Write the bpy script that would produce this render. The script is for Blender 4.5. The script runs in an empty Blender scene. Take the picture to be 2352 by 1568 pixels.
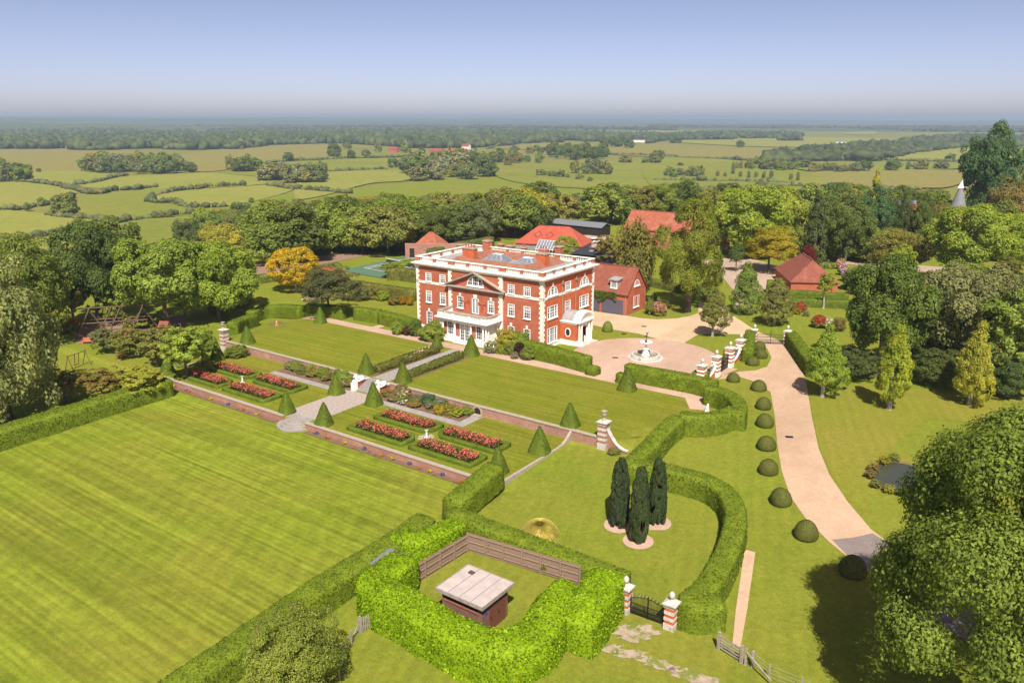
import bpy, math, random
import numpy as np
from math import sin, cos, tan, atan, atan2, pi, radians, sqrt, hypot
from mathutils import Vector, Matrix
from mathutils.geometry import tessellate_polygon

scene = bpy.context.scene
COL = scene.collection
# ------------------------------------------------------------------ camera, sky, sun, exposure
CAM = np.array([63.40, -96.36, 33.79]); YAW = -0.6213; PITCH = 0.2736; FPX = 1829.0   # focal length in 2352-wide units
cd = bpy.data.cameras.new('camera'); cam = bpy.data.objects.new('camera', cd); COL.objects.link(cam)
cd.sensor_width = 36.0; cd.lens = 36.0 * FPX / 2352.0; cd.clip_start = 1.0; cd.clip_end = 60000.0
cam.location = CAM; cam.rotation_euler = (pi / 2 - PITCH, 0, -YAW)
scene.camera = cam
SUN_EL = radians(51); SUN_AZ = atan2(0.60, -0.80)          # azimuth of the sun from +Y towards +X
world = bpy.data.worlds.new('World'); scene.world = world; world.use_nodes = True
wn = world.node_tree; bg = wn.nodes['Background']
sky = wn.nodes.new('ShaderNodeTexSky'); sky.sky_type = 'NISHITA'; sky.sun_disc = False
sky.sun_elevation = SUN_EL; sky.sun_rotation = SUN_AZ
sky.air_density = 0.4; sky.dust_density = 0.95; sky.ozone_density = 3.0; sky.altitude = 0
tint = wn.nodes.new('ShaderNodeMix'); tint.data_type = 'RGBA'; tint.blend_type = 'MULTIPLY'; tint.inputs[0].default_value = 1.0; tint.inputs[7].default_value = (1.30, .97, .84, 1)   # summer haze: a paler, less saturated blue
wn.links.new(sky.outputs[0], tint.inputs[6]); wn.links.new(tint.outputs[2], bg.inputs[0]); bg.inputs[1].default_value = 0.083
sl = bpy.data.lights.new('sun', 'SUN'); sl.energy = 3.6; sl.angle = radians(0.53); sl.color = (1.0, 0.94, 0.84)
so = bpy.data.objects.new('sun', sl); COL.objects.link(so); so.location = (60, -80, 120)
so.rotation_euler = Vector((sin(SUN_AZ) * cos(SUN_EL), cos(SUN_AZ) * cos(SUN_EL), sin(SUN_EL))).to_track_quat('Z', 'Y').to_euler()
vs = scene.view_settings; vs.view_transform = 'Standard'; vs.look = 'None'; vs.gamma = 1.0; vs.use_curve_mapping = False
vs.exposure = 1.07
scene.cycles.max_bounces = 6; scene.cycles.diffuse_bounces = 4; scene.cycles.glossy_bounces = 2
scene.cycles.transmission_bounces = 3; scene.cycles.transparent_max_bounces = 6; scene.cycles.volume_bounces = 0
scene.cycles.caustics_reflective = False; scene.cycles.caustics_refractive = False

R = random.Random(11); NR = np.random.default_rng(7)

# ------------------------------------------------------------------ survey: photo points to ground points
_fw = np.array([cos(PITCH) * sin(YAW), cos(PITCH) * cos(YAW), -sin(PITCH)])
_rt = np.array([cos(YAW), -sin(YAW), 0.0]); _up = np.cross(_rt, _fw)
def ray(u, v):
    d = _fw * FPX + _rt * (u - 1176) - _up * (v - 784)
    return d / np.linalg.norm(d)
def px(p):                                   # point -> survey picture coordinates
    d = np.array(p, float) - CAM; z = d @ _fw
    return 1176 + FPX * (d @ _rt) / z, 784 - FPX * (d @ _up) / z
def sstep(a, b, x):
    t = min(1.0, max(0.0, (x - a) / (b - a))); return t * t * (3 - 2 * t)
VALLEY = -25.0
Y1, Y2, XW, XE = -24.4, -38.6, -40.4, 20.3         # upper retaining wall, lower retaining wall, west and east edge
def st(x, y):
    dx, dy = x - CAM[0], y - CAM[1]
    return dx * sin(YAW) + dy * cos(YAW), dx * cos(YAW) - dy * sin(YAW)
def hz(x, y):                                # height of the ground
    s, t = st(x, y)
    if y > Y1 and x < 26.5:
        g = 0.0 if x > XW - 1.5 else -1.6 * sstep(XW - 1.5, XW - 14, x) * sstep(0, -8, y)
    elif XW <= x <= XE and Y2 <= y <= Y1:
        g = -1.1
    elif x < XE and y < Y2:
        g = -1.8 - 0.012 * (Y2 - y)
    elif x < XW:
        g = -1.6
    else:
        a = -1.1 - 0.9 * min(1.0, max(0.0, (Y1 - y) / 24.0)) if y < Y1 else -1.1 * sstep(-17, Y1, y) * sstep(26.5, 29, x)
        b = -2.1 * sstep(-4, -50, y)
        k = sstep(26.5, 36, x)
        g = a * (1 - k) + b * k
    if y < -48: g -= 0.015 * (-48 - y)
    if s > 120:
        s0 = 150 + 55 * sstep(-110, -30, t) + 80 * sstep(-30, 50, t)
        k = sstep(s0, s0 + 215, s)
        g = g * (1 - k) + VALLEY * k
    return g
def gp(u, v, up=0.0, far=6000):              # ground point seen at (u, v), or a surface 'up' metres above it
    d = ray(u, v); t = 25.0; dt = 1.0
    while t < far:
        p = CAM + d * t
        if p[2] < hz(p[0], p[1]) + up: break
        t += max(0.5, t * 0.006)
    lo, hi = t - max(0.5, t * 0.0061), t
    for _ in range(18):
        m = (lo + hi) / 2; p = CAM + d * m
        if p[2] < hz(p[0], p[1]) + up: hi = m
        else: lo = m
    p = CAM + d * hi
    return Vector((p[0], p[1], hz(p[0], p[1])))
def dist(p): return float(np.linalg.norm(np.array(p) - CAM))
def mpp(p): return dist(p) / FPX            # metres per survey pixel at p

# ------------------------------------------------------------------ mesh builder
class MB:
    def __init__(s): s.v = []; s.f = []
    def add(s, vs_, fs):
        o = len(s.v); s.v += [tuple(p) for p in vs_]; s.f += [tuple(i + o for i in f) for f in fs]; return s
    def box(s, x0, x1, y0, y1, z0, z1):
        return s.add([(x0,y0,z0),(x1,y0,z0),(x1,y1,z0),(x0,y1,z0),(x0,y0,z1),(x1,y0,z1),(x1,y1,z1),(x0,y1,z1)],
                     [(3,2,1,0),(4,5,6,7),(0,1,5,4),(1,2,6,5),(2,3,7,6),(3,0,4,7)])
    def cb(s, cx, cy, z0, z1, lx, ly, ang=0.0, tx=1.0, ty=None):   # rotated box, top scaled by tx, ty
        ty = tx if ty is None else ty; c, n = cos(ang), sin(ang); vs_ = []
        for z, a, b in ((z0, 1, 1), (z1, tx, ty)):
            for i, j in ((-1,-1),(1,-1),(1,1),(-1,1)):
                x, y = i * lx / 2 * a, j * ly / 2 * b; vs_.append((cx + x*c - y*n, cy + x*n + y*c, z))
        return s.add(vs_, [(3,2,1,0),(4,5,6,7),(0,1,5,4),(1,2,6,5),(2,3,7,6),(3,0,4,7)])
    def lathe(s, prof, n=12, cx=0, cy=0, cz=0, ph=0.0):
        vs_ = []; fs = []
        for r, z in prof:
            for i in range(n): a = ph + 2*pi*i/n; vs_.append((cx + r*cos(a), cy + r*sin(a), cz + z))
        for k in range(len(prof)-1):
            for i in range(n): j = (i+1) % n; fs.append((k*n+i, k*n+j, (k+1)*n+j, (k+1)*n+i))
        fs.append(tuple(range(n-1,-1,-1))); fs.append(tuple((len(prof)-1)*n + i for i in range(n)))
        return s.add(vs_, fs)
    def tube(s, pts, r, n=6):
        pts = [Vector(p) for p in pts]; rs = r if isinstance(r, (list, tuple)) else [r]*len(pts); vs_ = []; fs = []
        for k, p in enumerate(pts):
            d = (pts[min(k+1, len(pts)-1)] - pts[max(k-1, 0)]).normalized()
            a = d.cross(Vector((0,0,1)) if abs(d.z) < .9 else Vector((1,0,0))).normalized(); b = d.cross(a)
            for i in range(n): t = 2*pi*i/n; vs_.append(p + (a*cos(t) + b*sin(t))*rs[k])
        for k in range(len(pts)-1):
            for i in range(n): j = (i+1) % n; fs.append((k*n+i, k*n+j, (k+1)*n+j, (k+1)*n+i))
        fs.append(tuple(range(n-1,-1,-1))); fs.append(tuple((len(pts)-1)*n + i for i in range(n)))
        return s.add(vs_, fs)
    def bar(s, a, b, w, h=None):             # straight square bar between two points
        h = w if h is None else h; a, b = Vector(a), Vector(b); d = (b-a).normalized()
        x = d.cross(Vector((0,0,1)) if abs(d.z) < .95 else Vector((0,1,0))).normalized()*w/2; y = x.normalized().cross(d)*h/2
        return s.add([a-x-y, a+x-y, a+x+y, a-x+y, b-x-y, b+x-y, b+x+y, b-x+y], [(3,2,1,0),(4,5,6,7),(0,1,5,4),(1,2,6,5),(2,3,7,6),(3,0,4,7)])
    def prism(s, poly, z0, z1):
        n = len(poly); vs_ = [(p[0],p[1],z0) for p in poly] + [(p[0],p[1],z1) for p in poly]
        return s.add(vs_, [tuple(range(n-1,-1,-1)), tuple(range(n,2*n))] + [(i,(i+1)%n,n+(i+1)%n,n+i) for i in range(n)])
    def face(s, *ps): return s.add(ps, [tuple(range(len(ps)))])
    def ball(s, c, r, n=10, m=6, sq=(1,1,1)):
        pr = [(max(.02, sin(pi*k/m)), -cos(pi*k/m)) for k in range(m+1)]; o = len(s.v); s.lathe(pr, n)
        for i in range(o, len(s.v)): x,y,z = s.v[i]; s.v[i] = (c[0]+x*r*sq[0], c[1]+y*r*sq[1], c[2]+z*r*sq[2])
        return s
    def mesh(s, name): m = bpy.data.meshes.new(name); m.from_pydata(s.v, [], s.f); m.update(); return m
def recalc(me):
    import bmesh
    b = bmesh.new(); b.from_mesh(me); bmesh.ops.recalc_face_normals(b, faces=b.faces); b.to_mesh(me); b.free()
def obj(name, mb, mat, parent=None, loc=(0,0,0), rz=0.0, smooth=False, fix=True):
    me = mb if isinstance(mb, bpy.types.Mesh) else mb.mesh(name)
    if fix and not isinstance(mb, bpy.types.Mesh): recalc(me)
    if mat is not None and not me.materials: me.materials.append(mat)
    if smooth:
        for p in me.polygons: p.use_smooth = True
    o = bpy.data.objects.new(name, me); COL.objects.link(o); o.parent = parent; o.location = loc; o.rotation_euler = (0,0,rz)
    return o
def tag(o, label=None, cat=None, group=None, kind=None):
    for k, v in (('label', label), ('category', cat), ('group', group), ('kind', kind)):
        if v: o[k] = v
    return o
def thing(name, label, cat, loc=(0,0,0), rz=0.0, group=None):
    o = bpy.data.objects.new(name, None); COL.objects.link(o); o.location = loc; o.rotation_euler = (0,0,rz); o.empty_display_size = .3
    return tag(o, label, cat, group)
def dup(o, parent=None):
    c = o.copy(); COL.objects.link(c); c.parent = parent
    for ch in o.children: dup(ch, c)
    return c
def rawquads(name, V, mat):                  # V: (N,4,3) array of separate quads
    n = len(V); me = bpy.data.meshes.new(name); me.vertices.add(n*4); me.loops.add(n*4); me.polygons.add(n)
    me.vertices.foreach_set('co', V.reshape(-1).astype(np.float32)); me.loops.foreach_set('vertex_index', np.arange(n*4, dtype=np.int32))
    me.polygons.foreach_set('loop_start', np.arange(0, n*4, 4, dtype=np.int32)); me.update(calc_edges=True)
    if mat: me.materials.append(mat)
    return me
def join_np(name, parts, mat):               # parts: list of (verts (n,3), faces list/array of triangles or quads)
    me = bpy.data.meshes.new(name); vs_ = []; lv = []; ls = []; o = 0; l = 0
    for V, F in parts:
        F = np.asarray(F, dtype=np.int64); vs_.append(np.asarray(V)); lv.append((F + o).reshape(-1))
        ls.append(l + np.arange(len(F)) * F.shape[1]); o += len(V); l += F.size
    V = np.concatenate(vs_); L = np.concatenate(lv); S = np.concatenate(ls)
    me.vertices.add(len(V)); me.loops.add(len(L)); me.polygons.add(len(S))
    me.vertices.foreach_set('co', V.reshape(-1).astype(np.float32)); me.loops.foreach_set('vertex_index', L.astype(np.int32))
    me.polygons.foreach_set('loop_start', S.astype(np.int32)); me.update(calc_edges=True)
    if mat: me.materials.append(mat)
    return me
ORD = ['first','second','third','fourth','fifth','sixth','seventh','eighth','ninth','tenth','eleventh','twelfth','thirteenth','fourteenth',
       'fifteenth','sixteenth','seventeenth','eighteenth','nineteenth']
TENS = ['','','twenty','thirty','forty','fifty','sixty','seventy','eighty','ninety']
def ordw(n):
    if n <= 19: return ORD[n-1]
    if n >= 100: return 'hundred and ' + ordw(n-100) if n > 100 else 'hundredth'
    t = TENS[n//10]
    return t[:-1] + 'ieth' if n % 10 == 0 else t + '-' + ORD[n%10-1]

# ------------------------------------------------------------------ materials
MATS = {}
def nd(nt, t, **kw):
    n = nt.nodes.new('ShaderNode' + t)
    for k, v in kw.items():
        if isinstance(k, str) and k.startswith('i_'): n.inputs[k[2:].replace('_', ' ')].default_value = v
        else: setattr(n, k, v)
    return n
def ramp(nt, fac, stops, interp='LINEAR'):
    r = nt.nodes.new('ShaderNodeValToRGB'); r.color_ramp.interpolation = interp
    e = r.color_ramp.elements
    while len(e) < len(stops): e.new(.5)
    for k, (p, c) in enumerate(stops): e[k].position = p; e[k].color = (*c, 1)
    nt.links.new(fac, r.inputs[0]); return r.outputs[0]
def mixc(nt, fac, a, b, mode='MIX'):
    m = nt.nodes.new('ShaderNodeMix'); m.data_type = 'RGBA'; m.blend_type = mode
    for s_, x in ((m.inputs[0], fac), (m.inputs[6], a), (m.inputs[7], b)):
        if hasattr(x, 'node'): nt.links.new(x, s_)
        else: s_.default_value = x if isinstance(x, (int, float)) else (*x, 1)
    return m.outputs[2]
def noise(nt, scale, detail=3.0, rough=.55, vec=None, mul=None):
    n = nd(nt, 'TexNoise'); n.inputs['Scale'].default_value = scale; n.inputs['Detail'].default_value = detail; n.inputs['Roughness'].default_value = rough
    if vec is None:
        vec = nd(nt, 'TexCoord').outputs['Object']
    if mul:
        mp = nd(nt, 'Mapping'); mp.inputs['Scale'].default_value = mul; nt.links.new(vec, mp.inputs[0]); vec = mp.outputs[0]
    nt.links.new(vec, n.inputs['Vector']); return n.outputs['Fac']
def new_mat(name, rough=.8, spec=.3):
    m = bpy.data.materials.new(name); m.use_nodes = True; nt = m.node_tree; b = nt.nodes['Principled BSDF']
    b.inputs['Roughness'].default_value = rough; b.inputs['Specular IOR Level'].default_value = spec; MATS[name] = m
    return m, nt, b
def bump(nt, b, h, strength=.3, d=.05):
    n = nd(nt, 'Bump'); n.inputs['Strength'].default_value = strength; n.inputs['Distance'].default_value = d
    nt.links.new(h, n.inputs['Height']); nt.links.new(n.outputs[0], b.inputs['Normal'])
def speck(name, cols, scale=1.0, rough=.85, spec=.2, detail=5, bmp=.3, bd=.03, fine=None):
    m, nt, b = new_mat(name, rough, spec)
    f = noise(nt, scale, detail, .65); n = len(cols)
    c = ramp(nt, f, [(.32 + .36*k/max(1, n-1), c_) for k, c_ in enumerate(cols)])
    if fine:
        g = noise(nt, fine, 2, .6); c = mixc(nt, 1.0, c, ramp(nt, g, [(.3, (.78,.78,.78)), (.7, (1.18,1.18,1.18))]), 'MULTIPLY')
    nt.links.new(c, b.inputs['Base Color'])
    if bmp: bump(nt, b, noise(nt, fine or scale*6, 3), bmp, bd)
    return m
def plain(name, col, rough=.5, spec=.4, metal=0.0, var=.12, scale=3.0):
    m, nt, b = new_mat(name, rough, spec); b.inputs['Metallic'].default_value = metal
    f = noise(nt, scale, 4); c = ramp(nt, f, [(.3, tuple(x*(1-var) for x in col)), (.7, tuple(min(1, x*(1+var)) for x in col))])
    nt.links.new(c, b.inputs['Base Color']); return m

def lawn_mat(name, a, b_, dry, stripe=None, amt=.2, big=.05, streak=0.0):
    m, nt, b = new_mat(name, .95, .05)
    tc = nd(nt, 'TexCoord').outputs['Object']
    f = noise(nt, .35, 6, .62, tc); c = ramp(nt, f, [(.3, a), (.68, b_)])
    g = noise(nt, big, 5, .6, tc); c = mixc(nt, ramp(nt, g, [(.42, (0,0,0)), (.68, (.75,.75,.75))]), c, dry)
    c = mixc(nt, 1.0, c, ramp(nt, noise(nt, 7.0, 4, .8, tc), [(.3, (.80,.82,.78)), (.7, (1.2,1.18,1.2))]), 'MULTIPLY')
    h = noise(nt, 2.2, 4, .7, tc); c = mixc(nt, .55, c, mixc(nt, 1.0, c, ramp(nt, h, [(.25, (.55,.6,.5)), (.75, (1.4,1.35,1.4))]), 'MULTIPLY'))
    if streak:                                # uneven mower lines along the terrace
        for sc, am in (((.045, 1.5, 1), streak), ((.02, .55, 1), streak*.6)):
            c = mixc(nt, 1.0, c, ramp(nt, noise(nt, 1.0, 3, .6, tc, sc), [(.36, (1-am,)*3), (.64, (1+am*.7,)*3)]), 'MULTIPLY')
    if stripe:
        for k, (period, ang, am) in enumerate(stripe):
            sx = nd(nt, 'Mapping'); sx.inputs['Rotation'].default_value = (0, 0, ang); nt.links.new(tc, sx.inputs[0])
            w = nd(nt, 'TexWave'); w.bands_direction = 'Y'; w.inputs['Scale'].default_value = 2*pi/20/period; w.inputs['Distortion'].default_value = 1.6
            w.inputs['Detail'].default_value = 2.5; w.inputs['Detail Scale'].default_value = .5; nt.links.new(sx.outputs[0], w.inputs[0])
            st_ = ramp(nt, w.outputs['Fac'], [(.15, (1-am,)*3), (.85, (1+am*.8,)*3)])
            brk = noise(nt, .13 + .07*k, 3, .6, tc)      # wear breaks the stripes up
            st2 = mixc(nt, ramp(nt, brk, [(.38, (0,0,0)), (.62, (1,1,1))]), (1,1,1), st_)
            c = mixc(nt, 1.0, c, st2, 'MULTIPLY')
    nt.links.new(c, b.inputs['Base Color']); bump(nt, b, noise(nt, 14, 3, .7, tc), .5, .06)
    return m
lawn_mat('lawn_striped', (0.148,0.187,0.015), (0.193,0.230,0.022), (0.209,0.201,0.029), [(.62, 0, .11), (1.9, radians(58), .07), (2.6, radians(-48), .06)], big=.06, streak=.19)
lawn_mat('lawn_terrace', (0.137,0.158,0.013), (0.173,0.189,0.018), (0.189,0.176,0.024), [(.8, 0, .07)], big=.09, streak=.13)
lawn_mat('lawn_rough', (0.135,0.171,0.016), (0.180,0.207,0.022), (0.201,0.190,0.030), [(1.3, radians(70), .05)], big=.05)
lawn_mat('lawn_dry', (0.164,0.176,0.019), (0.196,0.200,0.026), (0.216,0.190,0.034), [(1.3, radians(70), .05)], big=.06)
lawn_mat('meadow', (.110,.135,.022), (.150,.165,.030), (.178,.165,.045), None, big=.012)
def field_mat(name, a, b_, dry):
    m, nt, b = new_mat(name, .95, .05); tc = nd(nt, 'TexCoord').outputs['Object']
    c = ramp(nt, noise(nt, .012, 6, .6, tc), [(.3, a), (.7, b_)])
    c = mixc(nt, ramp(nt, noise(nt, .004, 5, .6, tc, (1, 2.5, 1)), [(.45, (0,0,0)), (.68, (.8,.8,.8))]), c, dry)
    c = mixc(nt, 1.0, c, ramp(nt, noise(nt, .15, 5, .75, tc), [(.3, (.82,.84,.8)), (.7, (1.15,1.13,1.1))]), 'MULTIPLY')
    nt.links.new(c, b.inputs['Base Color']); return m
field_mat('field_green', (0.153,0.173,0.025), (0.184,0.200,0.031), (0.211,0.203,0.042))
field_mat('field_light', (0.194,0.209,0.037), (0.230,0.232,0.044), (0.248,0.230,0.057))
field_mat('field_brown', (0.211,0.180,0.049), (0.198,0.194,0.043), (0.225,0.176,0.057))
field_mat('field_olive', (0.162,0.169,0.034), (0.184,0.184,0.037), (0.203,0.184,0.047))
def gravel_mat(name, a, b_):
    m, nt, b = new_mat(name, .95, .1); tc = nd(nt, 'TexCoord').outputs['Object']
    c = ramp(nt, noise(nt, .35, 5, .6, tc), [(.3, a), (.7, b_)])
    c = mixc(nt, 1.0, c, ramp(nt, noise(nt, 9, 4, .75, tc), [(.25, (.78,.76,.74)), (.75, (1.16,1.16,1.16))]), 'MULTIPLY')
    c = mixc(nt, 1.0, c, ramp(nt, noise(nt, 1.6, 5, .75, tc), [(.3, (.90,.89,.88)), (.7, (1.08,1.08,1.08))]), 'MULTIPLY')
    c = mixc(nt, 1.0, c, ramp(nt, noise(nt, .12, 3, .6, tc, (1, .3, 1)), [(.35, (.86,.845,.83)), (.65, (1.07,1.07,1.07))]), 'MULTIPLY')
    nt.links.new(c, b.inputs['Base Color']); bump(nt, b, noise(nt, 30, 2, .7, tc), .4, .02); return m
gravel_mat('gravel', (.44,.305,.205), (.50,.355,.245)); gravel_mat('gravel_pink', (.435,.30,.225), (.485,.345,.26)); gravel_mat('gravel_warm', (.50,.37,.24), (.545,.41,.275))
def worn_mat():
    m, nt, b = new_mat('worn_ground', .95, .05); tc = nd(nt, 'TexCoord').outputs['Object']
    g = ramp(nt, noise(nt, .5, 5, .6, tc), [(.3, (.125,.165,.028)), (.7, (.19,.205,.045))]); s_ = ramp(nt, noise(nt, 2.5, 4, .7, tc), [(.3, (.30,.22,.16)), (.7, (.42,.33,.26))])
    nt.links.new(mixc(nt, ramp(nt, noise(nt, 1.3, 5, .7, tc), [(.44, (0,0,0)), (.52, (1,1,1))]), g, s_), b.inputs['Base Color'])
worn_mat()
gravel_mat('tarmac', (.20,.165,.155), (.24,.20,.185)); gravel_mat('yard', (.38,.29,.22), (.44,.34,.26))
speck('soil', [(.10,.06,.04), (.19,.115,.075), (.14,.085,.055)], 1.5, fine=9)
speck('bark_chips', [(.20,.12,.09), (.30,.19,.14)], 2, fine=8)
speck('paving', [(.30,.245,.215), (.37,.305,.265), (.33,.275,.245)], .8, fine=6)
speck('paving_grey', [(.25,.225,.21), (.33,.295,.27)], .9, fine=6)
speck('stone', [(.42,.385,.34), (.55,.50,.44), (.30,.275,.24)], 1.6, fine=7)
speck('stone_lichen', [(.25,.21,.17), (.40,.34,.285), (.30,.25,.18), (.46,.39,.29)], 2.2, fine=8)
plain('white_paint', (.80,.77,.70), .55, .3, var=.05); plain('white_gloss', (.82,.81,.79), .35, .4, var=.03)
plain('cream_stone', (.78,.74,.64), .7, .2, var=.07)
plain('statue_white', (.80,.78,.76), .6, .3, var=.05, scale=5)
def brick_mat(name, c1, c2, c3, patch, patch_amt, scale=1.0):
    m, nt, b = new_mat(name, .9, .15); tc = nd(nt, 'TexCoord').outputs['Object']
    ge = nd(nt, 'NewGeometry').outputs['Normal']; sp = nd(nt, 'SeparateXYZ'); nt.links.new(tc, sp.inputs[0])
    ad = nd(nt, 'Math'); ad.operation = 'ADD'; nt.links.new(sp.outputs[0], ad.inputs[0]); nt.links.new(sp.outputs[1], ad.inputs[1])
    cb_ = nd(nt, 'CombineXYZ'); nt.links.new(ad.outputs[0], cb_.inputs[0]); nt.links.new(sp.outputs[2], cb_.inputs[1])
    br = nd(nt, 'TexBrick'); br.inputs['Scale'].default_value = 1.0; br.inputs['Brick Width'].default_value = .225; br.inputs['Row Height'].default_value = .075
    br.inputs['Mortar Size'].default_value = .008; br.inputs['Color1'].default_value = (*c1, 1); br.inputs['Color2'].default_value = (*c2, 1); br.inputs['Mortar'].default_value = (*c3, 1)
    nt.links.new(cb_.outputs[0], br.inputs[0])
    c = mixc(nt, 1.0, br.outputs['Color'], ramp(nt, noise(nt, .5, 6, .7, tc), [(.3, (.76,.74,.72)), (.7, (1.16,1.15,1.15))]), 'MULTIPLY')
    c = mixc(nt, .6, c, mixc(nt, 1.0, c, ramp(nt, noise(nt, 3.5, 4, .8, tc), [(.3, (.7,.7,.72)), (.7, (1.25,1.25,1.22))]), 'MULTIPLY'))
    c = mixc(nt, ramp(nt, noise(nt, 1.1, 6, .75, tc, (1, 1, 2.2)), [(.60, (0,0,0)), (.72, (patch_amt,)*3)]), c, patch)
    nt.links.new(c, b.inputs['Base Color']); bump(nt, b, br.outputs['Fac'], .25, .01); return m
brick_mat('brick_red', (.44,.112,.058), (.37,.088,.046), (.42,.20,.13), (.56,.34,.27), .8)
brick_mat('brick_orange', (.52,.118,.040), (.46,.095,.032), (.48,.18,.09), (.52,.18,.09), .4)
brick_mat('brick_old', (.36,.175,.125), (.30,.135,.10), (.43,.33,.27), (.58,.50,.45), .85)
brick_mat('brick_garden', (.36,.155,.105), (.30,.12,.085), (.42,.31,.25), (.50,.42,.36), .75)
brick_mat('brick_brown', (.19,.095,.07), (.145,.07,.052), (.24,.16,.13), (.28,.19,.15), .5)
brick_mat('brick_pink', (.40,.13,.085), (.36,.11,.075), (.42,.23,.17), (.45,.24,.18), .4)
def roof_mat(name, a, b_, c_, rowh=.22):
    m, nt, b = new_mat(name, .85, .2); tc = nd(nt, 'TexCoord').outputs['Object']
    sp = nd(nt, 'SeparateXYZ'); nt.links.new(tc, sp.inputs[0]); ad = nd(nt, 'Math'); ad.operation = 'ADD'
    nt.links.new(sp.outputs[0], ad.inputs[0]); nt.links.new(sp.outputs[1], ad.inputs[1]); cb_ = nd(nt, 'CombineXYZ'); nt.links.new(ad.outputs[0], cb_.inputs[0]); nt.links.new(sp.outputs[2], cb_.inputs[1])
    br = nd(nt, 'TexBrick'); br.inputs['Scale'].default_value = 1; br.inputs['Brick Width'].default_value = .35; br.inputs['Row Height'].default_value = rowh; br.inputs['Mortar Size'].default_value = .014
    br.inputs['Color1'].default_value = (*a, 1); br.inputs['Color2'].default_value = (*b_, 1); br.inputs['Mortar'].default_value = (*[x*.55 for x in a], 1); nt.links.new(cb_.outputs[0], br.inputs[0])
    c = mixc(nt, ramp(nt, noise(nt, .7, 7, .75, tc), [(.5, (0,0,0)), (.75, (.7,.7,.7))]), br.outputs['Color'], c_)
    nt.links.new(c, b.inputs['Base Color']); bump(nt, b, br.outputs['Fac'], .5, .03); return m
roof_mat('tile_red', (.27,.085,.055), (.22,.066,.045), (.32,.15,.10)); roof_mat('tile_orange', (.37,.115,.065), (.30,.085,.05), (.42,.22,.14)); roof_mat('tile_bright', (.42,.090,.055), (.37,.075,.045), (.42,.14,.09)); roof_mat('tile_old', (.31,.135,.085), (.25,.10,.065), (.36,.20,.14)); roof_mat('slate', (.24,.24,.26), (.19,.19,.21), (.28,.27,.28))
plain('lead', (.30,.29,.29), .55, .4, var=.18, scale=1.2); plain('felt', (.44,.37,.345), .9, .1, var=.13, scale=1.1); plain('felt_dark', (.030,.032,.040), .6, .3); plain('grey_roof', (.16,.165,.18), .6, .3, var=.06)
plain('iron', (.012,.012,.013), .45, .5); plain('bronze', (.075,.065,.05), .5, .5, metal=.3); plain('garage_door', (.10,.095,.13), .45, .4, var=.04); plain('downpipe', (.26,.23,.21), .5, .4)
speck('timber', [(.17,.115,.08), (.29,.20,.145), (.22,.155,.11)], 3, fine=14); speck('timber_pole', [(.10,.062,.042), (.17,.11,.075)], 3, fine=10); speck('timber_dark', [(.07,.05,.04), (.12,.085,.065)], 3, fine=10); speck('timber_grey', [(.24,.205,.17), (.36,.31,.26)], 3, fine=10)
speck('timber_red', [(.25,.085,.055), (.34,.12,.08)], 2, fine=8); speck('timber_orange', [(.50,.13,.06), (.58,.18,.09)], 2, fine=8); speck('timber_black', [(.016,.014,.014), (.035,.03,.028)], 3)
speck('flint', [(.20,.17,.16), (.30,.26,.24), (.16,.14,.14)], 4, fine=9)
plain('terracotta', (.40,.09,.045), .7, .2); plain('ochre_stone', (.50,.29,.09), .8, .2); plain('court_green', (.085,.155,.095), .9, .1, var=.08, scale=.5); plain('court_dark', (.095,.135,.105), .9, .1, var=.06, scale=.5)
plain('car_silver', (.42,.43,.45), .25, .5, metal=.6, var=.02); plain('car_blue', (.07,.10,.17), .25, .5, metal=.4, var=.02); plain('car_white', (.80,.80,.80), .3, .5, var=.02); plain('car_glass', (.015,.018,.022), .08, .6); plain('rubber', (.015,.015,.015), .8, .2)
plain('digger_yellow', (.62,.30,.02), .4, .4); plain('skip_green', (.06,.22,.10), .6, .3); plain('silver_tin', (.5,.5,.52), .35, .5, metal=.5); plain('pylon_grey', (.10,.11,.11), .7, .2)
plain('blue_sign', (.02,.07,.35), .4, .4); plain('door_brown', (.15,.055,.035), .6, .3)
def glass_mat():
    m, nt, b = new_mat('window_glass', .06, .6)
    c = ramp(nt, noise(nt, .6, 2), [(.4, (.020,.021,.024)), (.65, (.075,.075,.080))]); nt.links.new(c, b.inputs['Base Color'])
glass_mat(); plain('blind', (.42,.38,.36), .8, .2); plain('sky_glass', (.16,.18,.24), .08, .6)
m, nt, b = new_mat('water', .04, .5); b.inputs['Base Color'].default_value = (.05,.055,.04,1); bump(nt, b, noise(nt, 1.2, 2), .06, .05)
m, nt, b = new_mat('fountain_water', .05, .5); nt.links.new(ramp(nt, noise(nt, .9, 3), [(.4, (.20,.19,.12)), (.6, (.26,.24,.17))]), b.inputs['Base Color'])
m, nt, b = new_mat('net_black', .9, .1); b.inputs['Base Color'].default_value = (.015,.02,.018,1); b.inputs['Alpha'].default_value = .55
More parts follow.
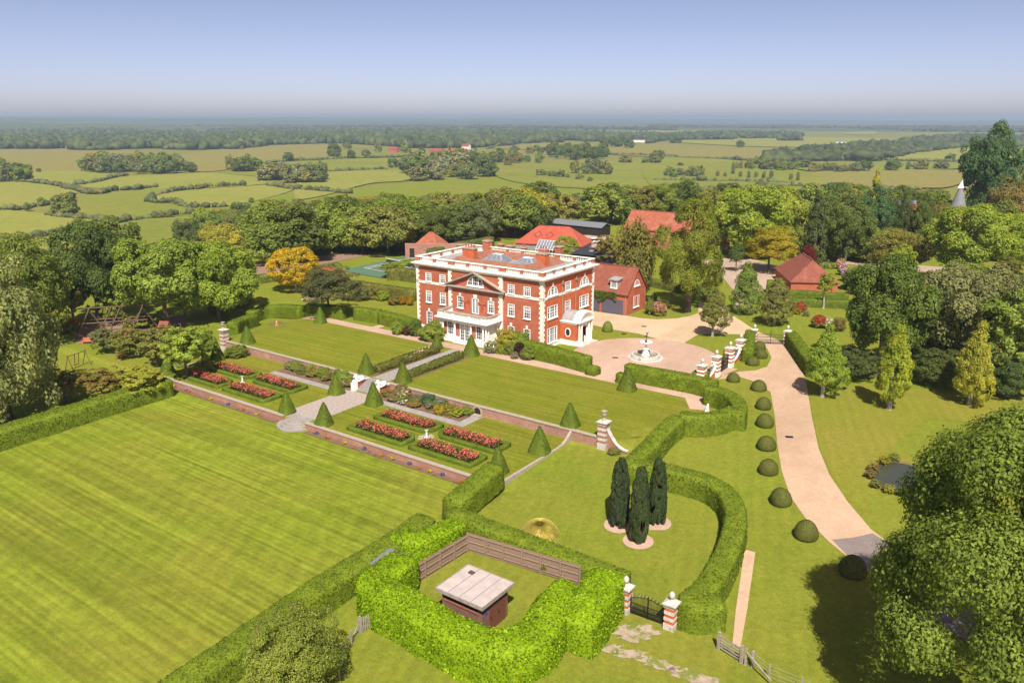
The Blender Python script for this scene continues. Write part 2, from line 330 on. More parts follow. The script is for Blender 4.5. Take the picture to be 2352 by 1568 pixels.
def leaf_mat(name, lo=.55, hi=1.45, trans=.28, yellow=.25, obj_rand=.0, rough=.75, spec=.22, ns=.6):
    m, nt, b = new_mat(name, rough, spec); oi = nd(nt, 'ObjectInfo'); ge = nd(nt, 'NewGeometry'); tc = nd(nt, 'TexCoord').outputs['Object']
    rnd = ge.outputs['Random Per Island']; base = oi.outputs['Color']
    v = ramp(nt, rnd, [(0, (lo,)*3), (1, (hi,)*3)]); c = mixc(nt, 1.0, base, v, 'MULTIPLY')
    n = noise(nt, ns, 3, .6, tc); c = mixc(nt, 1.0, c, ramp(nt, n, [(.3, (.74,.78,.72)), (.7, (1.22,1.18,1.25))]), 'MULTIPLY')
    yl = mixc(nt, 1.0, c, (1.55,1.22,.8), 'MULTIPLY'); fl = nd(nt, 'Math'); fl.operation = 'MULTIPLY'; nt.links.new(rnd, fl.inputs[0]); fl.inputs[1].default_value = yellow
    c = mixc(nt, fl.outputs[0], c, yl); nt.links.new(c, b.inputs['Base Color'])
    tr = nd(nt, 'BsdfTranslucent'); nt.links.new(mixc(nt, 1.0, c, (1.3,1.25,.6), 'MULTIPLY'), tr.inputs[0])
    mx = nd(nt, 'MixShader'); mx.inputs[0].default_value = trans; out = nt.nodes['Material Output']
    nt.links.new(b.outputs[0], mx.inputs[1]); nt.links.new(tr.outputs[0], mx.inputs[2]); nt.links.new(mx.outputs[0], out.inputs[0]); return m
leaf_mat('leaf', .68, 1.35, trans=.46); leaf_mat('hedge_leaf', .5, 1.5, .25, .35, ns=.9); leaf_mat('petal', .6, 1.3, .25, .0); leaf_mat('far_leaf', .6, 1.35, .1, .25, ns=.02)
leaf_mat('laurel_leaf', .4, 1.5, .38, .3, rough=.6, spec=.15)
speck('bark', [(.085,.065,.05), (.17,.135,.105)], 3, fine=9); speck('bark_pale', [(.27,.23,.19), (.40,.35,.29)], 3, fine=9); speck('dark_inside', [(.018,.022,.010), (.03,.036,.014)], 2)
MT = MATS
HAZE = 0.00016

# ------------------------------------------------------------------ ground
def lines(a, b, near0, near1, fine, coarse, extra):
    out = []; x = a
    while x < b: out.append(x); x += fine if near0 <= x < near1 else coarse
    out += [b] + [e + d for e in extra for d in (-.015, .015)]
    return sorted(set(round(q, 3) for q in out))
def make_terrain():
    xs = lines(-460, 420, -80, 110, 2.0, 10, (XW, XE, 26.5)); ys = lines(-150, 600, -70, 40, 2.0, 10, (Y1, Y2))
    V = np.array([(x, y, hz(x, y)) for y in ys for x in xs]); nx = len(xs)
    i = np.arange(len(ys)-1)[:, None]*nx + np.arange(nx-1)[None]; i = i.reshape(-1)
    o = obj('terrain', join_np('terrain', [(V, np.stack([i, i+1, i+1+nx, i+nx], 1))], MT['lawn_rough']), None)
    return tag(o, kind='structure')
make_terrain()
def sheet(name, poly, mat, eps=.03, step=1000.0, z=None, parent=None):
    poly = [Vector((p[0], p[1], 0)) for p in poly]; tris = [tuple(poly[i] for i in t) for t in tessellate_polygon([poly])]
    done = []
    while tris:
        t = tris.pop(); e = [(t[(k+1) % 3] - t[k]).length for k in range(3)]; k = max(range(3), key=lambda q: e[q])
        if e[k] <= step: done.append(t); continue
        a, b, c = t[k], t[(k+1) % 3], t[(k+2) % 3]; m_ = (a+b)/2; tris += [(a, m_, c), (m_, b, c)]
    idx = {}; V = []; F = []
    for t in done:
        if (t[1]-t[0]).cross(t[2]-t[0]).z < 0: t = (t[0], t[2], t[1])
        f = []
        for p in t:
            k = (round(p.x, 3), round(p.y, 3))
            if k not in idx: idx[k] = len(V); V.append((p.x, p.y, (hz(p.x, p.y) if z is None else z) + eps))
            f.append(idx[k])
        F.append(f)
    o = obj(name, join_np(name, [(np.array(V), np.array(F))], MT[mat]), None, ); o.parent = parent
    return tag(o, kind='structure')
def smooth_poly(pts, n=4, closed=True):      # Catmull-Rom through the points
    P = [Vector((p[0], p[1], p[2] if len(p) > 2 else 0)) for p in pts]; out = []; N = len(P)
    rng = range(N) if closed else range(N-1)
    for i in rng:
        g = (lambda k: P[k % N]) if closed else (lambda k: P[min(max(k, 0), N-1)])
        a, b, c, d = g(i-1), g(i), g(i+1), g(i+2)
        for k in range(n):
            t = k/n; out.append(.5*((2*b) + (c-a)*t + (2*a-5*b+4*c-d)*t*t + (3*b-a-3*c+d)*t**3))
    if not closed: out.append(P[-1])
    return out
# valley floor out to the horizon
tag(obj('valley_floor', MB().add([(40000*cos(2*pi*i/64)-200, 40000*sin(2*pi*i/64)+400, VALLEY-.25) for i in range(64)], [tuple(range(64))]), MT['field_olive'], fix=False), kind='structure')
A1 = lambda x, y: (x*.3418, 258.4 + y*.3418)
A2 = lambda x, y: (746.5 + x*.3418, 258.4 + y*.3418)
A3 = lambda x, y: (1493 + x*.3653, 258.4 + y*.3653)
def vp(u, v):                                # point of the valley floor
    d = ray(u, v); t = (VALLEY - CAM[2]) / d[2]; p = CAM + d*t; return Vector((p[0], p[1], VALLEY))
FIELDS = [
 (A1, 'field_brown', [(-60,240),(700,255),(960,268),(560,300),(540,395),(180,410),(-60,330)]),
 (A1, 'field_light', [(180,405),(540,395),(780,425),(600,480),(300,470)]),
 (A1, 'field_light', [(-80,470),(180,470),(500,520),(480,560),(300,600),(-80,645)]),
 (A1, 'field_light', [(500,490),(840,430),(1800,400),(1800,480),(1100,515),(650,510)]),
 (A1, 'field_green', [(500,590),(1000,515),(1110,530),(980,600),(1350,650),(1250,690),(820,730),(520,690)]),
 (A1, 'field_light', [(1050,570),(1200,530),(1800,490),(1980,515),(1700,600),(1400,640),(1100,600)]),
 (A1, 'field_light', [(-80,668),(350,690),(680,740),(480,800),(-80,900)]),
 (A1, 'field_green', [(-80,925),(820,745),(1230,715),(1150,850),(400,1010),(-80,1040)]),
 (A1, 'field_brown', [(1210,285),(1800,215),(2210,215),(2200,310),(1750,340),(1500,390),(1320,395),(1260,330)]),
 (A1, 'field_green', [(1380,395),(1520,400),(1750,345),(2352,325),(2352,420),(1850,440)]),
 (A2, 'field_green', [(0,320),(550,310),(700,310),(690,360),(550,400),(0,410)]),
 (A2, 'field_light', [(-100,415),(550,402),(560,460),(300,480),(0,560),(-200,580)]),
 (A2, 'field_green', [(1110,370),(1440,340),(1900,330),(2352,350),(2352,500),(2100,530),(1400,490),(1120,420)]),
 (A2, 'field_brown', [(1100,240),(1300,210),(1550,205),(1500,250)]),
 (A2, 'field_brown', [(1850,250),(2352,210),(2352,300),(1870,280)]),
 (A3, 'field_brown', [(0,215),(540,220),(1000,250),(680,300),(120,280),(0,262)]),
 (A3, 'field_light', [(100,182),(560,170),(950,155),(1660,175),(1420,210),(1050,220),(600,214)]),
 (A3, 'field_light', [(1450,290),(1960,215),(2500,208),(2500,292),(1960,305)]),
 (A3, 'field_green', [(900,312),(1350,312),(1900,330),(1900,360),(1000,370)]),
 (A3, 'field_brown', [(960,380),(1900,365),(2100,380),(1900,470),(1700,480),(1200,475)]),
 (A3, 'field_green', [(0,288),(600,310),(950,372),(1200,480),(300,490),(0,460)]),
 (A3, 'field_light', [(0,112),(380,97),(370,125),(40,130)]),
 (A3, 'field_green', [(690,108),(930,113),(940,130),(760,130)]),
 (A3, 'field_light', [(1220,125),(1420,122),(1400,142),(1240,140)]),
 (A3, 'field_green', [(1680,85),(1960,85),(1900,110),(1690,110)])]
for k, (mp, mat, pts) in enumerate(FIELDS):
    sheet('field', [vp(*mp(p[0], p[1])) for p in smooth_poly(pts, 3)], mat, .05 + .05*k, z=VALLEY)
# ploughed strip, tennis court, lawns, drives
strip = lambda pts, **k: [gp(*p) for p in pts]
sheet('farm_track', [gp(*p) for p in [(545,612),(600,603),(680,595),(760,586),(842,578),(846,586),(770,602),(690,616),(600,630),(545,636)]], 'bark_chips', .06, 6)
WH = [gp(-190,1100), gp(0,1043), gp(398,911)]
sheet('lower_lawn', [WH[0], WH[2], (-34, Y2-1.2), (-14, Y2-1.2), (-6, Y2-1.2), (19.5, Y2-1.2), gp(1020,1178), gp(800,1330), gp(330,1600), gp(-190,1620)], 'lawn_striped', .03, 4)
sheet('upper_lawn', [(-39.9, Y1+.3), (-11.9, Y1+.3), (-11.9, -7.2), (-44, -7.2), (-46, -9), (-47,-14),(-46,-20)], 'lawn_terrace', .025, 2.0)
sheet('upper_lawn', [(-8.1, Y1+.3), (26, Y1+.3), (29,-18), (29.5,-9.5), (28.1,-9), (26,-7.2), (-8.1, -7.2)], 'lawn_terrace', .025, 3.0)
sheet('rose_lawn', [(XW+.3, Y2+.4), (-13.1, Y2+.4), (-13.1, -28.9), (-27.4,-28.9), (-27.4,Y1-.3), (XW+.3,Y1-.3)], 'lawn_terrace', .02)
sheet('rose_lawn', [(-7.3, Y2+.4), (XE-.3, Y2+.4), (XE-.3,Y1-.3), (8.0,Y1-.3), (8.0,-28.9), (-7.3,-28.9)], 'lawn_terrace', .02)
sheet('house_path', [(-46,-7.2),(26.2,-7.2),(28.3,-10.5),(30.3,-9.8),(29,-4.9),(-46,-4.9)], 'gravel_pink', .045, 2.0)
sheet('house_path', [(-31.0,-4.95),(-29.5,-4.95),(-29.5,2),(-31,2)], 'gravel_pink', .035)
sheet('forecourt', [(14.4+10.9*cos(2*pi*i/72), 5.6+10.9*sin(2*pi*i/72)) for i in range(72)], 'gravel_pink', .04)
Z2 = lambda x, y: ((2250+x/2.6133)*.57422, (850+y/2.6133)*.57422)
sheet('driveway', [gp(*Z2(*p)) for p in [(300,1030),(670,1080),(840,1107),(1000,1117),(1200,1105),(1330,1082),(1420,1050),(1420,945),(1650,930),(1700,950),(1745,1052),(1900,1155),(2030,1240),(2335,1368),(2050,1368),(2000,1290),(1870,1272),(1420,1272),(1270,1367),(1200,1400),(1020,1330),(800,1268),(560,1230),(400,1195),(300,1175)]], 'gravel_warm', .03, 6)
drive_l = [(1735,800),(1762,800),(1772,822),(1762,842),(1735,851),(1700,853),(1660,862),(1650,872),(1700,866),(1745,880),(1770,902),(1780,960),(1785,1020),(1795,1080),(1815,1140),(1850,1190),(1905,1245),(1960,1290),(2050,1350),(2160,1430),(2330,1560)]
drive_r = [(2420,1470),(2210,1345),(2080,1275),(2000,1215),(1945,1150),(1905,1090),(1880,1030),(1865,960),(1852,880),(1835,830),(1808,791),(1737,789)]
sheet('driveway', [gp(*p) for p in drive_l + drive_r], 'gravel', .035, 4)
sheet('driveway', [(24.9,3.6),(26.6,3.9),(27.4,8.2),(24.9,8.2),(22.5,11.5),(22.5,2)], 'gravel', .045)
sheet('right_lawn', [gp(*p) for p in [(1853,880),(1880,890),(1960,880),(2100,895),(2400,925),(2400,990),(2130,960),(2030,1045),(2000,1100),(1990,1180),(1950,1150),(1908,1088),(1884,1030),(1868,960)]], 'lawn_dry', .025, 3)
sheet('tarmac', [gp(*p) for p in [(1912,1240),(1960,1235),(2005,1225),(2080,1275),(2210,1345),(2420,1470),(2330,1560),(2160,1430),(2050,1350),(1960,1290)]], 'tarmac', .06, 4)
sheet('stable_yard', [gp(*p) for p in [(1640,598),(1662,588),(1705,582),(1745,600),(1790,612),(1845,613),(1848,655),(1846,668),(1800,668),(1745,667),(1722,690),(1730,712),(1690,716),(1685,668),(1645,618)]], 'yard', .05, 8)
sheet('stable_yard', [gp(*p) for p in [(1290,548),(1350,540),(1400,545),(1400,590),(1340,590),(1305,572)]], 'yard', .05, 8)
sheet('farm_road', [gp(*p) for p in [(1925,598),(2000,602),(2100,609),(2200,617),(2420,640),(2420,663),(2200,632),(2100,622),(2000,612),(1925,605)]], 'yard', .06, 6)
sheet('footpath', [gp(*p) for p in [(1710,1262),(1735,1268),(1716,1400),(1700,1490),(1682,1480),(1690,1400)]], 'gravel', .04, 4)
sheet('play_area', [gp(*p) for p in [(165,745),(420,722),(430,740),(400,765),(180,790)]], 'bark_chips', .05, 4)
sheet('garden_path', [gp(*p) for p in [(690,688),(742,664),(752,668),(708,694)]], 'gravel_pink', .04, 4)
sheet('pond', [gp(*p) for p in smooth_poly([(2000,1075),(2045,1062),(2110,1075),(2170,1110),(2180,1135),(2110,1140),(2040,1125),(2005,1100)], 4)], 'water', .05, 3)
sheet('pond_bank', [gp(*p) for p in smooth_poly([(1996,1075),(2043,1059),(2115,1072),(2178,1108),(2183,1138),(2108,1143),(2036,1128),(2000,1102)], 4)], 'soil', .03, 3)
for cx, cy, a, b in ((1458,1452,46,22), (1402,1488,30,11), (1450,1502,38,11), (1512,1525,44,12), (1600,1556,60,14)):
    rg = random.Random(cx); ph = rg.uniform(0, 6)
    sheet('worn_ground', [gp(cx + a*cos(2*pi*k/40)*(1 + .22*sin(k*1.3+ph) + rg.uniform(-.22, .22)), cy + (b*sin(2*pi*k/40) + .28*a*cos(2*pi*k/40)*(cx > 1460))*(1 + rg.uniform(-.2, .2))) for k in range(40)], 'worn_ground', .04, 3)
# tennis court
TC = [gp(*p, 0) for p in [(800,606),(905,583),(985,592),(970,628),(880,634)]]
tcz = sum(p.z for p in TC)/5
c0, c1, c2, c3 = [gp(*p) for p in [(778,622),(958,584),(1040,600),(880,640)]]
sheet('tennis_court', [c0, c1, c2, c3], 'court_green', .12, 5)
def lerp2(a, b): return c0.lerp(c1, a).lerp(c3.lerp(c2, a), b)
sheet('court_surface', [lerp2(.18,.16), lerp2(.84,.16), lerp2(.84,.84), lerp2(.18,.84)], 'court_dark', .15, 5)
ln = MB()
def court_line(a, b, c, d, w=.09):
    p, q = lerp2(a, b), lerp2(c, d); n = (q-p).normalized().cross(Vector((0,0,1)))*w
    N = 6
    for k in range(N):
        e, f = p.lerp(q, k/N), p.lerp(q, (k+1)/N)
        ln.face(*[Vector((r.x, r.y, hz(r.x, r.y) + .19)) for r in (e-n, f-n, f+n, e+n)])
for a in ((.2,.2,.82,.2),(.2,.8,.82,.8),(.2,.28,.82,.28),(.2,.72,.82,.72),(.2,.2,.2,.8),(.82,.2,.82,.8),(.36,.28,.36,.72),(.66,.28,.66,.72),(.36,.5,.66,.5)): court_line(*a)
tag(obj('court_marking', ln, MT['white_paint'], fix=False), kind='structure')
nt_ = thing('tennis_net', 'white banded tennis net across the green court behind the mansion', 'net', lerp2(.51,.5))
p, q = lerp2(.51,.14), lerp2(.51,.86); L0 = lerp2(.51,.5); zz = hz(L0.x, L0.y)
for e in (p, q): obj('post', MB().lathe([(.05,0),(.05,1.15)], 8, e.x-L0.x, e.y-L0.y, .1), MT['timber_red'], nt_)
obj('tape', MB().bar((p.x-L0.x, p.y-L0.y, 1.12), (q.x-L0.x, q.y-L0.y, 1.12), .05, .12), MT['white_paint'], nt_)
obj('mesh_panel', MB().bar((p.x-L0.x, p.y-L0.y, .58), (q.x-L0.x, q.y-L0.y, .58), .01, .9), MT['net_black'], nt_)

# ------------------------------------------------------------------ far hills and woods
def ridge(name, d0, width, zf, mat, u0=-900, u1=3300, n=90):
    V = []; F = []; m = 7
    for i in range(n+1):
        u = u0 + (u1-u0)*i/n; d = np.array(ray(u, 270)); d[2] = 0; d /= np.linalg.norm(d)
        for j in range(m):
            w = (j/(m-1)-.5)*2; p = np.array([CAM[0], CAM[1], 0]) + d*(d0 + w*width)
            V.append((p[0], p[1], VALLEY - 1 + max(0, (zf(u) - VALLEY))*(1 - w*w)**1.2))
    for i in range(n):
        for j in range(m-1): a = i*m+j; F.append((a, a+m, a+m+1, a+1))
    return tag(obj(name, join_np(name, [(np.array(V), np.array(F))], MT[mat]), None, smooth=True), kind='structure')
wob = lambda u, s: 3*sin(u*.011+s) + 2*sin(u*.027+2*s) + 1.2*sin(u*.07+s*3)
lerp = lambda a, b, t: a + (b-a)*min(1, max(0, t))
ridge('hills', 11500, 2200, lambda u: lerp(50, 2, (u-200)/1900) + wob(u, 1), 'far_leaf')
ridge('hills', 7500, 1300, lambda u: lerp(32, -16, (u-100)/1700) + wob(u, 2.2), 'far_leaf')
ridge('hills', 4600, 700, lambda u: lerp(14, -22, (u-50)/700) + 8*math.exp(-((u-2050)/330)**2) + .6*wob(u, 3.7), 'far_leaf')
for o in COL.objects:
    if o.name.startswith('hills'): o.color = (.09,.115,.045,1)
import bmesh
def ico(sub):
    b = bmesh.new(); bmesh.ops.create_icosphere(b, subdivisions=sub, radius=1); V = np.array([v.co[:] for v in b.verts]); F = np.array([[v.index for v in f.verts] for f in b.faces]); b.free(); return V, F
ICO = [ico(1), ico(2)]
def pip(x, y, poly):
    c = False; j = len(poly)-1
    for i in range(len(poly)):
        if (poly[i][1] > y) != (poly[j][1] > y) and x < (poly[j][0]-poly[i][0])*(y-poly[i][1])/(poly[j][1]-poly[i][1]) + poly[i][0]: c = not c
        j = i
    return c
def blob(V, F, p, rx, rz_, rng, lump=.22):
    k = rng.normal(size=(3, 3))*1.7; ph = rng.uniform(0, 6.28, 3)
    n = 1 + lump*(np.sin(V@k[0]*1.6+ph[0]) + np.sin(V@k[1]*2.4+ph[1]) + np.sin(V@k[2]*3.3+ph[2]))*.6 + rng.normal(size=len(V))*.06
    W = V*n[:, None]; W = W*np.array([rx, rx, rz_]); W[:, 2] = np.maximum(W[:, 2], -.75*rz_); return W + np.array(p), F
def woodland(name, polys, spacing, col, h=(8, 15), thin=-.45):
    parts = []
    for mp, poly in polys:
        P = [mp(*q) for q in poly]; us = [q[0] for q in P]; vs_ = [q[1] for q in P]; v = min(vs_)
        while v < max(vs_):
            d = vp(1176, v); dd = dist(d); s_ = max(spacing, dd*.0028)/dd*FPX; u = min(us) + R.uniform(0, s_)
            while u < max(us):
                uu, vv = u + R.uniform(-.4, .4)*s_, v + R.uniform(-.3, .3)
                p = vp(uu, vv); open_ = sin(p.x*.0041+1.3)*sin(p.y*.0057+.7) + .6*sin(p.x*.011-p.y*.009) + .25*sin(p.x*.03+p.y*.021)
                if pip(uu, vv, P) and open_ > thin:
                    dd = dist(p); hgt = R.uniform(*h)*(1.1 if R.random() < .15 else 1); rx = max(R.uniform(7, 13), dd*.0036)
                    parts.append(blob(*ICO[1 if dd < 1500 else 0], (p.x + R.uniform(-6, 6), p.y + R.uniform(-6, 6), VALLEY + hgt*.38), rx, hgt*.60, NR, .38))
                u += s_*R.uniform(.75, 1.25)
            v += max(.55, max(spacing, dd*.0028)*1.15*sin(atan((CAM[2]-VALLEY)/dd))/dd*FPX*1.0)
    o = obj(name, join_np(name, parts, MT['far_leaf']), None); o.color = (*col, 1); return tag(o, kind='stuff')
tag(woodland('woodland', [(A1, [(-80,88),(0,90),(500,112),(900,130),(1400,140),(1900,135),(2352,128),(2352,205),(1800,222),(1500,262),(1200,275),(980,262),(700,258),(300,245),(-80,245)]),
   (A2, [(0,125),(700,125),(1500,140),(2100,165),(2352,160),(2352,180),(1800,195),(1500,205),(1300,212),(1100,245),(700,250),(300,218),(0,205)])], 11, (.062,.084,.024), (7, 19)), 'far dark wood stretching across the middle of the valley', 'wood')
tag(woodland('woodland', [(A3, [(0,150),(500,130),(940,140),(945,182),(500,172),(100,172),(0,198)])], 10, (.054,.072,.022)), 'dark wood above the pale golden field', 'wood')
tag(woodland('woodland', [(A3, [(690,330),(860,275),(1000,250),(1200,235),(1420,215),(1560,195),(1750,165),(2000,155),(2450,165),(2450,214),(1960,222),(1600,262),(1450,295),(1350,308),(900,312)])], 9, (.056,.074,.024)), 'wooded belt running diagonally between the right-hand fields', 'wood')
tag(woodland('woodland', [(A1, [(-100,42),(700,58),(1500,76),(2352,80),(2352,112),(1500,128),(700,106),(-100,80)]), (A2, [(0,70),(800,90),(1600,98),(2352,112),(2352,124),(1500,112),(800,108),(0,102)]),
   (A3, [(0,80),(380,92),(900,88),(1200,98),(1700,90),(2450,102),(2450,128),(1700,122),(1250,112),(950,106),(600,102),(0,100)])], 22, (.050,.066,.026), (9, 15)), 'hazy far-off trees along the foot of the horizon hills', 'wood')

# ------------------------------------------------------------------ foliage
def unit(a): return a / np.maximum(1e-9, np.linalg.norm(a, axis=-1, keepdims=True))
def leafq(C, N, size, rng, asp=.62):         # leaf-shaped quads at C facing N
    n = len(C); N = unit(N); t = unit(np.cross(N, rng.normal(size=(n, 3)))); b = np.cross(N, t)
    s_ = (size*rng.uniform(.65, 1.35, n))[:, None] if np.ndim(size) else size*rng.uniform(.65, 1.35, (n, 1))
    t = t*s_*.5; b = b*s_*.5*asp; cup = N*s_*.12
    return np.stack([C - t, C - b + cup, C + t, C + b + cup], 1)
def crown_points(shape, nclump, per, rng, rc=(.20, .34)):
    """points and normals of leaves in a crown that fills the unit sphere box"""
    D = unit(rng.normal(size=(nclump*3, 3)))
    if shape in ('round', 'tall'): D = D[D[:, 2] > -.72]
    elif shape == 'broad': D = D[D[:, 2] > -.35]
    D = D[:nclump]; n = len(D); rad = rng.uniform(.55, .86, n); rad[: n//5] *= .55
    k = rng.normal(size=(2, 3))*2.0; ph = rng.uniform(0, 6.3, 2)
    rad = rad*(1 + .13*np.sin(D@k[0]+ph[0]) + .10*np.sin(D@k[1]*1.7+ph[1]))
    C = D*rad[:, None]; R_ = rng.uniform(*rc, n)
    if shape == 'dense': C = D*(rng.uniform(.80, .92, n)*(1 + .05*np.sin(D@k[0]+ph[0])))[:, None]; C[:, 2] = np.maximum(C[:, 2], -.62)
    if shape == 'broad': C[:, 2] = C[:, 2]*1.25 - .22
    if shape == 'cone':                       # conifer: whorls that narrow upwards
        z = rng.uniform(-1, .95, n); a = rng.uniform(0, 6.283, n); w = (1-z)/2*(.62 + .25*np.sin(z*19)) * rng.uniform(.65, 1, n)
        C = np.stack([w*np.cos(a), w*np.sin(a), z], 1); R_ = .08 + .16*(1-z)/2 + .03
    if shape == 'column':
        z = rng.uniform(-.98, .95, n); a = rng.uniform(0, 6.283, n); w = np.sqrt(np.clip(1 - np.abs(z*.5+.5)**3.2, 0, 1))*.72*np.clip((z+1.25)*2.5, .75, 1)
        C = np.stack([w*np.cos(a), w*np.sin(a), z], 1); R_ = rng.uniform(.16, .24, n)
    if shape == 'ovate':                      # widest low down, tapering to a point
        C[:, :2] *= (np.clip(1.02 - .62*(C[:, 2:3]+.45), .12, 1.05)); C[:, 2] = C[:, 2]*1.12; R_ = R_*.62
    if shape == 'open':
        C = C*rng.uniform(.6, 1.12, (n, 1)); R_ = R_*.78
    E_ = np.repeat(C, per, 0); r = np.repeat(R_, per); d = unit(rng.normal(size=(len(E_), 3)))
    out = unit(E_ + np.array([0, 0, .25])); fl = (d*out).sum(1) < -.25; d[fl] *= -1
    sq = np.array([1, 1, .72]); P = E_ + d*sq*(r*rng.uniform(.72, 1.06, len(E_)))[:, None]
    if shape == 'willow': P[:, 2] -= np.abs(rng.normal(0, .22, len(P)))*np.linalg.norm(P[:, :2], axis=1)
    N = d*.75 + out*.35 + np.array([0, 0, .35]) + rng.normal(size=P.shape)*.42
    return P, N
def lobed_points(nl, per_lobe, per, rng, flat=.0):
    D = unit(rng.normal(size=(nl*8, 3))); D = D[D[:, 2] > -.62]; keep = []; thr = .80 if nl < 30 else .87
    for d in D:                               # spread the lobes apart
        if all((d*e).sum() < thr for e in keep): keep.append(d)
        if len(keep) == nl: break
    D = np.array(keep); L = D*rng.uniform(.55, .86, (len(D), 1)); LR = rng.uniform(.24, .36, len(D))*(1.12 if nl < 30 else .92); P = []; N = []
    for c, r, d in zip(L, LR, D):
        q = unit(rng.normal(size=(per_lobe*2, 3)) + d*.55 + np.array([0, 0, .3])); q = q[(q*d).sum(1) > -.35][:per_lobe]; C = c + q*r*np.array([1, 1, .8])*rng.uniform(.75, 1.0, (len(q), 1)); rc = rng.uniform(.06, .115, len(C))
        E_ = np.repeat(C, per, 0); rr = np.repeat(rc, per); o = np.repeat(q, per, 0); w = unit(rng.normal(size=(len(E_), 3)) + o*.5); P.append(E_ + w*(rr*rng.uniform(.5, 1.1, len(E_)))[:, None]); N.append(w*.5 + o*.7 + np.array([0, 0, .4]) + rng.normal(size=w.shape)*.4)
    q = unit(rng.normal(size=(per*120, 3)))*(rng.uniform(0, 1, (per*120, 1))**.4)*.6; P.append(q); N.append(rng.normal(size=q.shape) + np.array([0, 0, .5]))   # inner foliage
    return np.concatenate(P), np.concatenate(N)
def lobed_mesh(name, nl, per_lobe, per, leaf, seed, mat='leaf'):
    rng = np.random.default_rng(seed); P, N = lobed_points(nl, per_lobe, per, rng); return rawquads(name, leafq(P, N, leaf, rng), MT[mat])
def crown_mesh(name, shape, nclump, per, leaf, seed, mat='leaf', rc=(.20, .34)):
    rng = np.random.default_rng(seed); P, N = crown_points(shape, nclump, per, rng, rc); return rawquads(name, leafq(P, N, leaf, rng), MT[mat])
CM = {}
for i in range(3):
    CM['round%d' % i] = crown_mesh('crown_round', 'round', 125, 80, .092, 20+i, rc=(.17, .29)); CM['broad%d' % i] = crown_mesh('crown_broad', 'broad', 120, 80, .092, 30+i, rc=(.17, .29))
for i in range(2):
    CM['tall%d' % i] = crown_mesh('crown_tall', 'tall', 95, 60, .115, 40+i, rc=(.17, .28)); CM['open%d' % i] = crown_mesh('crown_open', 'open', 130, 70, .075, 50+i, rc=(.13, .21))
    CM['cone%d' % i] = crown_mesh('crown_cone', 'cone', 120, 46, .11, 60+i)
CM['column0'] = crown_mesh('crown_column', 'column', 190, 90, .11, 70); CM['willow0'] = crown_mesh('crown_willow', 'willow', 100, 70, .10, 75, rc=(.18, .3))
CM['lobed0'] = lobed_mesh('crown_lobed', 26, 62, 26, .058, 301); CM['lobed1'] = lobed_mesh('crown_lobed', 24, 66, 26, .058, 302); CM['ovate0'] = crown_mesh('crown_ovate', 'ovate', 200, 90, .062, 311, rc=(.2, .32)); CM['ovate1'] = crown_mesh('crown_ovate', 'ovate', 190, 90, .062, 312, rc=(.2, .32)); CM['dense0'] = crown_mesh('crown_dense', 'dense', 260, 80, .06, 79, rc=(.12, .19)); CM['fine0'] = crown_mesh('crown_fine', 'round', 230, 110, .050, 80, rc=(.12, .22)); CM['fine1'] = crown_mesh('crown_fine', 'broad', 230, 110, .050, 81, rc=(.12, .21)); CM['fine2'] = crown_mesh('crown_fine', 'tall', 230, 100, .050, 82, rc=(.11, .2))
for i in range(3):                            # sparser crowns for trees in the distance
    CM['far%d' % i] = crown_mesh('crown_distant', ['round', 'broad', 'tall'][i], 42, 34, .24, 90+i, rc=(.26, .42))
def trunk_mesh(name, seed, fork=1, spread=.5, n=7):
    """unit trunk: 1 m tall, limbs rising into the crown"""
    rg = random.Random(seed); m = MB()
    for k in range(fork):
        ox = .10*k*(1 if k % 2 else -1); lean = (rg.uniform(-.06, .06) + ox*.6, rg.uniform(-.06, .06))
        P = [(ox*.5 + lean[0]*z, lean[1]*z, z) for z in (0, .06, .25, .5, .75, .97)]; m.tube(P, [.062, .045, .038, .033, .022, .008], n)
        for q in range(7):
            z = rg.uniform(.34, .78); a = q*2.4 + k + rg.uniform(-.4, .4); l = spread*rg.uniform(.5, .9)*(1.15-z); b = (ox*.5 + lean[0]*z, lean[1]*z, z)
            m.tube([b, (b[0]+cos(a)*l*.5, b[1]+sin(a)*l*.5, z+l*.30), (b[0]+cos(a)*l, b[1]+sin(a)*l, z+l*.55)], [.020, .013, .004], 5)
    me = m.mesh(name); recalc(me); me.materials.append(MT['bark']); return me
TM = [trunk_mesh('trunk_mesh', s) for s in (1, 2)] + [trunk_mesh('trunk_double', 3, 2)]
TMP = TM[0].copy(); TMP.materials.clear(); TMP.materials.append(MT['bark_pale'])
GREEN = dict(mid=(0.204,0.266,0.048), dark=(0.138,0.189,0.040), deep=(0.099,0.135,0.037), bright=(0.253,0.325,0.045), yellow=(0.340,0.331,0.040), olive=(0.246,0.249,0.061), grey=(0.198,0.230,0.082), lime=(0.283,0.350,0.037),
             gold=(0.460,0.330,0.009), brown=(0.246,0.205,0.063), purple=(0.149,0.025,0.023), silver=(0.260,0.280,0.143), teal=(0.102,0.175,0.062), laurel=(0.205,0.330,0.009), box=(0.089,0.134,0.012), yew=(0.118,0.170,0.011))
def jit(c, a=.16):
    k = R.uniform(1-a, 1+a); return (c[0]*k*R.uniform(.92, 1.08), c[1]*k, c[2]*k*R.uniform(.85, 1.15), 1)
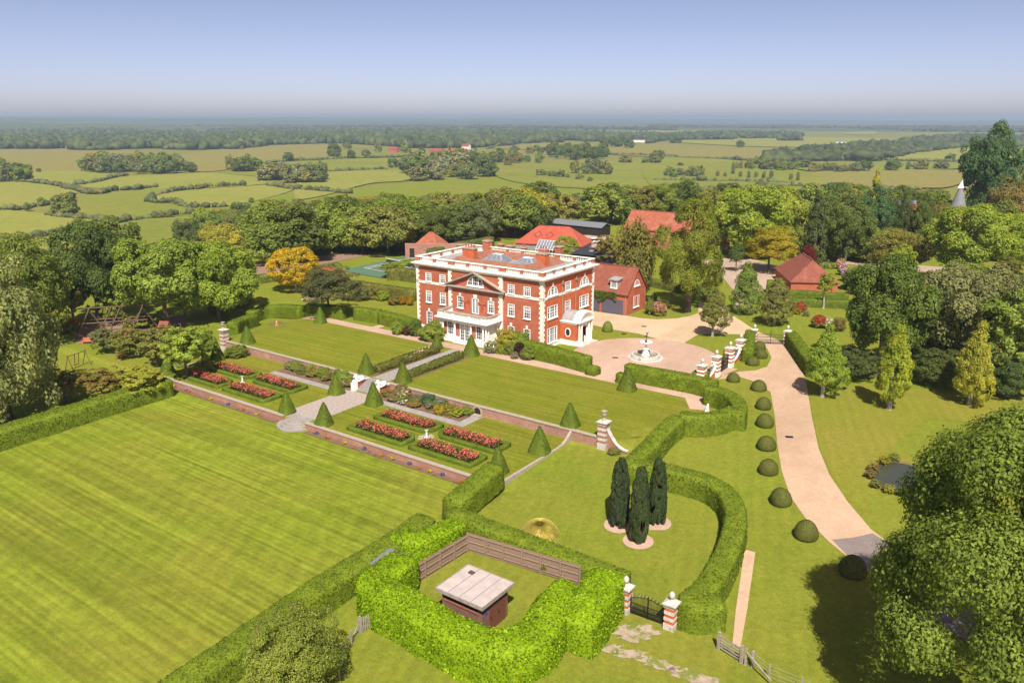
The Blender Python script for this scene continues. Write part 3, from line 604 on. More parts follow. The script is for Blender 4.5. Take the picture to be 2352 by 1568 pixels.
def tree(name, label, base, height, width, crown='round', col='mid', low=.22, group=None, trunk=0, cat='tree', depth=None, lean=(0, 0)):
    """base: ground point; the crown fills from low*height to the top"""
    t = thing(name, label, cat, base, R.uniform(0, 6.28), group)
    cz0 = height*low; o = bpy.data.objects.new('crown', CM[crown]); COL.objects.link(o); o.parent = t
    o.scale = (width/2, (depth or width)/2, (height-cz0)/2); o.location = (lean[0], lean[1], (height+cz0)/2); o.color = jit(GREEN[col]) if isinstance(col, str) else (*col, 1)
    k = bpy.data.objects.new('trunk', TMP if trunk == 9 else TM[trunk]); COL.objects.link(k); k.parent = t; k.location = (0, 0, -.1); k.scale = (height*(.58 if height > 7 else .45),)*2 + (height*.93,)
    return t
def tree_px(name, label, u, vb, vt, wpx, crown='round', col='mid', low=.22, group=None, trunk=0, cat='tree', far=None):
    b = gp(u, vb) if far is None else vp(u, vb); m_ = mpp(b); dep = atan((CAM[2]-b.z)/dist(b)); return tree(name, label, b, (vb-vt)*m_/cos(dep), wpx*m_, crown, col, low, group, trunk, cat)
def shrub(name, label, base, w, h, col='mid', crown='round0', cat='shrub', group=None, flowers=None, nf=60, fs=.13):
    """a bush: leaves down to the ground, with blossom where flowers is a colour"""
    t = thing(name, label, cat, base, R.uniform(0, 6.28), group); o = bpy.data.objects.new('foliage', CM[crown]); COL.objects.link(o); o.parent = t
    o.scale = (w/2, w/2, h*.58); o.location = (0, 0, h*.46); o.color = jit(GREEN[col], .08) if isinstance(col, str) else (*col, 1)
    if flowers:
        rng = np.random.default_rng(R.randrange(9999)); d = unit(rng.normal(size=(nf*2, 3))); d = d[d[:, 2] > -.1][:nf]
        P = d*np.array([w*.47, w*.47, h*.55]) + np.array([0, 0, h*.47]); f = obj('blossom', rawquads('blossom', np.concatenate([leafq(P, d + rng.normal(size=d.shape)*.5, fs, rng, .9) for _ in range(2)]), MT['petal']), None, t)
        f.color = (*flowers, 1); f['kind'] = 'stuff'
    return t
def shrub_px(name, label, u, vb, wpx, hpx, col='mid', crown='round0', **kw):
    b = gp(u, vb); m_ = mpp(b); return shrub(name, label, b, wpx*m_, hpx*m_*1.02, col, crown, **kw)
# clipped hedges
def resample(pts, step):
    out = [pts[0]]; acc = 0
    for a, b in zip(pts, pts[1:]):
        L = (b-a).length; n = max(1, round(L/step)); out += [a.lerp(b, (k+1)/n) for k in range(n)]
    return out
def hedge(label, pts, w=1.6, h=2.1, col='yew', dens=70, leaf=.15, name='clipped_hedge', group=None, mat='hedge_leaf', rough=.035, taper=.92, cat='hedge', closed=False, rnd=False, blk=True):
    pts = [Vector((p[0], p[1], p[2])) for p in pts]; P = resample(pts, .55); n = len(P)
    prof = [(-.5, 0), (-.5*taper - .01, .5), (-.5*taper, .93), (-.40*taper, 1.0), (0, 1.01), (.40*taper, 1.0), (.5*taper, .93), (.5*taper + .01, .5), (.5, 0)]
    if rnd: prof = [(-.46, 0), (-.52, .4), (-.46, .72), (-.27, .93), (0, 1.02), (.27, .93), (.46, .72), (.52, .4), (.46, 0)]
    m = len(prof); V = np.zeros((n, m, 3)); rng = np.random.default_rng(R.randrange(99999)); phase = rng.uniform(0, 6, 6)
    for i in range(n):
        a = P[max(i-1, 0)]; b = P[min(i+1, n-1)]; d = (b-a); d.z = 0; d.normalize(); nx, ny = -d.y, d.x
        e = 1 - .06*(1 if i in (0, n-1) else 0)
        for j, (q, z) in enumerate(prof):
            k = 1 + rough*(sin(i*.9+phase[0]+j) + .6*sin(i*.37+phase[1]+j*2.1))*.5
            V[i, j] = (P[i].x + nx*q*w*k*e, P[i].y + ny*q*w*k*e, P[i].z + z*h*(1 + rough*.35*sin(i*.23+phase[2])*(z > .3)) - .03)
    F = []
    for i in range(n-1):
        for j in range(m-1): F.append((i*m+j, (i+1)*m+j, (i+1)*m+j+1, i*m+j+1))
    V = V.reshape(-1, 3); fa = np.array(F); parts = [(V, fa)]
    caps = []
    for i in (0, n-1):
        c0_ = len(V) + len(caps); 
    ends = []
    for i, s_ in ((0, 1), (n-1, -1)):
        for j in range(m//2):
            q = (i*m+j, i*m+j+1, i*m+m-2-j, i*m+m-1-j) if s_ > 0 else (i*m+m-1-j, i*m+m-2-j, i*m+j+1, i*m+j); ends.append(q)
    allq = np.concatenate([fa, np.array(ends)]); parts = [(V, allq)]
    # leaves over the whole skin
    A = V[allq]; e1 = A[:, 1]-A[:, 0]; e2 = A[:, 3]-A[:, 0]; nr = np.cross(e1, e2); ar = np.linalg.norm(nr, axis=1); N = int(ar.sum()*dens)
    pick = rng.choice(len(A), N, p=ar/ar.sum()); uv = rng.uniform(0, 1, (N, 2, 1)); Q = A[pick]
    C = (Q[:, 0]*(1-uv[:, 0]) + Q[:, 1]*uv[:, 0])*(1-uv[:, 1]) + (Q[:, 3]*(1-uv[:, 0]) + Q[:, 2]*uv[:, 0])*uv[:, 1]
    nn = unit(nr[pick]); nn[(nn[:, 2] < -.2)] *= -1
    mid = V.mean(0); ctr = np.array([(p.x, p.y, p.z + h*.5) for p in P]); 
    near = ctr[(pick // (m-1)).clip(0, n-1)]; fl = ((C-near)*nn).sum(1) < 0; nn[fl] *= -1
    C = C + nn*rng.uniform(-.01, leaf*.45, (N, 1)); L = leafq(C, nn + rng.normal(size=nn.shape)*.6, leaf, rng)
    parts.append((L.reshape(-1, 3), np.arange(N*4).reshape(-1, 4)))
    o = obj(name, join_np(name, parts, MT[mat]), None); o.color = (*GREEN[col], 1) if isinstance(col, str) else (*col, 1)
    return tag(o, label, cat, group)
def top(u, v, h): return gp(u, v, h)          # ground point below a hedge-top point
def curve(pts, n=5): return smooth_poly(pts, n, closed=False)
HH = 2.1
hedge('long clipped hedge along the left side of the striped lower lawn', [top(-190,1039,2.3), top(0,982,2.3), top(384,868,2.3)], 2.7, 2.3)
hedge('short clipped hedge block at the right corner of the striped lawn', [top(1138,1078,2.2), top(1036,1150,2.2)], 2.3, 2.2)
hedge('long clipped hedge closing the near side of the striped lawn', curve([top(978,1183,2.0), top(900,1238,2.0), top(775,1312,2.0), top(640,1402,2.0), top(480,1512,2.0), top(330,1612,2.0)], 3), 2.5, 2.0, taper=.88)
hedge('straight clipped hedge behind the fenced brick pump house', [(x, y, hz(x, y)) for x, y in ((21.0,-46.6), (25,-46.9), (30,-46.9), (35,-46.9), (38.9,-47.0))], 1.9, 1.85)
hedge('tall S-shaped clipped hedge from the brick gate pier past the cypresses', curve([top(1660,1375,2.1), top(1583,1378,2.1), top(1624,1339,2.1), top(1660,1280,2.1), top(1684,1222,2.1), top(1690,1172,2.1), top(1672,1128,2.1), top(1632,1099,2.1), top(1574,1081,2.1), top(1511,1067,2.1), top(1470,1061,2.1), top(1452,1057,2.1), top(1491,1018,2.1), top(1528,979,2.1), top(1558,954,2.1)], 4), 2.0, HH)
hedge('curved hedge forming the near side of the statue alcove', curve([top(1563,952,HH), top(1592,955,HH), top(1628,954,HH), top(1660,948,HH), top(1686,938,HH)]), 1.8, 2.3)
hedge('curved hedge forming the far side of the statue alcove', curve([top(1624,888,HH), top(1658,897,HH), top(1686,912,HH), top(1698,930,HH), top(1694,948,HH)]), 1.9, 2.3)
hedge('straight clipped hedge between the forecourt circle and the gravel path', [top(1440,836,HH), top(1513,850,HH), top(1586,863,HH), top(1645,877,HH)], 1.7, 2.2)
hedge('low clipped hedge stub beside the cone at the path opening', [top(1420,855,1.3), top(1434,858,1.3)], 1.4, 1.3)
hedge('small clipped hedge at the foot of the near gate pier', [top(1596,852,1.6), top(1624,858,1.6)], 2.0, 1.7)
hedge('clipped hedge between the side porch and the gravel path', [top(1203,782,HH), top(1262,796,HH), top(1352,820,HH)], 1.9, 2.2)
hedge('low rounded hedge end by the forecourt opening', [top(1352,838,1.2), top(1373,843,1.2)], 1.7, 1.3, rnd=True)
hedge('clipped hedge between the two pairs of brick gate piers', [top(1718,800,HH), top(1722,780,HH), top(1724,757,HH)], 1.6, 2.1)
hedge('clipped hedge running right from the far gate pier along the drive', curve([top(1816,760,HH), top(1833,781,HH), top(1853,808,HH), top(1872,832,HH)]), 1.8, 2.1)
hedge('clipped hedge beside the striped stone pillar at the upper lawn', [top(532,741,HH), top(556,731,HH), top(583,722,HH)], 2.0, 2.2)
hedge('curved clipped hedge rounding the far corner of the upper lawn', curve([top(574,716,HH), top(600,706,HH), top(640,701,HH), top(693,703,HH)]), 1.9, 2.2)
hedge('dark clipped hedge behind the shaded tree at the path end', [top(708,698,HH), top(740,700,HH), top(790,706,HH)], 1.8, 2.2)
hedge('clipped hedge block left of the gap on the house path', [top(818,706,HH), top(870,713,HH)], 1.9, 2.2)
hedge('clipped hedge running from the path gap to the house corner', [top(876,715,HH), top(925,727,HH), top(958,737,HH)], 1.9, 2.2)
hedge('beech hedge across the garden left of the mansion', [top(822,648,2), top(890,658,2), top(953,668,2)], 1.6, 2.2, (.135,.145,.03), 40, .24)
hedge('tall beech hedge in front of the tennis court', [top(890,622,2), top(920,622,2), top(957,627,2)], 1.8, 2.6, (.13,.142,.03), 40, .24)
hedge('low hedge along the bottom of the brown farm track', [top(560,640,1.5), top(600,634,1.5), top(640,628,1.5)], 1.6, 1.8, (.14,.18,.03), 40, .24)
hedge('clipped green hedge across the garden right of the open brick shed', [top(1795,690,1.3), top(1850,688,1.3), top(1960,693,1.3)], 1.4, 1.6, 'box', 45, .16)
hedge('low clipped hedge in front of the rose bed by the open brick shed', [top(1790,668,1.2), top(1850,668,1.2), top(1950,676,1.2)], 1.2, 1.3, 'box', 45, .16)
hedge('square clipped hedge at the edge of the stable yard', [top(1762,648,2), top(1803,650,2)], 2.0, 2.4, 'box', 45, .16)
hedge('hedge under the big lime tree beside the track', [top(1560,655,1.5), top(1610,662,1.5), top(1640,668,1.5)], 1.6, 1.8, 'box', 45, .16)
hedge('hedge behind the garage under the willow', [top(1490,640,1.5), top(1530,648,1.5), top(1560,655,1.5)], 1.6, 1.6, (.13,.15,.03), 45, .2)
hedge('tall laurel hedge beside the barn gable', [top(1622,575,2), top(1656,570,2)], 2.2, 3, 'mid', 40, .2)
hedge('dark clipped hedge along the tennis court end', [top(985,575,2.6), top(1060,557,2.6), top(1130,545,2.6)], 1.8, 2.8, 'deep', 30, .25)
# bright cherry-laurel hedge round the pump house
LW = dict(col='laurel', leaf=.19, dens=85, mat='laurel_leaf', rough=.07, taper=.97, name='laurel_hedge')
hedge('bright cherry laurel hedge wrapped round the near side of the pump house', curve([top(930,1282,2.3), top(884,1318,2.3), top(862,1345,2.3), top(930,1385,2.3), top(1030,1440,2.3), top(1135,1480,2.3), top(1225,1458,2.3), top(1262,1410,2.3), top(1290,1372,2.3), top(1318,1350,2.3)], 5), 2.8, 2.75, **LW)
hedge('bright cherry laurel hedge beside the left arched-gate pier', curve([top(1398,1322,2.4), top(1372,1362,2.4), top(1342,1402,2.4), top(1318,1432,2.4)], 5), 3.0, 2.8, **LW)
hedge('bright cherry laurel hedge behind the fence corner of the pump house', curve([(x, y, hz(x, y)) for x, y in ((23.2,-48.4), (22.9,-50.2), (22.6,-52.0), (21.6,-53.0), (20.4,-52.6))], 5), 2.0, 2.2, **LW)
# topiary: square tapered cones and domes
def cone_mesh(seed):
    rng = np.random.default_rng(seed); rows = 13; ns = 16; V = []; F = []; H_ = 1.0
    for k in range(rows):
        z = k/(rows-1); w = (.5*(1-z)**.92 + .055)
        for i in range(ns):
            a = 2*pi*(i+.5)/ns; q = 1/max(abs(cos(a)), abs(sin(a)))**.82; V.append((w*q*cos(a)*(1+rng.normal()*.015), w*q*sin(a)*(1+rng.normal()*.015), z))
    for k in range(rows-1):
        for i in range(ns): j = (i+1) % ns; F.append((k*ns+i, k*ns+j, (k+1)*ns+j, (k+1)*ns+i))
    V = np.array(V); F = np.array(F); A = V[F]; nr = np.cross(A[:, 1]-A[:, 0], A[:, 3]-A[:, 0]); ar = np.linalg.norm(nr, axis=1); N = 1500
    pk = rng.choice(len(A), N, p=ar/ar.sum()); w = rng.uniform(0, 1, (N, 2, 1)); Q = A[pk]; C = (Q[:, 0]*(1-w[:, 0])+Q[:, 1]*w[:, 0])*(1-w[:, 1]) + (Q[:, 3]*(1-w[:, 0])+Q[:, 2]*w[:, 0])*w[:, 1]
    nn = unit(nr[pk]); tp = rng.normal(size=(30, 3))*.02 + np.array([0, 0, 1.0]); C = np.concatenate([C + nn*rng.uniform(0, .02, (N, 1)), tp]); nn = np.concatenate([nn, np.tile([0, 0, 1.], (30, 1))])
    L = leafq(C, nn + rng.normal(size=nn.shape)*.5, .055, rng); return join_np('topiary_cone', [(V, F), (L.reshape(-1, 3), np.arange(len(L)*4).reshape(-1, 4))], MT['hedge_leaf'])
def dome_mesh(seed, sq=.8):
    rng = np.random.default_rng(seed); b = MB().lathe([(.44,-.02),(.5,.10),(.485,.3),(.42,.5),(.30,.68),(.15,.79),(.02,.82)], 20); V = np.array(b.v); F = [f for f in b.f if len(f) == 4]; F = np.array(F)
    A = V[F]; nr = np.cross(A[:, 1]-A[:, 0], A[:, 3]-A[:, 0]); ar = np.linalg.norm(nr, axis=1); N = 1300; pk = rng.choice(len(A), N, p=ar/ar.sum()); w = rng.uniform(0, 1, (N, 2, 1)); Q = A[pk]
    C = (Q[:, 0]*(1-w[:, 0])+Q[:, 1]*w[:, 0])*(1-w[:, 1]) + (Q[:, 3]*(1-w[:, 0])+Q[:, 2]*w[:, 0])*w[:, 1]; nn = unit(nr[pk]); L = leafq(C + nn*rng.uniform(0, .012, (N, 1)), nn + rng.normal(size=nn.shape)*.45, .045, rng)
    return join_np('topiary_dome', [(V, F), (L.reshape(-1, 3), np.arange(N*4).reshape(-1, 4))], MT['hedge_leaf'])
CONE = [cone_mesh(5), cone_mesh(6)]; DOME = [dome_mesh(7), dome_mesh(8)]
CONES = [((-40.2,-8.0), 'at the far left corner of the upper lawn', 1), ((-39.6,-23.2), 'on the upper lawn next to the striped stone pillar', 1), ((-38.9,-29.2), 'at the left edge of the rose terrace', 1), ((-38.9,-37.3), 'at the left end of the lower retaining wall', 1),
 ((-13.4,-23.4), 'left of the top of the lion steps', 1), ((-6.8,-23.1), 'right of the top of the lion steps', 1), ((-13.0,-29.3), 'left of the foot of the lion steps', 1), ((-6.0,-29.4), 'right of the foot of the lion steps', 1),
 ((-12.6,-37.7), 'left of the round stone steps', 1), ((-5.9,-37.7), 'right of the round stone steps', 1), ((-13.6,-8.4), 'half hidden behind the rose hedge left of the portico', .85), ((-7.2,-8.1), 'in front of the white portico', 1.12),
 ((19.4,-23.5), 'on the upper lawn near the urn-topped pillar', 1), ((19.3,-29.6), 'at the right edge of the rose terrace', 1.08), ((18.7,-36.3), 'peeping over the hedge block at the terrace corner', 1), ((18.9,-8.7), 'beside the gravel path opening below the fountain', 1.1)]
for k, ((x, y), w, s_) in enumerate(CONES):
    o = obj('topiary_cone', CONE[k % 2], None, None, (x, y, hz(x, y))); q = R.uniform(.94, 1.06); o.rotation_euler = (R.uniform(-.025, .025), R.uniform(-.025, .025), R.uniform(-.12, .12)); o.scale = (1.85*s_*q, 1.85*s_*q, 2.75*s_*R.uniform(.94, 1.06)); o.color = jit(GREEN['box'], .08); tag(o, 'clipped square cone topiary ' + w, 'topiary', 'clipped cones around the terraces')
DOMES = [(1744,808,27,18,'highest of three on the grass island by the drive'), (1748,826,27,18,'middle of three on the grass island by the drive'), (1728,842,29,18,'lowest of three on the grass island by the drive'),
 (1684,880,29,17,'nearest the gate piers beside the drive'), (1742,900,33,20,'second from the gate piers beside the drive'), (1753,942,35,22,'third from the gate piers beside the drive'), (1756,982,37,24,'fourth from the gate piers beside the drive'),
 (1760,1034,41,26,'fifth from the gate piers beside the drive'), (1764,1090,40,27,'sixth from the gate piers beside the drive'), (1793,1160,45,31,'seventh from the gate piers beside the drive'), (1851,1238,49,34,'eighth from the gate piers beside the drive'), (1958,1322,52,38,'in the shade edge of the big sycamore by the drive'),
 (1395,766,25,22,'alone on the lawn beside the side porch')]
for k, (u, v, w, h_, t_) in enumerate(DOMES):
    b = gp(u, v-5); s_ = mpp(b); o = obj('topiary_dome', DOME[k % 2], None, None, b); o.rotation_euler = (R.uniform(-.05, .05), R.uniform(-.05, .05), R.uniform(0, 6)); o.scale = (w*s_*1.02, w*s_*R.uniform(.96, 1.08), h_*s_*R.uniform(1.25, 1.42)); o.color = (.075,.088,.018,1) if k < 12 else (.11,.15,.022,1); tag(o, 'clipped dome of box ' + t_, 'topiary', 'clipped domes along the drive')

# ------------------------------------------------------------------ the mansion
HW, HD = 25.0, 15.1
Z1 = lambda x, y: (918.75 + .2075*x, 516.8 + .2075*y)
def on_y(u, v, Y): d = ray(u, v); p = CAM + d*((Y-CAM[1])/d[1]); return Vector(p)
def on_x(u, v, X): d = ray(u, v); p = CAM + d*((X-CAM[0])/d[0]); return Vector(p)
def wall_holes(x0, x1, z0, z1, holes, depth=.14, arcs=()):
    """wall face at y = 0 (outside towards -y) with rectangular openings and their reveals"""
    m = MB(); xs = sorted({x0, x1, *[h[0] for h in holes], *[h[1] for h in holes]}); zs = sorted({z0, z1, *[h[2] for h in holes], *[h[3] for h in holes]})
    for a, b in zip(xs, xs[1:]):
        for c, d in zip(zs, zs[1:]):
            if not any(h[0] <= (a+b)/2 <= h[1] and h[2] <= (c+d)/2 <= h[3] for h in holes): m.face((a,0,c), (b,0,c), (b,0,d), (a,0,d))
    for a, b, c, d in [h[:4] for h in holes]:
        m.face((a,0,c), (a,depth,c), (a,depth,d), (a,0,d)); m.face((b,depth,c), (b,0,c), (b,0,d), (b,depth,d)); m.face((a,0,d), (a,depth,d), (b,depth,d), (b,0,d)); m.face((a,depth,c), (a,0,c), (b,0,c), (b,depth,c))
    for cx, cz, r in arcs:                    # brick left above a half-round window
        n = 12
        for k in range(n):
            t0, t1 = pi*k/n, pi*(k+1)/n
            for y in (0.0,): m.face((cx+r*cos(t0), y, cz+r*sin(t0)), (cx+r*cos(t0), y, cz+r), (cx+r*cos(t1), y, cz+r), (cx+r*cos(t1), y, cz+r*sin(t1)))
    return m
WIN = {}
def win_meshes(w, h, cols, ny, fr, meet):
    key = (round(w, 2), round(h, 2), tuple(cols), ny, fr, meet)
    if key in WIN: return WIN[key]
    f = MB(); y0, y1 = -.03, .13
    f.box(0, fr, y0, y1, 0, h); f.box(w-fr, w, y0, y1, 0, h); f.box(fr, w-fr, y0, y1, 0, fr*.9); f.box(fr, w-fr, y0, y1, h-fr*.8, h)
    b = MB(); iw = w - 2*fr; tot = sum(c for c, _ in cols); x = fr
    for k, (c, n) in enumerate(cols):         # lights of a window: relative width, panes across
        lw = iw*c/tot
        if k: b.box(x-.075, x+.075, y0+.02, .085, fr*.9, h-fr*.8)
        for q in range(1, n): b.box(x+lw*q/n-.022, x+lw*q/n+.022, .045, .085, fr*.9, h-fr*.8)
        x += lw
    for q in range(1, ny):
        z = fr*.9 + (h-fr*1.7)*q/ny; t = .04 if (meet and q*2 == ny) else .02; b.box(fr, w-fr, .040 if t > .03 else .047, .084, z-t, z+t)
    g = MB().face((fr*.5, .1, fr*.5), (w-fr*.5, .1, fr*.5), (w-fr*.5, .1, h-fr*.5), (fr*.5, .1, h-fr*.5))
    s_ = MB().box(-.07, w+.07, -.16, 0.0, -.11, 0.02); bl = MB().face((fr, .093, h*.62), (w-fr, .093, h*.62), (w-fr, .093, h-fr*.5), (fr, .093, h-fr*.5))
    ms = []
    for q, (mb, mt_) in enumerate(((f, 'white_gloss'), (b, 'white_gloss'), (g, 'window_glass'), (s_, 'white_gloss'), (bl, 'blind'))): me = mb.mesh('window_piece'); me.materials.append(MT[mt_]); ms.append(me)
    WIN[key] = ms; return ms
KEY = MB().add([(-.14,-.09,0),(.14,-.09,0),(.20,-.09,.5),(-.20,-.09,.5),(-.14,.02,0),(.14,.02,0),(.20,.02,.5),(-.20,.02,.5)], [(0,1,2,3),(1,5,6,2),(4,0,3,7),(3,2,6,7),(5,4,7,6)]).mesh('keystone'); KEY.materials.append(MT['cream_stone'])
def window(par, loc, w, h, cols=((1, 3),), ny=4, rz=0.0, key=False, sill=True, blind=False, fr=.12, meet=True, name='window'):
    ms = win_meshes(w, h, cols, ny, fr, meet); o = obj(name, ms[0], None, par, loc, rz)
    obj('glazing_bars', ms[1], None, o); obj('pane', ms[2], None, o)
    if sill: obj('sill', ms[3], None, o)
    if blind: obj('blind', ms[4], None, o)
    if key: obj('keystone', KEY, None, o, (w/2, 0, h+.02))
    return o
def lunette(par, loc, r, rz=0.0, key=True):
    n = 16; f = MB()
    for k in range(n):
        t0, t1 = pi*k/n, pi*(k+1)/n; q = r-.13
        P = [(r*cos(t0), r*sin(t0)), (r*cos(t1), r*sin(t1)), (q*cos(t1), q*sin(t1)), (q*cos(t0), q*sin(t0))]
        f.add([(x, -.03, z) for x, z in P] + [(x, .13, z) for x, z in P], [(0,1,2,3), (1,0,4,5), (3,2,6,7), (7,6,5,4)])
    f.box(-r, r, -.03, .13, 0, .14)
    o = obj('lunette_window', f, MT['white_gloss'], par, loc, rz); b = MB(); q = r*.36
    for s_ in (-1, 1): b.box(s_*q-.07, s_*q+.07, -.01, .085, .14, sqrt(r*r-q*q)-.08)
    for x in (-.15*r, .15*r): b.box(x-.02, x+.02, .045, .085, .14, r*.93)
    for x in (-.66*r, .66*r): b.box(x-.02, x+.02, .045, .085, .14, r*.68)
    for z in (.38*r, .66*r): hw = sqrt(r*r-z*z)-.08; b.box(-hw, hw, .047, .084, z-.022, z+.022)
    obj('glazing_bars', b, MT['white_gloss'], o); obj('pane', MB().face(*[(.94*r*cos(pi*k/20), .1, .94*r*sin(pi*k/20)+.03) for k in range(21)]), MT['window_glass'], o)
    obj('sill', MB().box(-r-.1, r+.1, -.18, -.0, -.14, .01), MT['white_gloss'], o)
    if key: obj('keystone', KEY, None, o, (0, 0, r+.02))
    return o
MAN = thing('mansion', 'red brick Georgian mansion with white quoins, portico and roof balustrade', 'house', (0, 0, 0))
SIDE = pi/2                                   # rotation that turns a -y face to +x
ZS2, ZT2, ZS1, ZT1, ZSG, ZTG = 8.02, 9.46, 4.52, 6.45, .78, 2.95; WW = 1.25
FX = [-23.02, -20.01, -6.37, -3.41]
fh = [(x, x+WW, a, b) for x in FX for a, b in ((ZS2, ZT2), (ZS1, ZT1), (ZSG, ZTG))]
lw = wall_holes(-HW, -17.7, 0, 10.6, [h for h in fh if h[0] < -18]); rw = wall_holes(-7.5, 0, 0, 10.6, [h for h in fh if h[0] > -8])
obj('wall', lw, MT['brick_red'], MAN, fix=False); obj('wall', rw, MT['brick_red'], MAN, fix=False)
CBY = -.22                                    # the centre bay stands a little forward
cw = wall_holes(-17.95, -7.3, 0, 10.6, [(-16.2,-14.95,ZS1,ZT1), (-10.05,-8.8,ZS1,ZT1), (-13.2,-11.82,4.0,6.42), (-14.15,-10.85,8.42,10.07)], arcs=[(-12.5, 8.42, 1.65)])
cw.face((-17.95,0,0), (-17.95,0,10.6), (-17.95,.3,10.6), (-17.95,.3,0)); cw.face((-7.3,0,0), (-7.3,.3,0), (-7.3,.3,10.6), (-7.3,0,10.6))
obj('centre_wall', cw, MT['brick_red'], MAN, (0, CBY, 0), fix=False)
for i, x in enumerate(FX):
    window(MAN, (x, 0, ZS2), WW, ZT2-ZS2, blind=True); window(MAN, (x, 0, ZS1), WW, ZT1-ZS1, blind=True); window(MAN, (x, 0, ZSG), WW, ZTG-ZSG, key=True)
window(MAN, (-16.2, CBY, ZS1), WW, ZT1-ZS1, key=True); window(MAN, (-10.05, CBY, ZS1), WW, ZT1-ZS1, key=True, blind=True)
bd = window(MAN, (-13.2, CBY, 4.0), 1.38, 2.42, ((1, 2), (1, 2)), 7, key=False, sill=False, meet=False, name='balcony_door'); k = obj('keystone', KEY, None, bd, (.69, 0, 2.44)); k.scale = (1.9, 1, 1.25)
lunette(MAN, (-12.5, CBY, 8.42), 1.65)
sh = [(1.3,4.15,ZS1,ZT1), (6.3,7.95,ZS1,ZT1), (10.65,13.5,ZS1,ZT1), (6.3,7.95,ZS2,ZT2), (1.3,4.15,.72,3.1), (1.3,4.2,ZS2,ZS2+1.45), (10.65,13.55,ZS2,ZS2+1.45)]
obj('wall', wall_holes(0, HD, 0, 10.6, sh, arcs=[(2.75, ZS2, 1.45), (12.1, ZS2, 1.45)]), MT['brick_orange'], MAN, (0, 0, 0), SIDE, fix=False)
VEN = ((.62, 1), (1.25, 3), (.62, 1))
window(MAN, (0, 1.3, ZS1), 2.85, ZT1-ZS1, VEN, 4, SIDE); window(MAN, (0, 10.65, ZS1), 2.85, ZT1-ZS1, VEN, 4, SIDE); window(MAN, (0, 1.3, .72), 2.85, 2.38, VEN, 6, SIDE)
window(MAN, (0, 6.3, ZS1), 1.65, ZT1-ZS1, ((1, 4),), 4, SIDE); window(MAN, (0, 6.3, ZS2), 1.65, ZT2-ZS2, ((1, 4),), 4, SIDE)
lunette(MAN, (0, 2.75, ZS2), 1.45, SIDE); lunette(MAN, (0, 12.1, ZS2), 1.45, SIDE)
obj('back_wall', MB().face((0,HD,0), (-HW,HD,0), (-HW,HD,10.6), (0,HD,10.6)).face((-HW,HD,0), (-HW,0,0), (-HW,0,10.6), (-HW,HD,10.6)), MT['brick_red'], MAN, fix=False)
# belt course, plinth, cornice
def ring(m, z0, z1, out, inn=.0):            # rectangular ring round the house
    a = -HW-out; b = out; c = -out; d = HD+out; t = out+inn
    m.box(a, b, c, c+t, z0, z1); m.box(a, b, d-t, d, z0, z1); m.box(a, a+t, c+t, d-t, z0, z1); m.box(b-t, b, c+t, d-t, z0, z1); return m
belt = MB().box(-7.28, 0, -.05, .0, 7.62, 8.02).box(0, .05, 0, HD, 7.62, 8.02); obj('belt_course', belt, MT['cream_stone'], MAN); obj('belt_course', MB().box(-HW, -17.97, -.05, .0, 7.62, 8.02), MT['cream_stone'], MAN)
obj('plinth', MB().box(-HW, -17.97, -.07, 0, -.1, .55), MT['white_paint'], MAN); obj('plinth', MB().box(-7.28, .07, -.07, 0, -.1, .55).box(0, .07, 0, HD, -.1, .7), MT['white_paint'], MAN)
cor = MB(); ring(cor, 10.46, 10.62, .12, .02); ring(cor, 10.62, 10.78, .34, .02); ring(cor, 10.78, 10.93, .60, .02); ring(cor, 10.93, 11.0, .66, .02); cor.box(-17.98, -7.27, -.36, -.12, 10.46, 10.60)
obj('cornice', cor, MT['cream_stone'], MAN)
obj('parapet_base', ring(MB(), 11.0, 11.22, .06, .34), MT['white_paint'], MAN); obj('parapet_rail', ring(MB(), 11.86, 11.98, .10, .34), MT['white_paint'], MAN)
BAL = [(.055,0), (.075,.03), (.05,.07), (.085,.2), (.075,.28), (.04,.42), (.06,.48), (.07,.54)]
def baluster_run(p, q, z, par, name='balusters', sc=1.0, n=None):
    L = (Vector(q)-Vector(p)).length; n = n or max(2, int(L/.29)); m = MB()
    for k in range(n): t = (k+.5)/n; m.lathe([(r*sc**.5, zz_*sc) for r, zz_ in BAL], 6, p[0]+(q[0]-p[0])*t, p[1]+(q[1]-p[1])*t, z)
    o = obj(name, m, MT['white_paint'], par); o['kind'] = 'stuff'; return o
DIE = {}
def die(par, x, y, lx, ly):
    k = (lx, ly)
    if k not in DIE: me = MB().box(-lx/2, lx/2, -ly/2, ly/2, 0, .64).mesh('parapet_pier'); me.materials.append(MT['brick_red']); DIE[k] = me
    obj('parapet_pier', DIE[k], None, par, (x, y, 11.22))
def side_run(fixed, axis, lo, hi, dies):     # piers given as (centre, width)
    ps = sorted([(lo+.42, .84)] + dies + [(hi-.42, .84)])
    for c, w in ps[1:-1]: die(MAN, *((c, fixed, w, .42) if axis == 'x' else (fixed, c, .42, w)))
    for (a, wa), (b, wb) in zip(ps, ps[1:]):
        s_, e = a+wa/2, b-wb/2; baluster_run(*(((s_, fixed), (e, fixed)) if axis == 'x' else ((fixed, s_), (fixed, e))), 11.22, MAN, 'balusters', 1.18)
PO = .16
for cx, cy in ((-HW+.36, .36), (-.36, .36), (-HW+.36, HD-.36), (-.36, HD-.36)): die(MAN, cx, cy, .84, .84)
side_run(PO, 'x', -HW-.06, .06, [(-21.1,.5), (-17.55,1.25), (-14.2,.5), (-10.8,.5), (-7.45,1.25), (-3.9,.5)]); side_run(HD-PO, 'x', -HW-.06, .06, [(-21,.5), (-17.2,.5), (-14,.5), (-10.6,.5), (-7,.9), (-3.6,.5)])
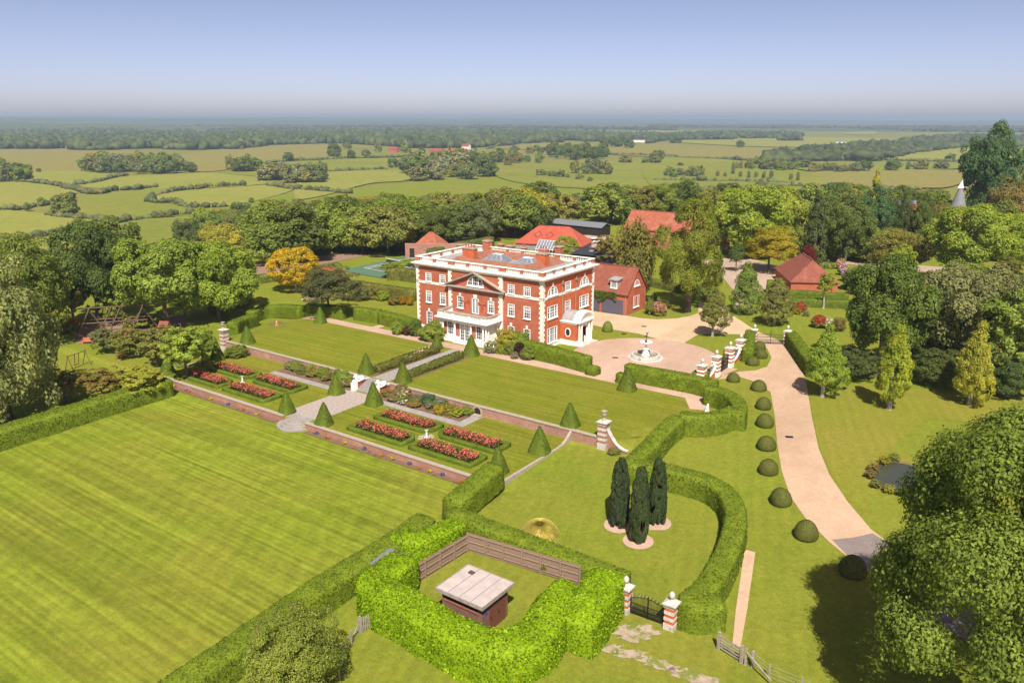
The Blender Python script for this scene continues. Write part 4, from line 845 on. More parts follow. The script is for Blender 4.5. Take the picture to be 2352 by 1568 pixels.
side_run(-PO, 'y', -.06, HD+.06, [(3.1,.45), (6.0,.45), (9.1,.45), (12.0,.45)]); side_run(-HW+PO, 'y', -.06, HD+.06, [(3.1,.45), (6.0,.45), (9.1,.45), (12.0,.45)])
# quoins
def quoins(meshes, n, h, loc, rz=0.0, z0=.3):
    for k in range(n): obj('quoin', meshes[k % 2], None, MAN, (loc[0], loc[1], z0 + k*h), rz)
def qm(*b): m = MB(); m.box(*b).mesh; me = m.mesh('quoin'); me.materials.append(MT['cream_stone']); return me
QH = .378
CA = qm(-.62, .05, -.05, .40, 0, QH-.025), qm(-.40, .05, -.05, .62, 0, QH-.025); CBq = qm(-.05, .62, -.05, .40, 0, QH-.025), qm(-.05, .40, -.05, .62, 0, QH-.025)
CC = qm(-.40, .05, -.62, .05, 0, QH-.025), qm(-.62, .05, -.40, .05, 0, QH-.025)
quoins(CA, 27, QH, (0, 0), z0=.25); quoins(CBq, 27, QH, (-HW, 0), z0=.25); quoins(CC, 26, QH, (0, HD), z0=.72)
PA = qm(-.02, .74, -.05, .3, 0, QH-.025), qm(-.02, .52, -.05, .3, 0, QH-.025); PB = qm(-.74, .02, -.05, .3, 0, QH-.025), qm(-.52, .02, -.05, .3, 0, QH-.025)
quoins(PA, 27, QH, (-17.97, CBY), z0=.25); quoins(PB, 27, QH, (-7.28, CBY), z0=.25)
# pediment
PX0, PX1, PXC, PZ, PA_ = -18.35, -6.65, -12.5, 7.95, 10.62
pd = MB().box(PX0, PX1, -.80, CBY-.02, 7.95, 8.12).box(PX0+.12, PX1-.12, -.62, CBY-.02, 7.80, 7.95).box(PX0+.25, PX1-.25, -.42, CBY-.02, 7.66, 7.80)
for s_, xe in ((1, PX0), (-1, PX1)):
    L = PXC-xe; dz = PA_-8.3
    for (y0, t0, t1) in ((-.82, .20, .38), (-.60, .05, .20)):
        a = (xe + s_*0, 8.12+t0-.2); b = (PXC, PA_+t0-.28); c = (PXC, PA_+t1-.28); d = (xe, 8.12+t1-.2)
        pd.add([(p[0], y0, p[1]) for p in (a, b, c, d)] + [(p[0], CBY-.02, p[1]) for p in (a, b, c, d)], [(0,1,2,3), (4,7,6,5), (0,4,5,1), (1,5,6,2), (2,6,7,3), (3,7,4,0)])
obj('pediment', pd, MT['stone_lichen'], MAN)
for x in (-14.55, -11.15):                    # carved terracotta swags between the first-floor windows
    m = MB(); rg = random.Random(int(-x*10))
    for k in range(26): t = k/25; m.ball((x-.75+1.5*t + rg.uniform(-.05, .05), CBY-.05, 5.95-.28*sin(pi*t)+rg.uniform(-.06, .06)), rg.uniform(.06, .11), 6, 4)
    for k in range(14): m.ball((x+rg.uniform(-.12, .12), CBY-.07, 5.7-1.05*k/13), .13-.006*k, 6, 4)
    for s_ in (-1, 1): m.ball((x+s_*.7, CBY-.06, 5.62), .12, 6, 4)
    obj('carved_swag', m, MT['terracotta'], MAN)
# portico: enclosed bay behind columns, with a balcony on top
BY = -3.1
pw = wall_holes(-16.75, -8.25, 0.72, 3.2, [(-15.95,-14.7,.8,3.0), (-10.2,-8.95,.8,3.0), (-13.4,-11.5,.72,2.95)])
obj('portico_wall', pw, MT['brick_pink'], MAN, (0, BY, 0), fix=False)
obj('portico_dado', MB().box(-16.8, -13.42, BY-.06, BY+.1, 0, .74).box(-11.48, -8.2, BY-.06, BY+.1, 0, .74).box(-16.8, -16.72, BY, CBY, 0, 3.2).box(-8.28, -8.2, BY, CBY, 0, 3.2), MT['white_paint'], MAN)
window(MAN, (-15.95, BY, .8), 1.25, 2.2, ny=4); window(MAN, (-10.2, BY, .8), 1.25, 2.2, ny=4)
fd = window(MAN, (-13.4, BY, .12), 1.9, 2.83, ((1, 2), (1, 2)), 5, sill=False, meet=False, name='front_door')
obj('fanlight', MB().face((.14,.08,1.95), (1.76,.08,1.95), (1.76,.08,2.72), (.14,.08,2.72)), MT['blind'], fd)
fl = MB()
for k in range(12): a, b = pi*k/12, pi*(k+1)/12; fl.add([(.95+r*cos(t), y, 1.95+r*sin(t)) for y in (.02,.07) for r, t in ((.42,a),(.42,b),(.36,b),(.36,a))], [(0,1,2,3), (0,4,5,1), (2,6,7,3)])
fl.box(.12, 1.78, .0, .08, 1.88, 1.96); obj('fanlight_arch', fl, MT['white_gloss'], fd)
COLM = MB().cb(0, 0, 0, .12, .46, .46).lathe([(.2,.12), (.2,.2), (.165,.24), (.16,1.6), (.135,2.72), (.16,2.76)], 14).cb(0, 0, 2.76, 2.94, .44, .34).mesh('column'); COLM.materials.append(MT['white_paint'])
VOL = MB().lathe([(.085,-.18), (.085,.18)], 10).mesh('volute'); VOL.materials.append(MT['white_paint']); VOL.transform(Matrix.Rotation(pi/2, 4, 'X'))
for x, y in ((-17.05,-3.5), (-16.5,-3.5), (-14.1,-3.5), (-10.9,-3.5), (-8.5,-3.5), (-7.95,-3.5), (-7.95,-2.9), (-17.05,-2.9), (-7.95,-.6), (-17.05,-.6)):
    o = obj('column', COLM, None, MAN, (x, y, .15))
    for s_ in (-1, 1): obj('volute', VOL, None, o, (s_*.17, 0, 2.80))
obj('portico_step', MB().box(-17.5, -7.5, -3.95, -.25, 0.0, .15).box(-13.9, -11.0, -4.35, -3.95, -.02, .12), MT['white_paint'], MAN)
obj('entablature', MB().box(-17.35, -7.65, -3.78, -.25, 3.09, 3.5).box(-17.55, -7.45, -3.98, -.25, 3.5, 3.6).box(-17.75, -7.25, -4.18, -.25, 3.6, 3.74), MT['white_paint'], MAN)
obj('balcony_floor', MB().box(-17.1, -7.9, -3.5, -.24, 3.74, 3.80), MT['lead'], MAN)
rl = MB().box(-17.4, -7.6, -3.85, -3.45, 4.55, 4.70).box(-17.4, -17.0, -3.45, -.25, 4.55, 4.70).box(-8.0, -7.6, -3.45, -.25, 4.55, 4.70); obj('balcony_rail', rl, MT['stone_lichen'], MAN)
obj('balcony_plinth', MB().box(-17.35, -7.65, -3.80, -3.5, 3.74, 3.98).box(-17.35, -17.05, -3.5, -.25, 3.74, 3.98).box(-7.95, -7.65, -3.5, -.25, 3.74, 3.98), MT['white_paint'], MAN)
for x0, x1 in ((-17.35,-16.3), (-14.5,-13.9), (-11.2,-10.6), (-8.7,-7.65)): obj('balcony_pier', MB().box(x0, x1, -3.79, -3.51, 3.98, 4.55), MT['white_paint'], MAN)
for p, q in (((-16.3,-3.65),(-14.5,-3.65)), ((-13.9,-3.65),(-11.2,-3.65)), ((-10.6,-3.65),(-8.7,-3.65)), ((-7.8,-3.0),(-7.8,-.9)), ((-17.2,-3.0),(-17.2,-.9))): baluster_run(p, q, 3.98, MAN, 'balusters', 1.05)
for x in (-7.94, -17.34):
    for y in (-3.4, -.75): obj('balcony_pier', MB().box(x, x+.28, y-.1, y+.4, 3.98, 4.55), MT['white_paint'], MAN)
# side porch with barrel roof
PXF = 2.9
obj('porch_wall', MB().face((0,5.0,.75), (PXF,5.0,.75), (PXF,5.0,3.35), (0,5.0,3.35)).face((PXF,5.0,.75), (PXF,6.3,.75), (PXF,6.3,3.35), (PXF,5.0,3.35)).face((PXF,8.2,.75), (PXF,9.5,.75), (PXF,9.5,3.35), (PXF,8.2,3.35)).face((PXF,9.5,.75), (0,9.5,.75), (0,9.5,3.35), (PXF,9.5,3.35)), MT['brick_orange'], MAN, fix=False)
[obj('porch_plinth', MB().box(.07, PXF+.06, a, b, -.1, .78), MT['white_paint'], MAN) for a, b in ((4.94, 6.3), (8.2, 9.56))]
obj('porch_entablature', MB().box(.06, PXF+.1, 4.92, 9.58, 3.35, 3.62).box(.06, PXF+.25, 4.78, 9.72, 3.62, 3.76), MT['white_paint'], MAN)
m = MB(); n = 14; yc, rr, rise = 7.25, 1.75, 1.25
for k in range(n):
    a, b = pi*k/n, pi*(k+1)/n; m.face((.05, yc-rr*cos(a), 3.76+rise*sin(a)), (2.3, yc-rr*cos(a), 3.76+rise*sin(a)), (2.3, yc-rr*cos(b), 3.76+rise*sin(b)), (.05, yc-rr*cos(b), 3.76+rise*sin(b)))
obj('barrel_roof', m, MT['lead'], MAN, smooth=True)
m = MB()
for k in range(n):
    a, b = pi*k/n, pi*(k+1)/n; P = []
    for x in (2.3, 3.55):
        for r1, r2 in ((2.15, 1.5), (1.85, 1.22)):
            for t in (a, b): P.append((x, yc-r1*cos(t), 3.76+r2*sin(t)))
    m.add(P, [(0,1,5,4), (2,6,7,3), (4,5,7,6), (0,2,3,1)])
m.box(2.3, 3.55, 5.05, 9.45, 3.62, 3.80); obj('segmental_pediment', m, MT['cream_stone'], MAN)
obj('tympanum', MB().face(*[(3.1, yc-1.85*cos(pi*k/16), 3.78+1.22*sin(pi*k/16)) for k in range(17)]), MT['white_paint'], MAN)
for y in (5.45, 6.15, 8.35, 9.05): o = obj('porch_column', COLM, None, MAN, (3.2, y, .15)); o.scale = (.95, .95, 1.17)
obj('porch_jamb', MB().box(PXF-.05, PXF+.08, 6.0, 6.45, .1, 3.35).box(PXF-.05, PXF+.08, 8.05, 8.5, .1, 3.35).box(PXF-.05, PXF+.08, 6.45, 8.05, 2.75, 3.35), MT['white_paint'], MAN)
pdr = obj('porch_door', MB().box(PXF-.5, PXF-.42, 6.4, 8.1, .15, 2.75), MT['timber_black'], MAN); obj('handle', MB().ball((PXF-.40, 7.9, 1.2), .05, 8, 5), MT['bronze'], pdr)
obj('porch_step', MB().box(2.7, 4.15, 4.85, 9.65, -.05, .14), MT['stone'], MAN)
m = MB()
for k in range(24):
    a, b = 2*pi*k/24, 2*pi*(k+1)/24; m.add([(1.45+r1*cos(t), y, 2.0+r2*sin(t)) for y in (4.9, 5.02) for r1, r2, t in ((.5,.72,a), (.5,.72,b), (.38,.58,b), (.38,.58,a))], [(0,1,2,3), (0,4,5,1), (2,6,7,3)])
ov = obj('oval_window', m, MT['white_gloss'], MAN); obj('pane', MB().face(*[(1.45+.4*cos(2*pi*k/20), 4.96, 2.0+.6*sin(2*pi*k/20)) for k in range(20)]), MT['timber_black'], ov)
for y in (5.37, 9.34):
    dp = obj('downpipe', MB().lathe([(.055,3.9), (.055,9.3)], 8, .1, y), MT['downpipe'], MAN); obj('hopper', MB().cb(.16, y, 9.3, 9.7, .22, .3, 0, 1.3).cb(.16, y, 9.7, 9.95, .16, .2), MT['downpipe'], dp)
obj('alarm_box', MB().box(-.02, .12, .55, .8, 4.85, 5.2), MT['white_gloss'], MAN)
# roof: lead flats, a tiled ring of slopes round a well, lanterns, chimneys
obj('lead_flat', MB().box(-HW+.3, -.3, .3, HD-.3, 10.9, 11.05), MT['lead'], MAN)
def ring_slope(o, i, z0, z1):
    A = [(o[0],o[2],z0), (o[1],o[2],z0), (o[1],o[3],z0), (o[0],o[3],z0)]; B = [(i[0],i[2],z1), (i[1],i[2],z1), (i[1],i[3],z1), (i[0],i[3],z1)]
    return MB().add(A+B, [(k, (k+1) % 4, 4+(k+1) % 4, 4+k) for k in range(4)])
r1 = ring_slope((-20.2,-4.3,2.2,13.4), (-19.0,-5.5,3.3,12.2), 11.05, 12.0); r2 = ring_slope((-19.0,-5.5,3.3,12.2), (-17.6,-7.2,4.8,10.6), 12.0, 11.1)
obj('roof_slopes', r1, MT['tile_old'], MAN); obj('roof_slopes', r2, MT['tile_old'], MAN); obj('lead_well', MB().box(-17.5, -7.3, 4.9, 10.5, 11.055, 11.1), MT['lead'], MAN)
for x in (-13.6, -7.6):
    l = obj('roof_lantern', ring_slope((x-1.7,x+1.7,6.0,8.6), (x-.8,x+.8,6.9,7.7), 11.75, 12.35), MT['lead'], MAN)
    obj('lantern_curb', MB().box(x-1.75, x+1.75, 5.95, 8.65, 11.1, 11.75), MT['lead'], l)
    g = MB()
    for s_, e in ((-1, 0), (1, 0)):
        for k in (-1, 0, 1): a = x + k*1.02; b = x + k*.5; g.face((a-.42, 7.3+s_*1.26, 11.80), (a+.42, 7.3+s_*1.26, 11.80), (b+.2, 7.3+s_*.48, 12.32), (b-.2, 7.3+s_*.48, 12.32))
        g.face((x+s_*1.68, 6.3, 11.80), (x+s_*1.68, 8.3, 11.80), (x+s_*.88, 7.6, 12.32), (x+s_*.88, 7.0, 12.32))
    obj('pane', g, MT['sky_glass'], l, (0, 0, .02), fix=False)
    obj('ridge_cap', MB().box(x-.85, x+.85, 6.85, 7.75, 12.35, 12.42), MT['white_gloss'], l)
def chimney(x0, x1, y0, y1, z1, pots=3, mat='brick_orange', z0=11.0):
    c = obj('chimney', MB().box(x0, x1, y0, y1, z0, z1-.22), MT[mat], MAN); obj('chimney_cap', MB().box(x0-.09, x1+.09, y0-.09, y1+.09, z1-.22, z1-.06).box(x0-.02, x1+.02, y0-.02, y1+.02, z1-.06, z1), MT['stone_lichen'], c)
    for k in range(pots):
        p = MB().lathe([(.15,0), (.12,.1), (.11,.42), (.14,.46), (.13,.5)], 10, x0 + (x1-x0)*(k+.5)/pots, (y0+y1)/2, z1); obj('chimney_pot', p, MT['terracotta'], c)
chimney(-19.2, -16.9, 5.0, 6.1, 13.3, 4); chimney(-6.4, -4.6, 7.6, 8.9, 13.25, 3)
for (l, r_, t_, Y, dep, pots) in ((915, 1000, 168, 14.2, 1.2, 3), (1080, 1140, 205, 17.5, .9, 1), (1178, 1260, 222, 17.0, .9, 2), (1340, 1395, 243, 16.5, .8, 2), (1532, 1640, 262, 12.2, 1.0, 3), (1712, 1795, 232, 16.3, 1.2, 1), (622, 700, 212, 18.5, 1.0, 2)):
    a, b = on_y(*Z1(l, t_), Y), on_y(*Z1(r_, t_), Y); chimney(a.x, a.x + (b.x-a.x)*.72, Y, Y+dep, a.z, pots, 'brick_red', 9.0)
obj('tank_hatch', MB().box(-9.3, -7.9, 12.6, 13.2, 11.05, 12.4), MT['lead'], MAN)
obj('rear_wing', MB().box(-24, -12, HD, 20.5, 0, 8.0), MT['brick_red'], MAN)

# ------------------------------------------------------------------ terraces: walls, steps, paving
def rwall(name, label, x0, x1, y, z0, z1, mat, cop='stone_lichen', t=.35):
    w = thing(name, label, 'wall', ((x0+x1)/2, y, z0)); X = (x0+x1)/2
    obj('brickwork', MB().box(x0-X, x1-X, -t, .0, -.1, z1-z0), MT[mat], w)
    L = x1-x0; n = max(1, round(L/1.1)); rg = random.Random(int(x0*7)); me = MB().box(-.5, .5, -t-.07, .1, 0, .11).mesh('coping_stone'); me.materials.append(MT[cop])
    for k in range(n): o = obj('coping_stone', me, None, w, (x0-X + L*(k+.5)/n, rg.uniform(-.012, .012), z1-z0 + rg.uniform(0, .012))); o.scale = (L/n-.012, 1, 1)
    return w
rwall('retaining_wall', 'whitened old brick retaining wall left of the lion steps', -43.4, -12.2, Y1, -1.15, .0, 'brick_old')
rwall('retaining_wall', 'flaking old brick retaining wall with arched niche right of the lion steps', -7.8, 24.0, Y1, -1.15, .0, 'brick_old')
rwall('retaining_wall', 'low brick terrace wall left of the round stone steps', XW-.2, -11.9, Y2, -1.85, -1.06, 'brick_garden'); rwall('retaining_wall', 'low brick terrace wall right of the round stone steps', -7.9, XE+.2, Y2, -1.9, -1.06, 'brick_garden')
def edging(label, x, ya, yb, sw):             # low stone edge that sweeps up to the wall top
    e = thing('stone_edging', label, 'edging', (x, (ya+yb)/2, -1.1)); yc = (ya+yb)/2; N = 16
    P = []
    for k in range(N+1):
        y = ya + (yb-ya)*k/N; d = max(0.0, 1-(yb-y)/2.6) if True else 0; P.append((0, y-yc, .03 + 1.12*d*d))
    for a, b in zip(P, P[1:]): obj('edging_stone', MB().add([(-.15,a[1],a[2]), (.15,a[1],a[2]), (.15,b[1]-.015,b[2]), (-.15,b[1]-.015,b[2]), (-.15,a[1],-.6), (.15,a[1],-.6), (.15,b[1]-.015,-.6), (-.15,b[1]-.015,-.6)], [(0,1,2,3),(0,4,5,1),(1,5,6,2),(2,6,7,3),(3,7,4,0)]), MT['stone_lichen'], e)
edging('low stone edging along the left side of the rose terrace', XW, Y2+.1, Y1-.38, 1); edging('low stone edging along the right side of the rose terrace', XE, Y2+.1, Y1-.38, 1)
ni = thing('wall_niche', 'stone arched dipping niche in the old brick retaining wall', 'niche', (7.0, Y1-.36, -1.1))
m = MB()
for k in range(10):
    a, b = pi*k/10, pi*(k+1)/10; m.add([(r*cos(t), y, .5+r*sin(t)) for y in (-.08, .0) for r, t in ((.72,a), (.72,b), (.5,b), (.5,a))], [(0,1,2,3), (0,4,5,1), (2,6,7,3)])
m.box(-.72, -.5, -.08, 0, 0, .5).box(.5, .72, -.08, 0, 0, .5); obj('surround', m, MT['stone_lichen'], ni); obj('recess', MB().face((-.5,-.02,0), (.5,-.02,0), *[(.5*cos(pi*k/10), -.02, .5+.5*sin(pi*k/10)) for k in range(11)]), MT['timber_black'], ni); obj('trough', MB().box(-.8, .8, -.75, -.1, 0, .22), MT['stone_lichen'], ni)
# round steps down to the lower lawn
rs = thing('round_steps', 'semicircular grey stone steps down to the striped lawn', 'steps', (-9.9, Y2+.2, -1.8))
for k, r in enumerate((2.45, 2.0, 1.55, 1.1)):
    P = [(r*cos(a), r*sin(a)) for a in [pi + pi*i/28 for i in range(29)]]; obj('step', MB().prism(P + [(r, .6), (-r, .6)], -.05 + k*.005, .18*(k+1)), MT['paving_grey'], rs)
obj('landing', MB().box(-1.9, 1.9, -.15, 1.2, 0, .735), MT['paving_grey'], rs)
ls = thing('lion_steps', 'grey stone steps between red brick walls guarded by white lions', 'steps', (-9.95, -25.7, -1.1))
for k in range(7): obj('step', MB().box(-1.85, 1.85, 1.3-.36*(7-k), 1.6, 0.16*k*1.0-.05, .157*(k+1)), MT['paving_grey'], ls)
for s_ in (-1, 1):
    obj('flank_wall', MB().box(s_*2.05-.18, s_*2.05+.18, -1.0, 1.3, -.1, 1.02), MT['brick_red'], ls); obj('flank_coping', MB().box(s_*2.05-.28, s_*2.05+.28, -.9, 1.4, 1.02, 1.14), MT['stone'], ls); obj('end_pier', MB().box(s_*2.05-.32, s_*2.05+.32, -1.65, -.98, -.05, 1.10), MT['white_paint'], ls)
def lion(label, x, y, z, flip=1):
    m = MB(); m.box(-.34, .34, -.95, .85, 0, .08); m.ball((0,.15,.34), .30, 12, 8, (.95,2.1,.9)); m.ball((0,.62,.32), .27, 10, 7, (1.25,1,1.0)); m.ball((0,-.42,.50), .31, 12, 8, (1,.9,1.1)); m.ball((0,-.58,.76), .24, 12, 8, (.95,1,1)); m.ball((0,-.82,.70), .13, 8, 6, (.9,1.1,.8))
    for s_ in (-1, 1): m.tube([(s_*.2,-.4,.25), (s_*.22,-.75,.13), (s_*.2,-.98,.12)], [.12,.09,.08], 8); m.tube([(s_*.26,.55,.3), (s_*.36,.2,.14), (s_*.36,.0,.12)], [.16,.1,.07], 8); m.ball((s_*.14,-.52,.97), .06, 6, 4)
    m.tube([(0,.85,.25), (flip*.3,.8,.16), (flip*.42,.4,.14)], [.06,.045,.06], 6); return tag(obj('lion_statue', m, MT['statue_white'], None, (x, y, z), smooth=True), label, 'statue', 'lion statues on the garden steps')
lion('white lying lion statue on the left flank of the garden steps', -12.0, -26.15, .05, 1); lion('white lying lion statue on the right flank of the garden steps', -7.9, -26.15, .05, -1)
def slabs(name, x0, x1, y0, y1, z, nx, ny, mat, seed):
    base = tag(obj(name, MB().box(x0, x1, y0, y1, z-.05, z+.008), MT['paving_grey']), kind='structure'); rg = random.Random(seed)
    me = MB().box(-.5, .5, -.5, .5, 0, .03).mesh('slab'); me.materials.append(MT[mat]); dy = (y1-y0)/ny
    for j in range(ny):
        cuts = [0.0]; 
        while cuts[-1] < 1 - .6/nx: cuts.append(min(1.0, cuts[-1] + rg.uniform(.75, 1.3)/nx))
        if cuts[-1] < 1: cuts.append(1.0)
        for a, b in zip(cuts, cuts[1:]):
            o = obj('slab', me, None, base, (x0+(x1-x0)*(a+b)/2, y0+dy*(j+.5), z+.006+rg.uniform(0, .012))); o.scale = ((x1-x0)*(b-a)-.012, dy-.012, 1)
slabs('paved_path', -13.0, -7.4, Y2+1.35, -27.35, -1.1, 6, 12, 'paving', 4); slabs('paved_path', -11.5, -8.6, -24.05, -7.25, 0, 3, 20, 'paving_grey', 5)
sheet('border_path', [(-27.4,-28.9), (-13.05,-28.9), (-13.05,-27.7), (-27.4,-27.7)], 'paving_grey', .03); sheet('border_path', [(-7.35,-28.9), (8.0,-28.9), (8.0,Y1-.4), (6.6,Y1-.4), (6.6,-27.7), (-7.35,-27.7)], 'paving_grey', .03)
for q in ([(-27.3,-27.65), (-12.4,-27.65), (-12.4,Y1-.4), (-27.3,Y1-.4)], [(-7.5,-27.65), (6.5,-27.65), (6.5,Y1-.4), (-7.5,Y1-.4)], [(XW,Y2-1.15), (-12.6,Y2-1.15), (-12.6,Y2-.36), (XW,Y2-.36)], [(-7.2,Y2-1.15), (XE,Y2-1.15), (XE,Y2-.36), (-7.2,Y2-.36)], [(-13.6,-23.6), (-11.6,-23.6), (-11.6,-9.2), (-13.6,-9.2)], [(-8.5,-23.6), (-6.5,-23.6), (-6.5,-9.2), (-8.5,-9.2)], [(-24.6,-4.6), (-17.6,-4.6), (-17.6,-.2), (-24.6,-.2)], [(-7.3,-4.6), (1.5,-4.6), (1.5,-.2), (-7.3,-.2)]):
    sheet('flower_bed', q, 'soil', .055)
# rose beds edged with clipped box
def bed_poly(cx, cy, sx, sy):
    a, b, c, d, ch = .65, 9.0, .85, 3.45, .8; P = [(a, c+ch), (a+ch, c), (b, c), (b, d), (a, d)]; P = [(cx+sx*x, cy+sy*y) for x, y in P]; return P
def scatter_in(P, n, rng, inset=.5):
    xs = [p[0] for p in P]; ys = [p[1] for p in P]; out = []
    while len(out) < n:
        x, y = rng.uniform(min(xs)+inset, max(xs)-inset), rng.uniform(min(ys)+inset, max(ys)-inset)
        if pip(x, y, P): out.append((x, y))
    return np.array(out)
for cx, side in ((-26.75, 'left'), (6.7, 'right')):
    for sx, w1 in ((-1, 'left'), (1, 'right')):
        for sy, w2 in ((-1, 'near'), (1, 'far')):
            P = bed_poly(cx, -33.75, sx, sy); mx, my = sum(p[0] for p in P)/5, sum(p[1] for p in P)/5; rng = np.random.default_rng(int(cx*3+sx*5+sy*11+200))
            t = thing('rose_bed', '%s %s red rose bed edged with clipped box in the %s rose garden' % (w2, w1, side), 'flower bed', (mx, my, -1.1), group='box-edged red rose beds')
            Q = P + [P[0], ((P[0][0]+P[1][0])/2, (P[0][1]+P[1][1])/2)]
            e = hedge(None, [(x, y, -1.1) for x, y in Q], .5, .5, 'box', 75, .085, 'box_edging', taper=.97, cat=None, rough=.04); e.parent = t; e.location = (-mx, -my, 1.1)
            S = scatter_in(P, 1500, rng); Zr = -1.1 + .18 + .62*rng.uniform(0, 1, len(S))**.7; C = np.column_stack([S, Zr]); f = obj('rose_foliage', rawquads('rose_foliage', leafq(C, np.array([0,0,1.]) + rng.normal(size=C.shape)*.8, .2, rng), MT['leaf']), None, t, (-mx, -my, 1.1)); f.color = (.075,.105,.026,1); f['kind'] = 'stuff'
            S = scatter_in(P, 570, rng); cl = np.repeat(S[:190], 3, 0) + rng.normal(size=(570, 2))*.15; C = np.column_stack([cl, -1.1 + .55 + .38*rng.uniform(0, 1, len(cl))]); f = obj('rose_blossom', rawquads('rose_blossom', np.concatenate([leafq(C, np.array([0,-.3,1.]) + rng.normal(size=C.shape)*.6, .15, rng, .95) for _ in range(2)]), MT['petal']), None, t, (-mx, -my, 1.1)); f.color = (.62,.15,.115,1); f['kind'] = 'stuff'
    sd = thing('sundial', 'white sundial pillar in the middle of the %s rose garden' % side, 'sundial', (cx, -33.75, -1.1), group='sundials in the rose gardens'); obj('pedestal', MB().cb(0,0,0,.12,.42,.42).lathe([(.15,.12), (.11,.2), (.10,.8), (.16,.9)], 10), MT['white_paint'], sd); obj('dial_plate', MB().lathe([(.2,.9), (.2,.96)], 14), MT['stone'], sd)
    if cx > 0:
        dpl = thing('cobble_circle', 'ring of grey cobbles round the right sundial', 'paving', (cx, -33.75, -1.1)); me = MB().ball((0,0,.02), .11, 6, 4, (1,1,.6)).mesh('cobble'); me.materials.append(MT['stone_lichen'])
        for k in range(70): a = R.uniform(0, 6.28); r = .85*sqrt(R.random())+.1; obj('cobble', me, None, dpl, (r*cos(a), r*sin(a), .02), a)
# loose rose hedges beside the upper path and along the drive
def flowers_on(par, pts, w, h, n, col, fs=.17, spread=1.0):
    rng = np.random.default_rng(R.randrange(9999)); P = [Vector(p) for p in pts]; C = []; N = []
    for _ in range(n):
        k = rng.integers(0, len(P)-1); p = P[k].lerp(P[k+1], rng.uniform()); a = rng.uniform(0, pi); C.append((p.x + rng.normal()*.08 - cos(a)*w*.5*0 + rng.uniform(-.5, .5)*w, p.y + rng.uniform(-.5, .5)*w, p.z + h*rng.uniform(.75, 1.08))); N.append((0, -.3, 1))
    C = np.array(C); f = obj('blossom', rawquads('blossom', np.concatenate([leafq(C, np.array(N) + rng.normal(size=C.shape)*.6, fs, rng, .95) for _ in range(2)]), MT['petal']), None, par); f.color = (*col, 1); f['kind'] = 'stuff'; return f
RH = dict(name='rose_hedge', mat='leaf', rough=.25, rnd=True, leaf=.24, dens=55)
a = hedge('rose hedge with pale blooms along the left of the stone path to the portico', [(-12.5,-22.4,0), (-12.5,-9.6,0)], 1.25, 1.15, (.15,.16,.032), **RH); flowers_on(a, [(-12.5,-16.5,0), (-12.5,-10.4,0)], 1.1, 1.2, 80, (.75,.50,.44))
a = hedge('rose hedge with few blooms along the right of the stone path to the portico', [(-7.55,-22.0,0), (-7.55,-10.0,0)], 1.2, 1.05, (.14,.165,.032), **RH); flowers_on(a, [(-7.5,-21,0), (-7.5,-10,0)], 1.0, 1.1, 26, (.75,.58,.48), .14)
# herbaceous borders
B = [(-26.3,-25.9,1.5,1.2,'silver',None), (-24.8,-26.0,1.7,1.2,'bright',None), (-23.2,-26.5,1.3,.9,'grey',None), (-22.4,-25.5,1.5,1.4,'lime',None), (-21.0,-26.4,1.6,1.0,'olive',(.55,.35,.12)), (-19.6,-25.6,1.7,1.3,'bright',None), (-18.2,-26.4,1.5,1.0,'olive',None), (-16.9,-25.5,1.3,1.8,'mid',None), (-15.6,-25.9,2.2,1.6,'bright',None), (-14.2,-26.9,1.2,.9,'mid',(.7,.5,.42)), (-13.4,-26.3,1.2,1.0,'olive',(.60,.20,.05)),
 (-6.6,-26.4,1.6,1.0,'olive',(.62,.14,.03)), (-5.1,-25.4,1.9,1.6,'brown',(.72,.52,.45)), (-4.9,-27.0,1.4,.8,'silver',(.42,.10,.16)), (-3.6,-26.5,1.5,1.2,'olive',(.80,.62,.58)), (-3.0,-27.2,1.2,.6,'silver',(.66,.62,.56)), (-1.8,-26.2,1.4,1.1,'grey',(.30,.09,.12)), (-1.2,-27.1,1.4,.8,'olive',(.60,.20,.03)), (-.2,-25.6,1.5,1.4,'teal',None), (.9,-26.6,1.4,1.0,'silver',None), (2.0,-25.7,1.7,1.2,'mid',(.30,.32,.45)), (2.9,-26.9,1.5,.9,'yellow',(.62,.26,.03)), (4.0,-26.2,1.7,1.0,'olive',(.6,.40,.05)), (5.1,-26.4,2.0,1.0,'lime',None), (5.8,-25.3,1.4,1.0,'bright',None)]
CN = {'silver': 'silvery', 'bright': 'fresh green', 'grey': 'grey-green', 'lime': 'lime green', 'olive': 'olive', 'mid': 'mid green', 'teal': 'blue-green', 'yellow': 'yellowish', 'brown': 'bronze'}
for k, (x, y, w, h, c, fl) in enumerate(B):
    i = k if k < 11 else k-11; fln = '' if not fl else (' with orange flowers' if fl[0] > .5 and fl[1] < .3 else ' with pale flowers' if fl[1] > .3 else ' with pink-red flowers')
    shrub('border_plant', '%s plant%s, %s from left in bed %s of lion steps' % (CN[c], fln, ordw(i+1), 'left' if k < 11 else 'right'), (x, y, -1.06), w*1.3, h*1.12, c, ['round0','round1','broad0','open0'][k % 4], 'plant', 'plants in the borders below the upper wall', fl, 46, .13)
for k, (u, v, c, n_) in enumerate(((848,848,(.62,.16,.03),'orange'), (853,856,(.62,.45,.03),'yellow'), (0,0,0,0))[:0]): pass
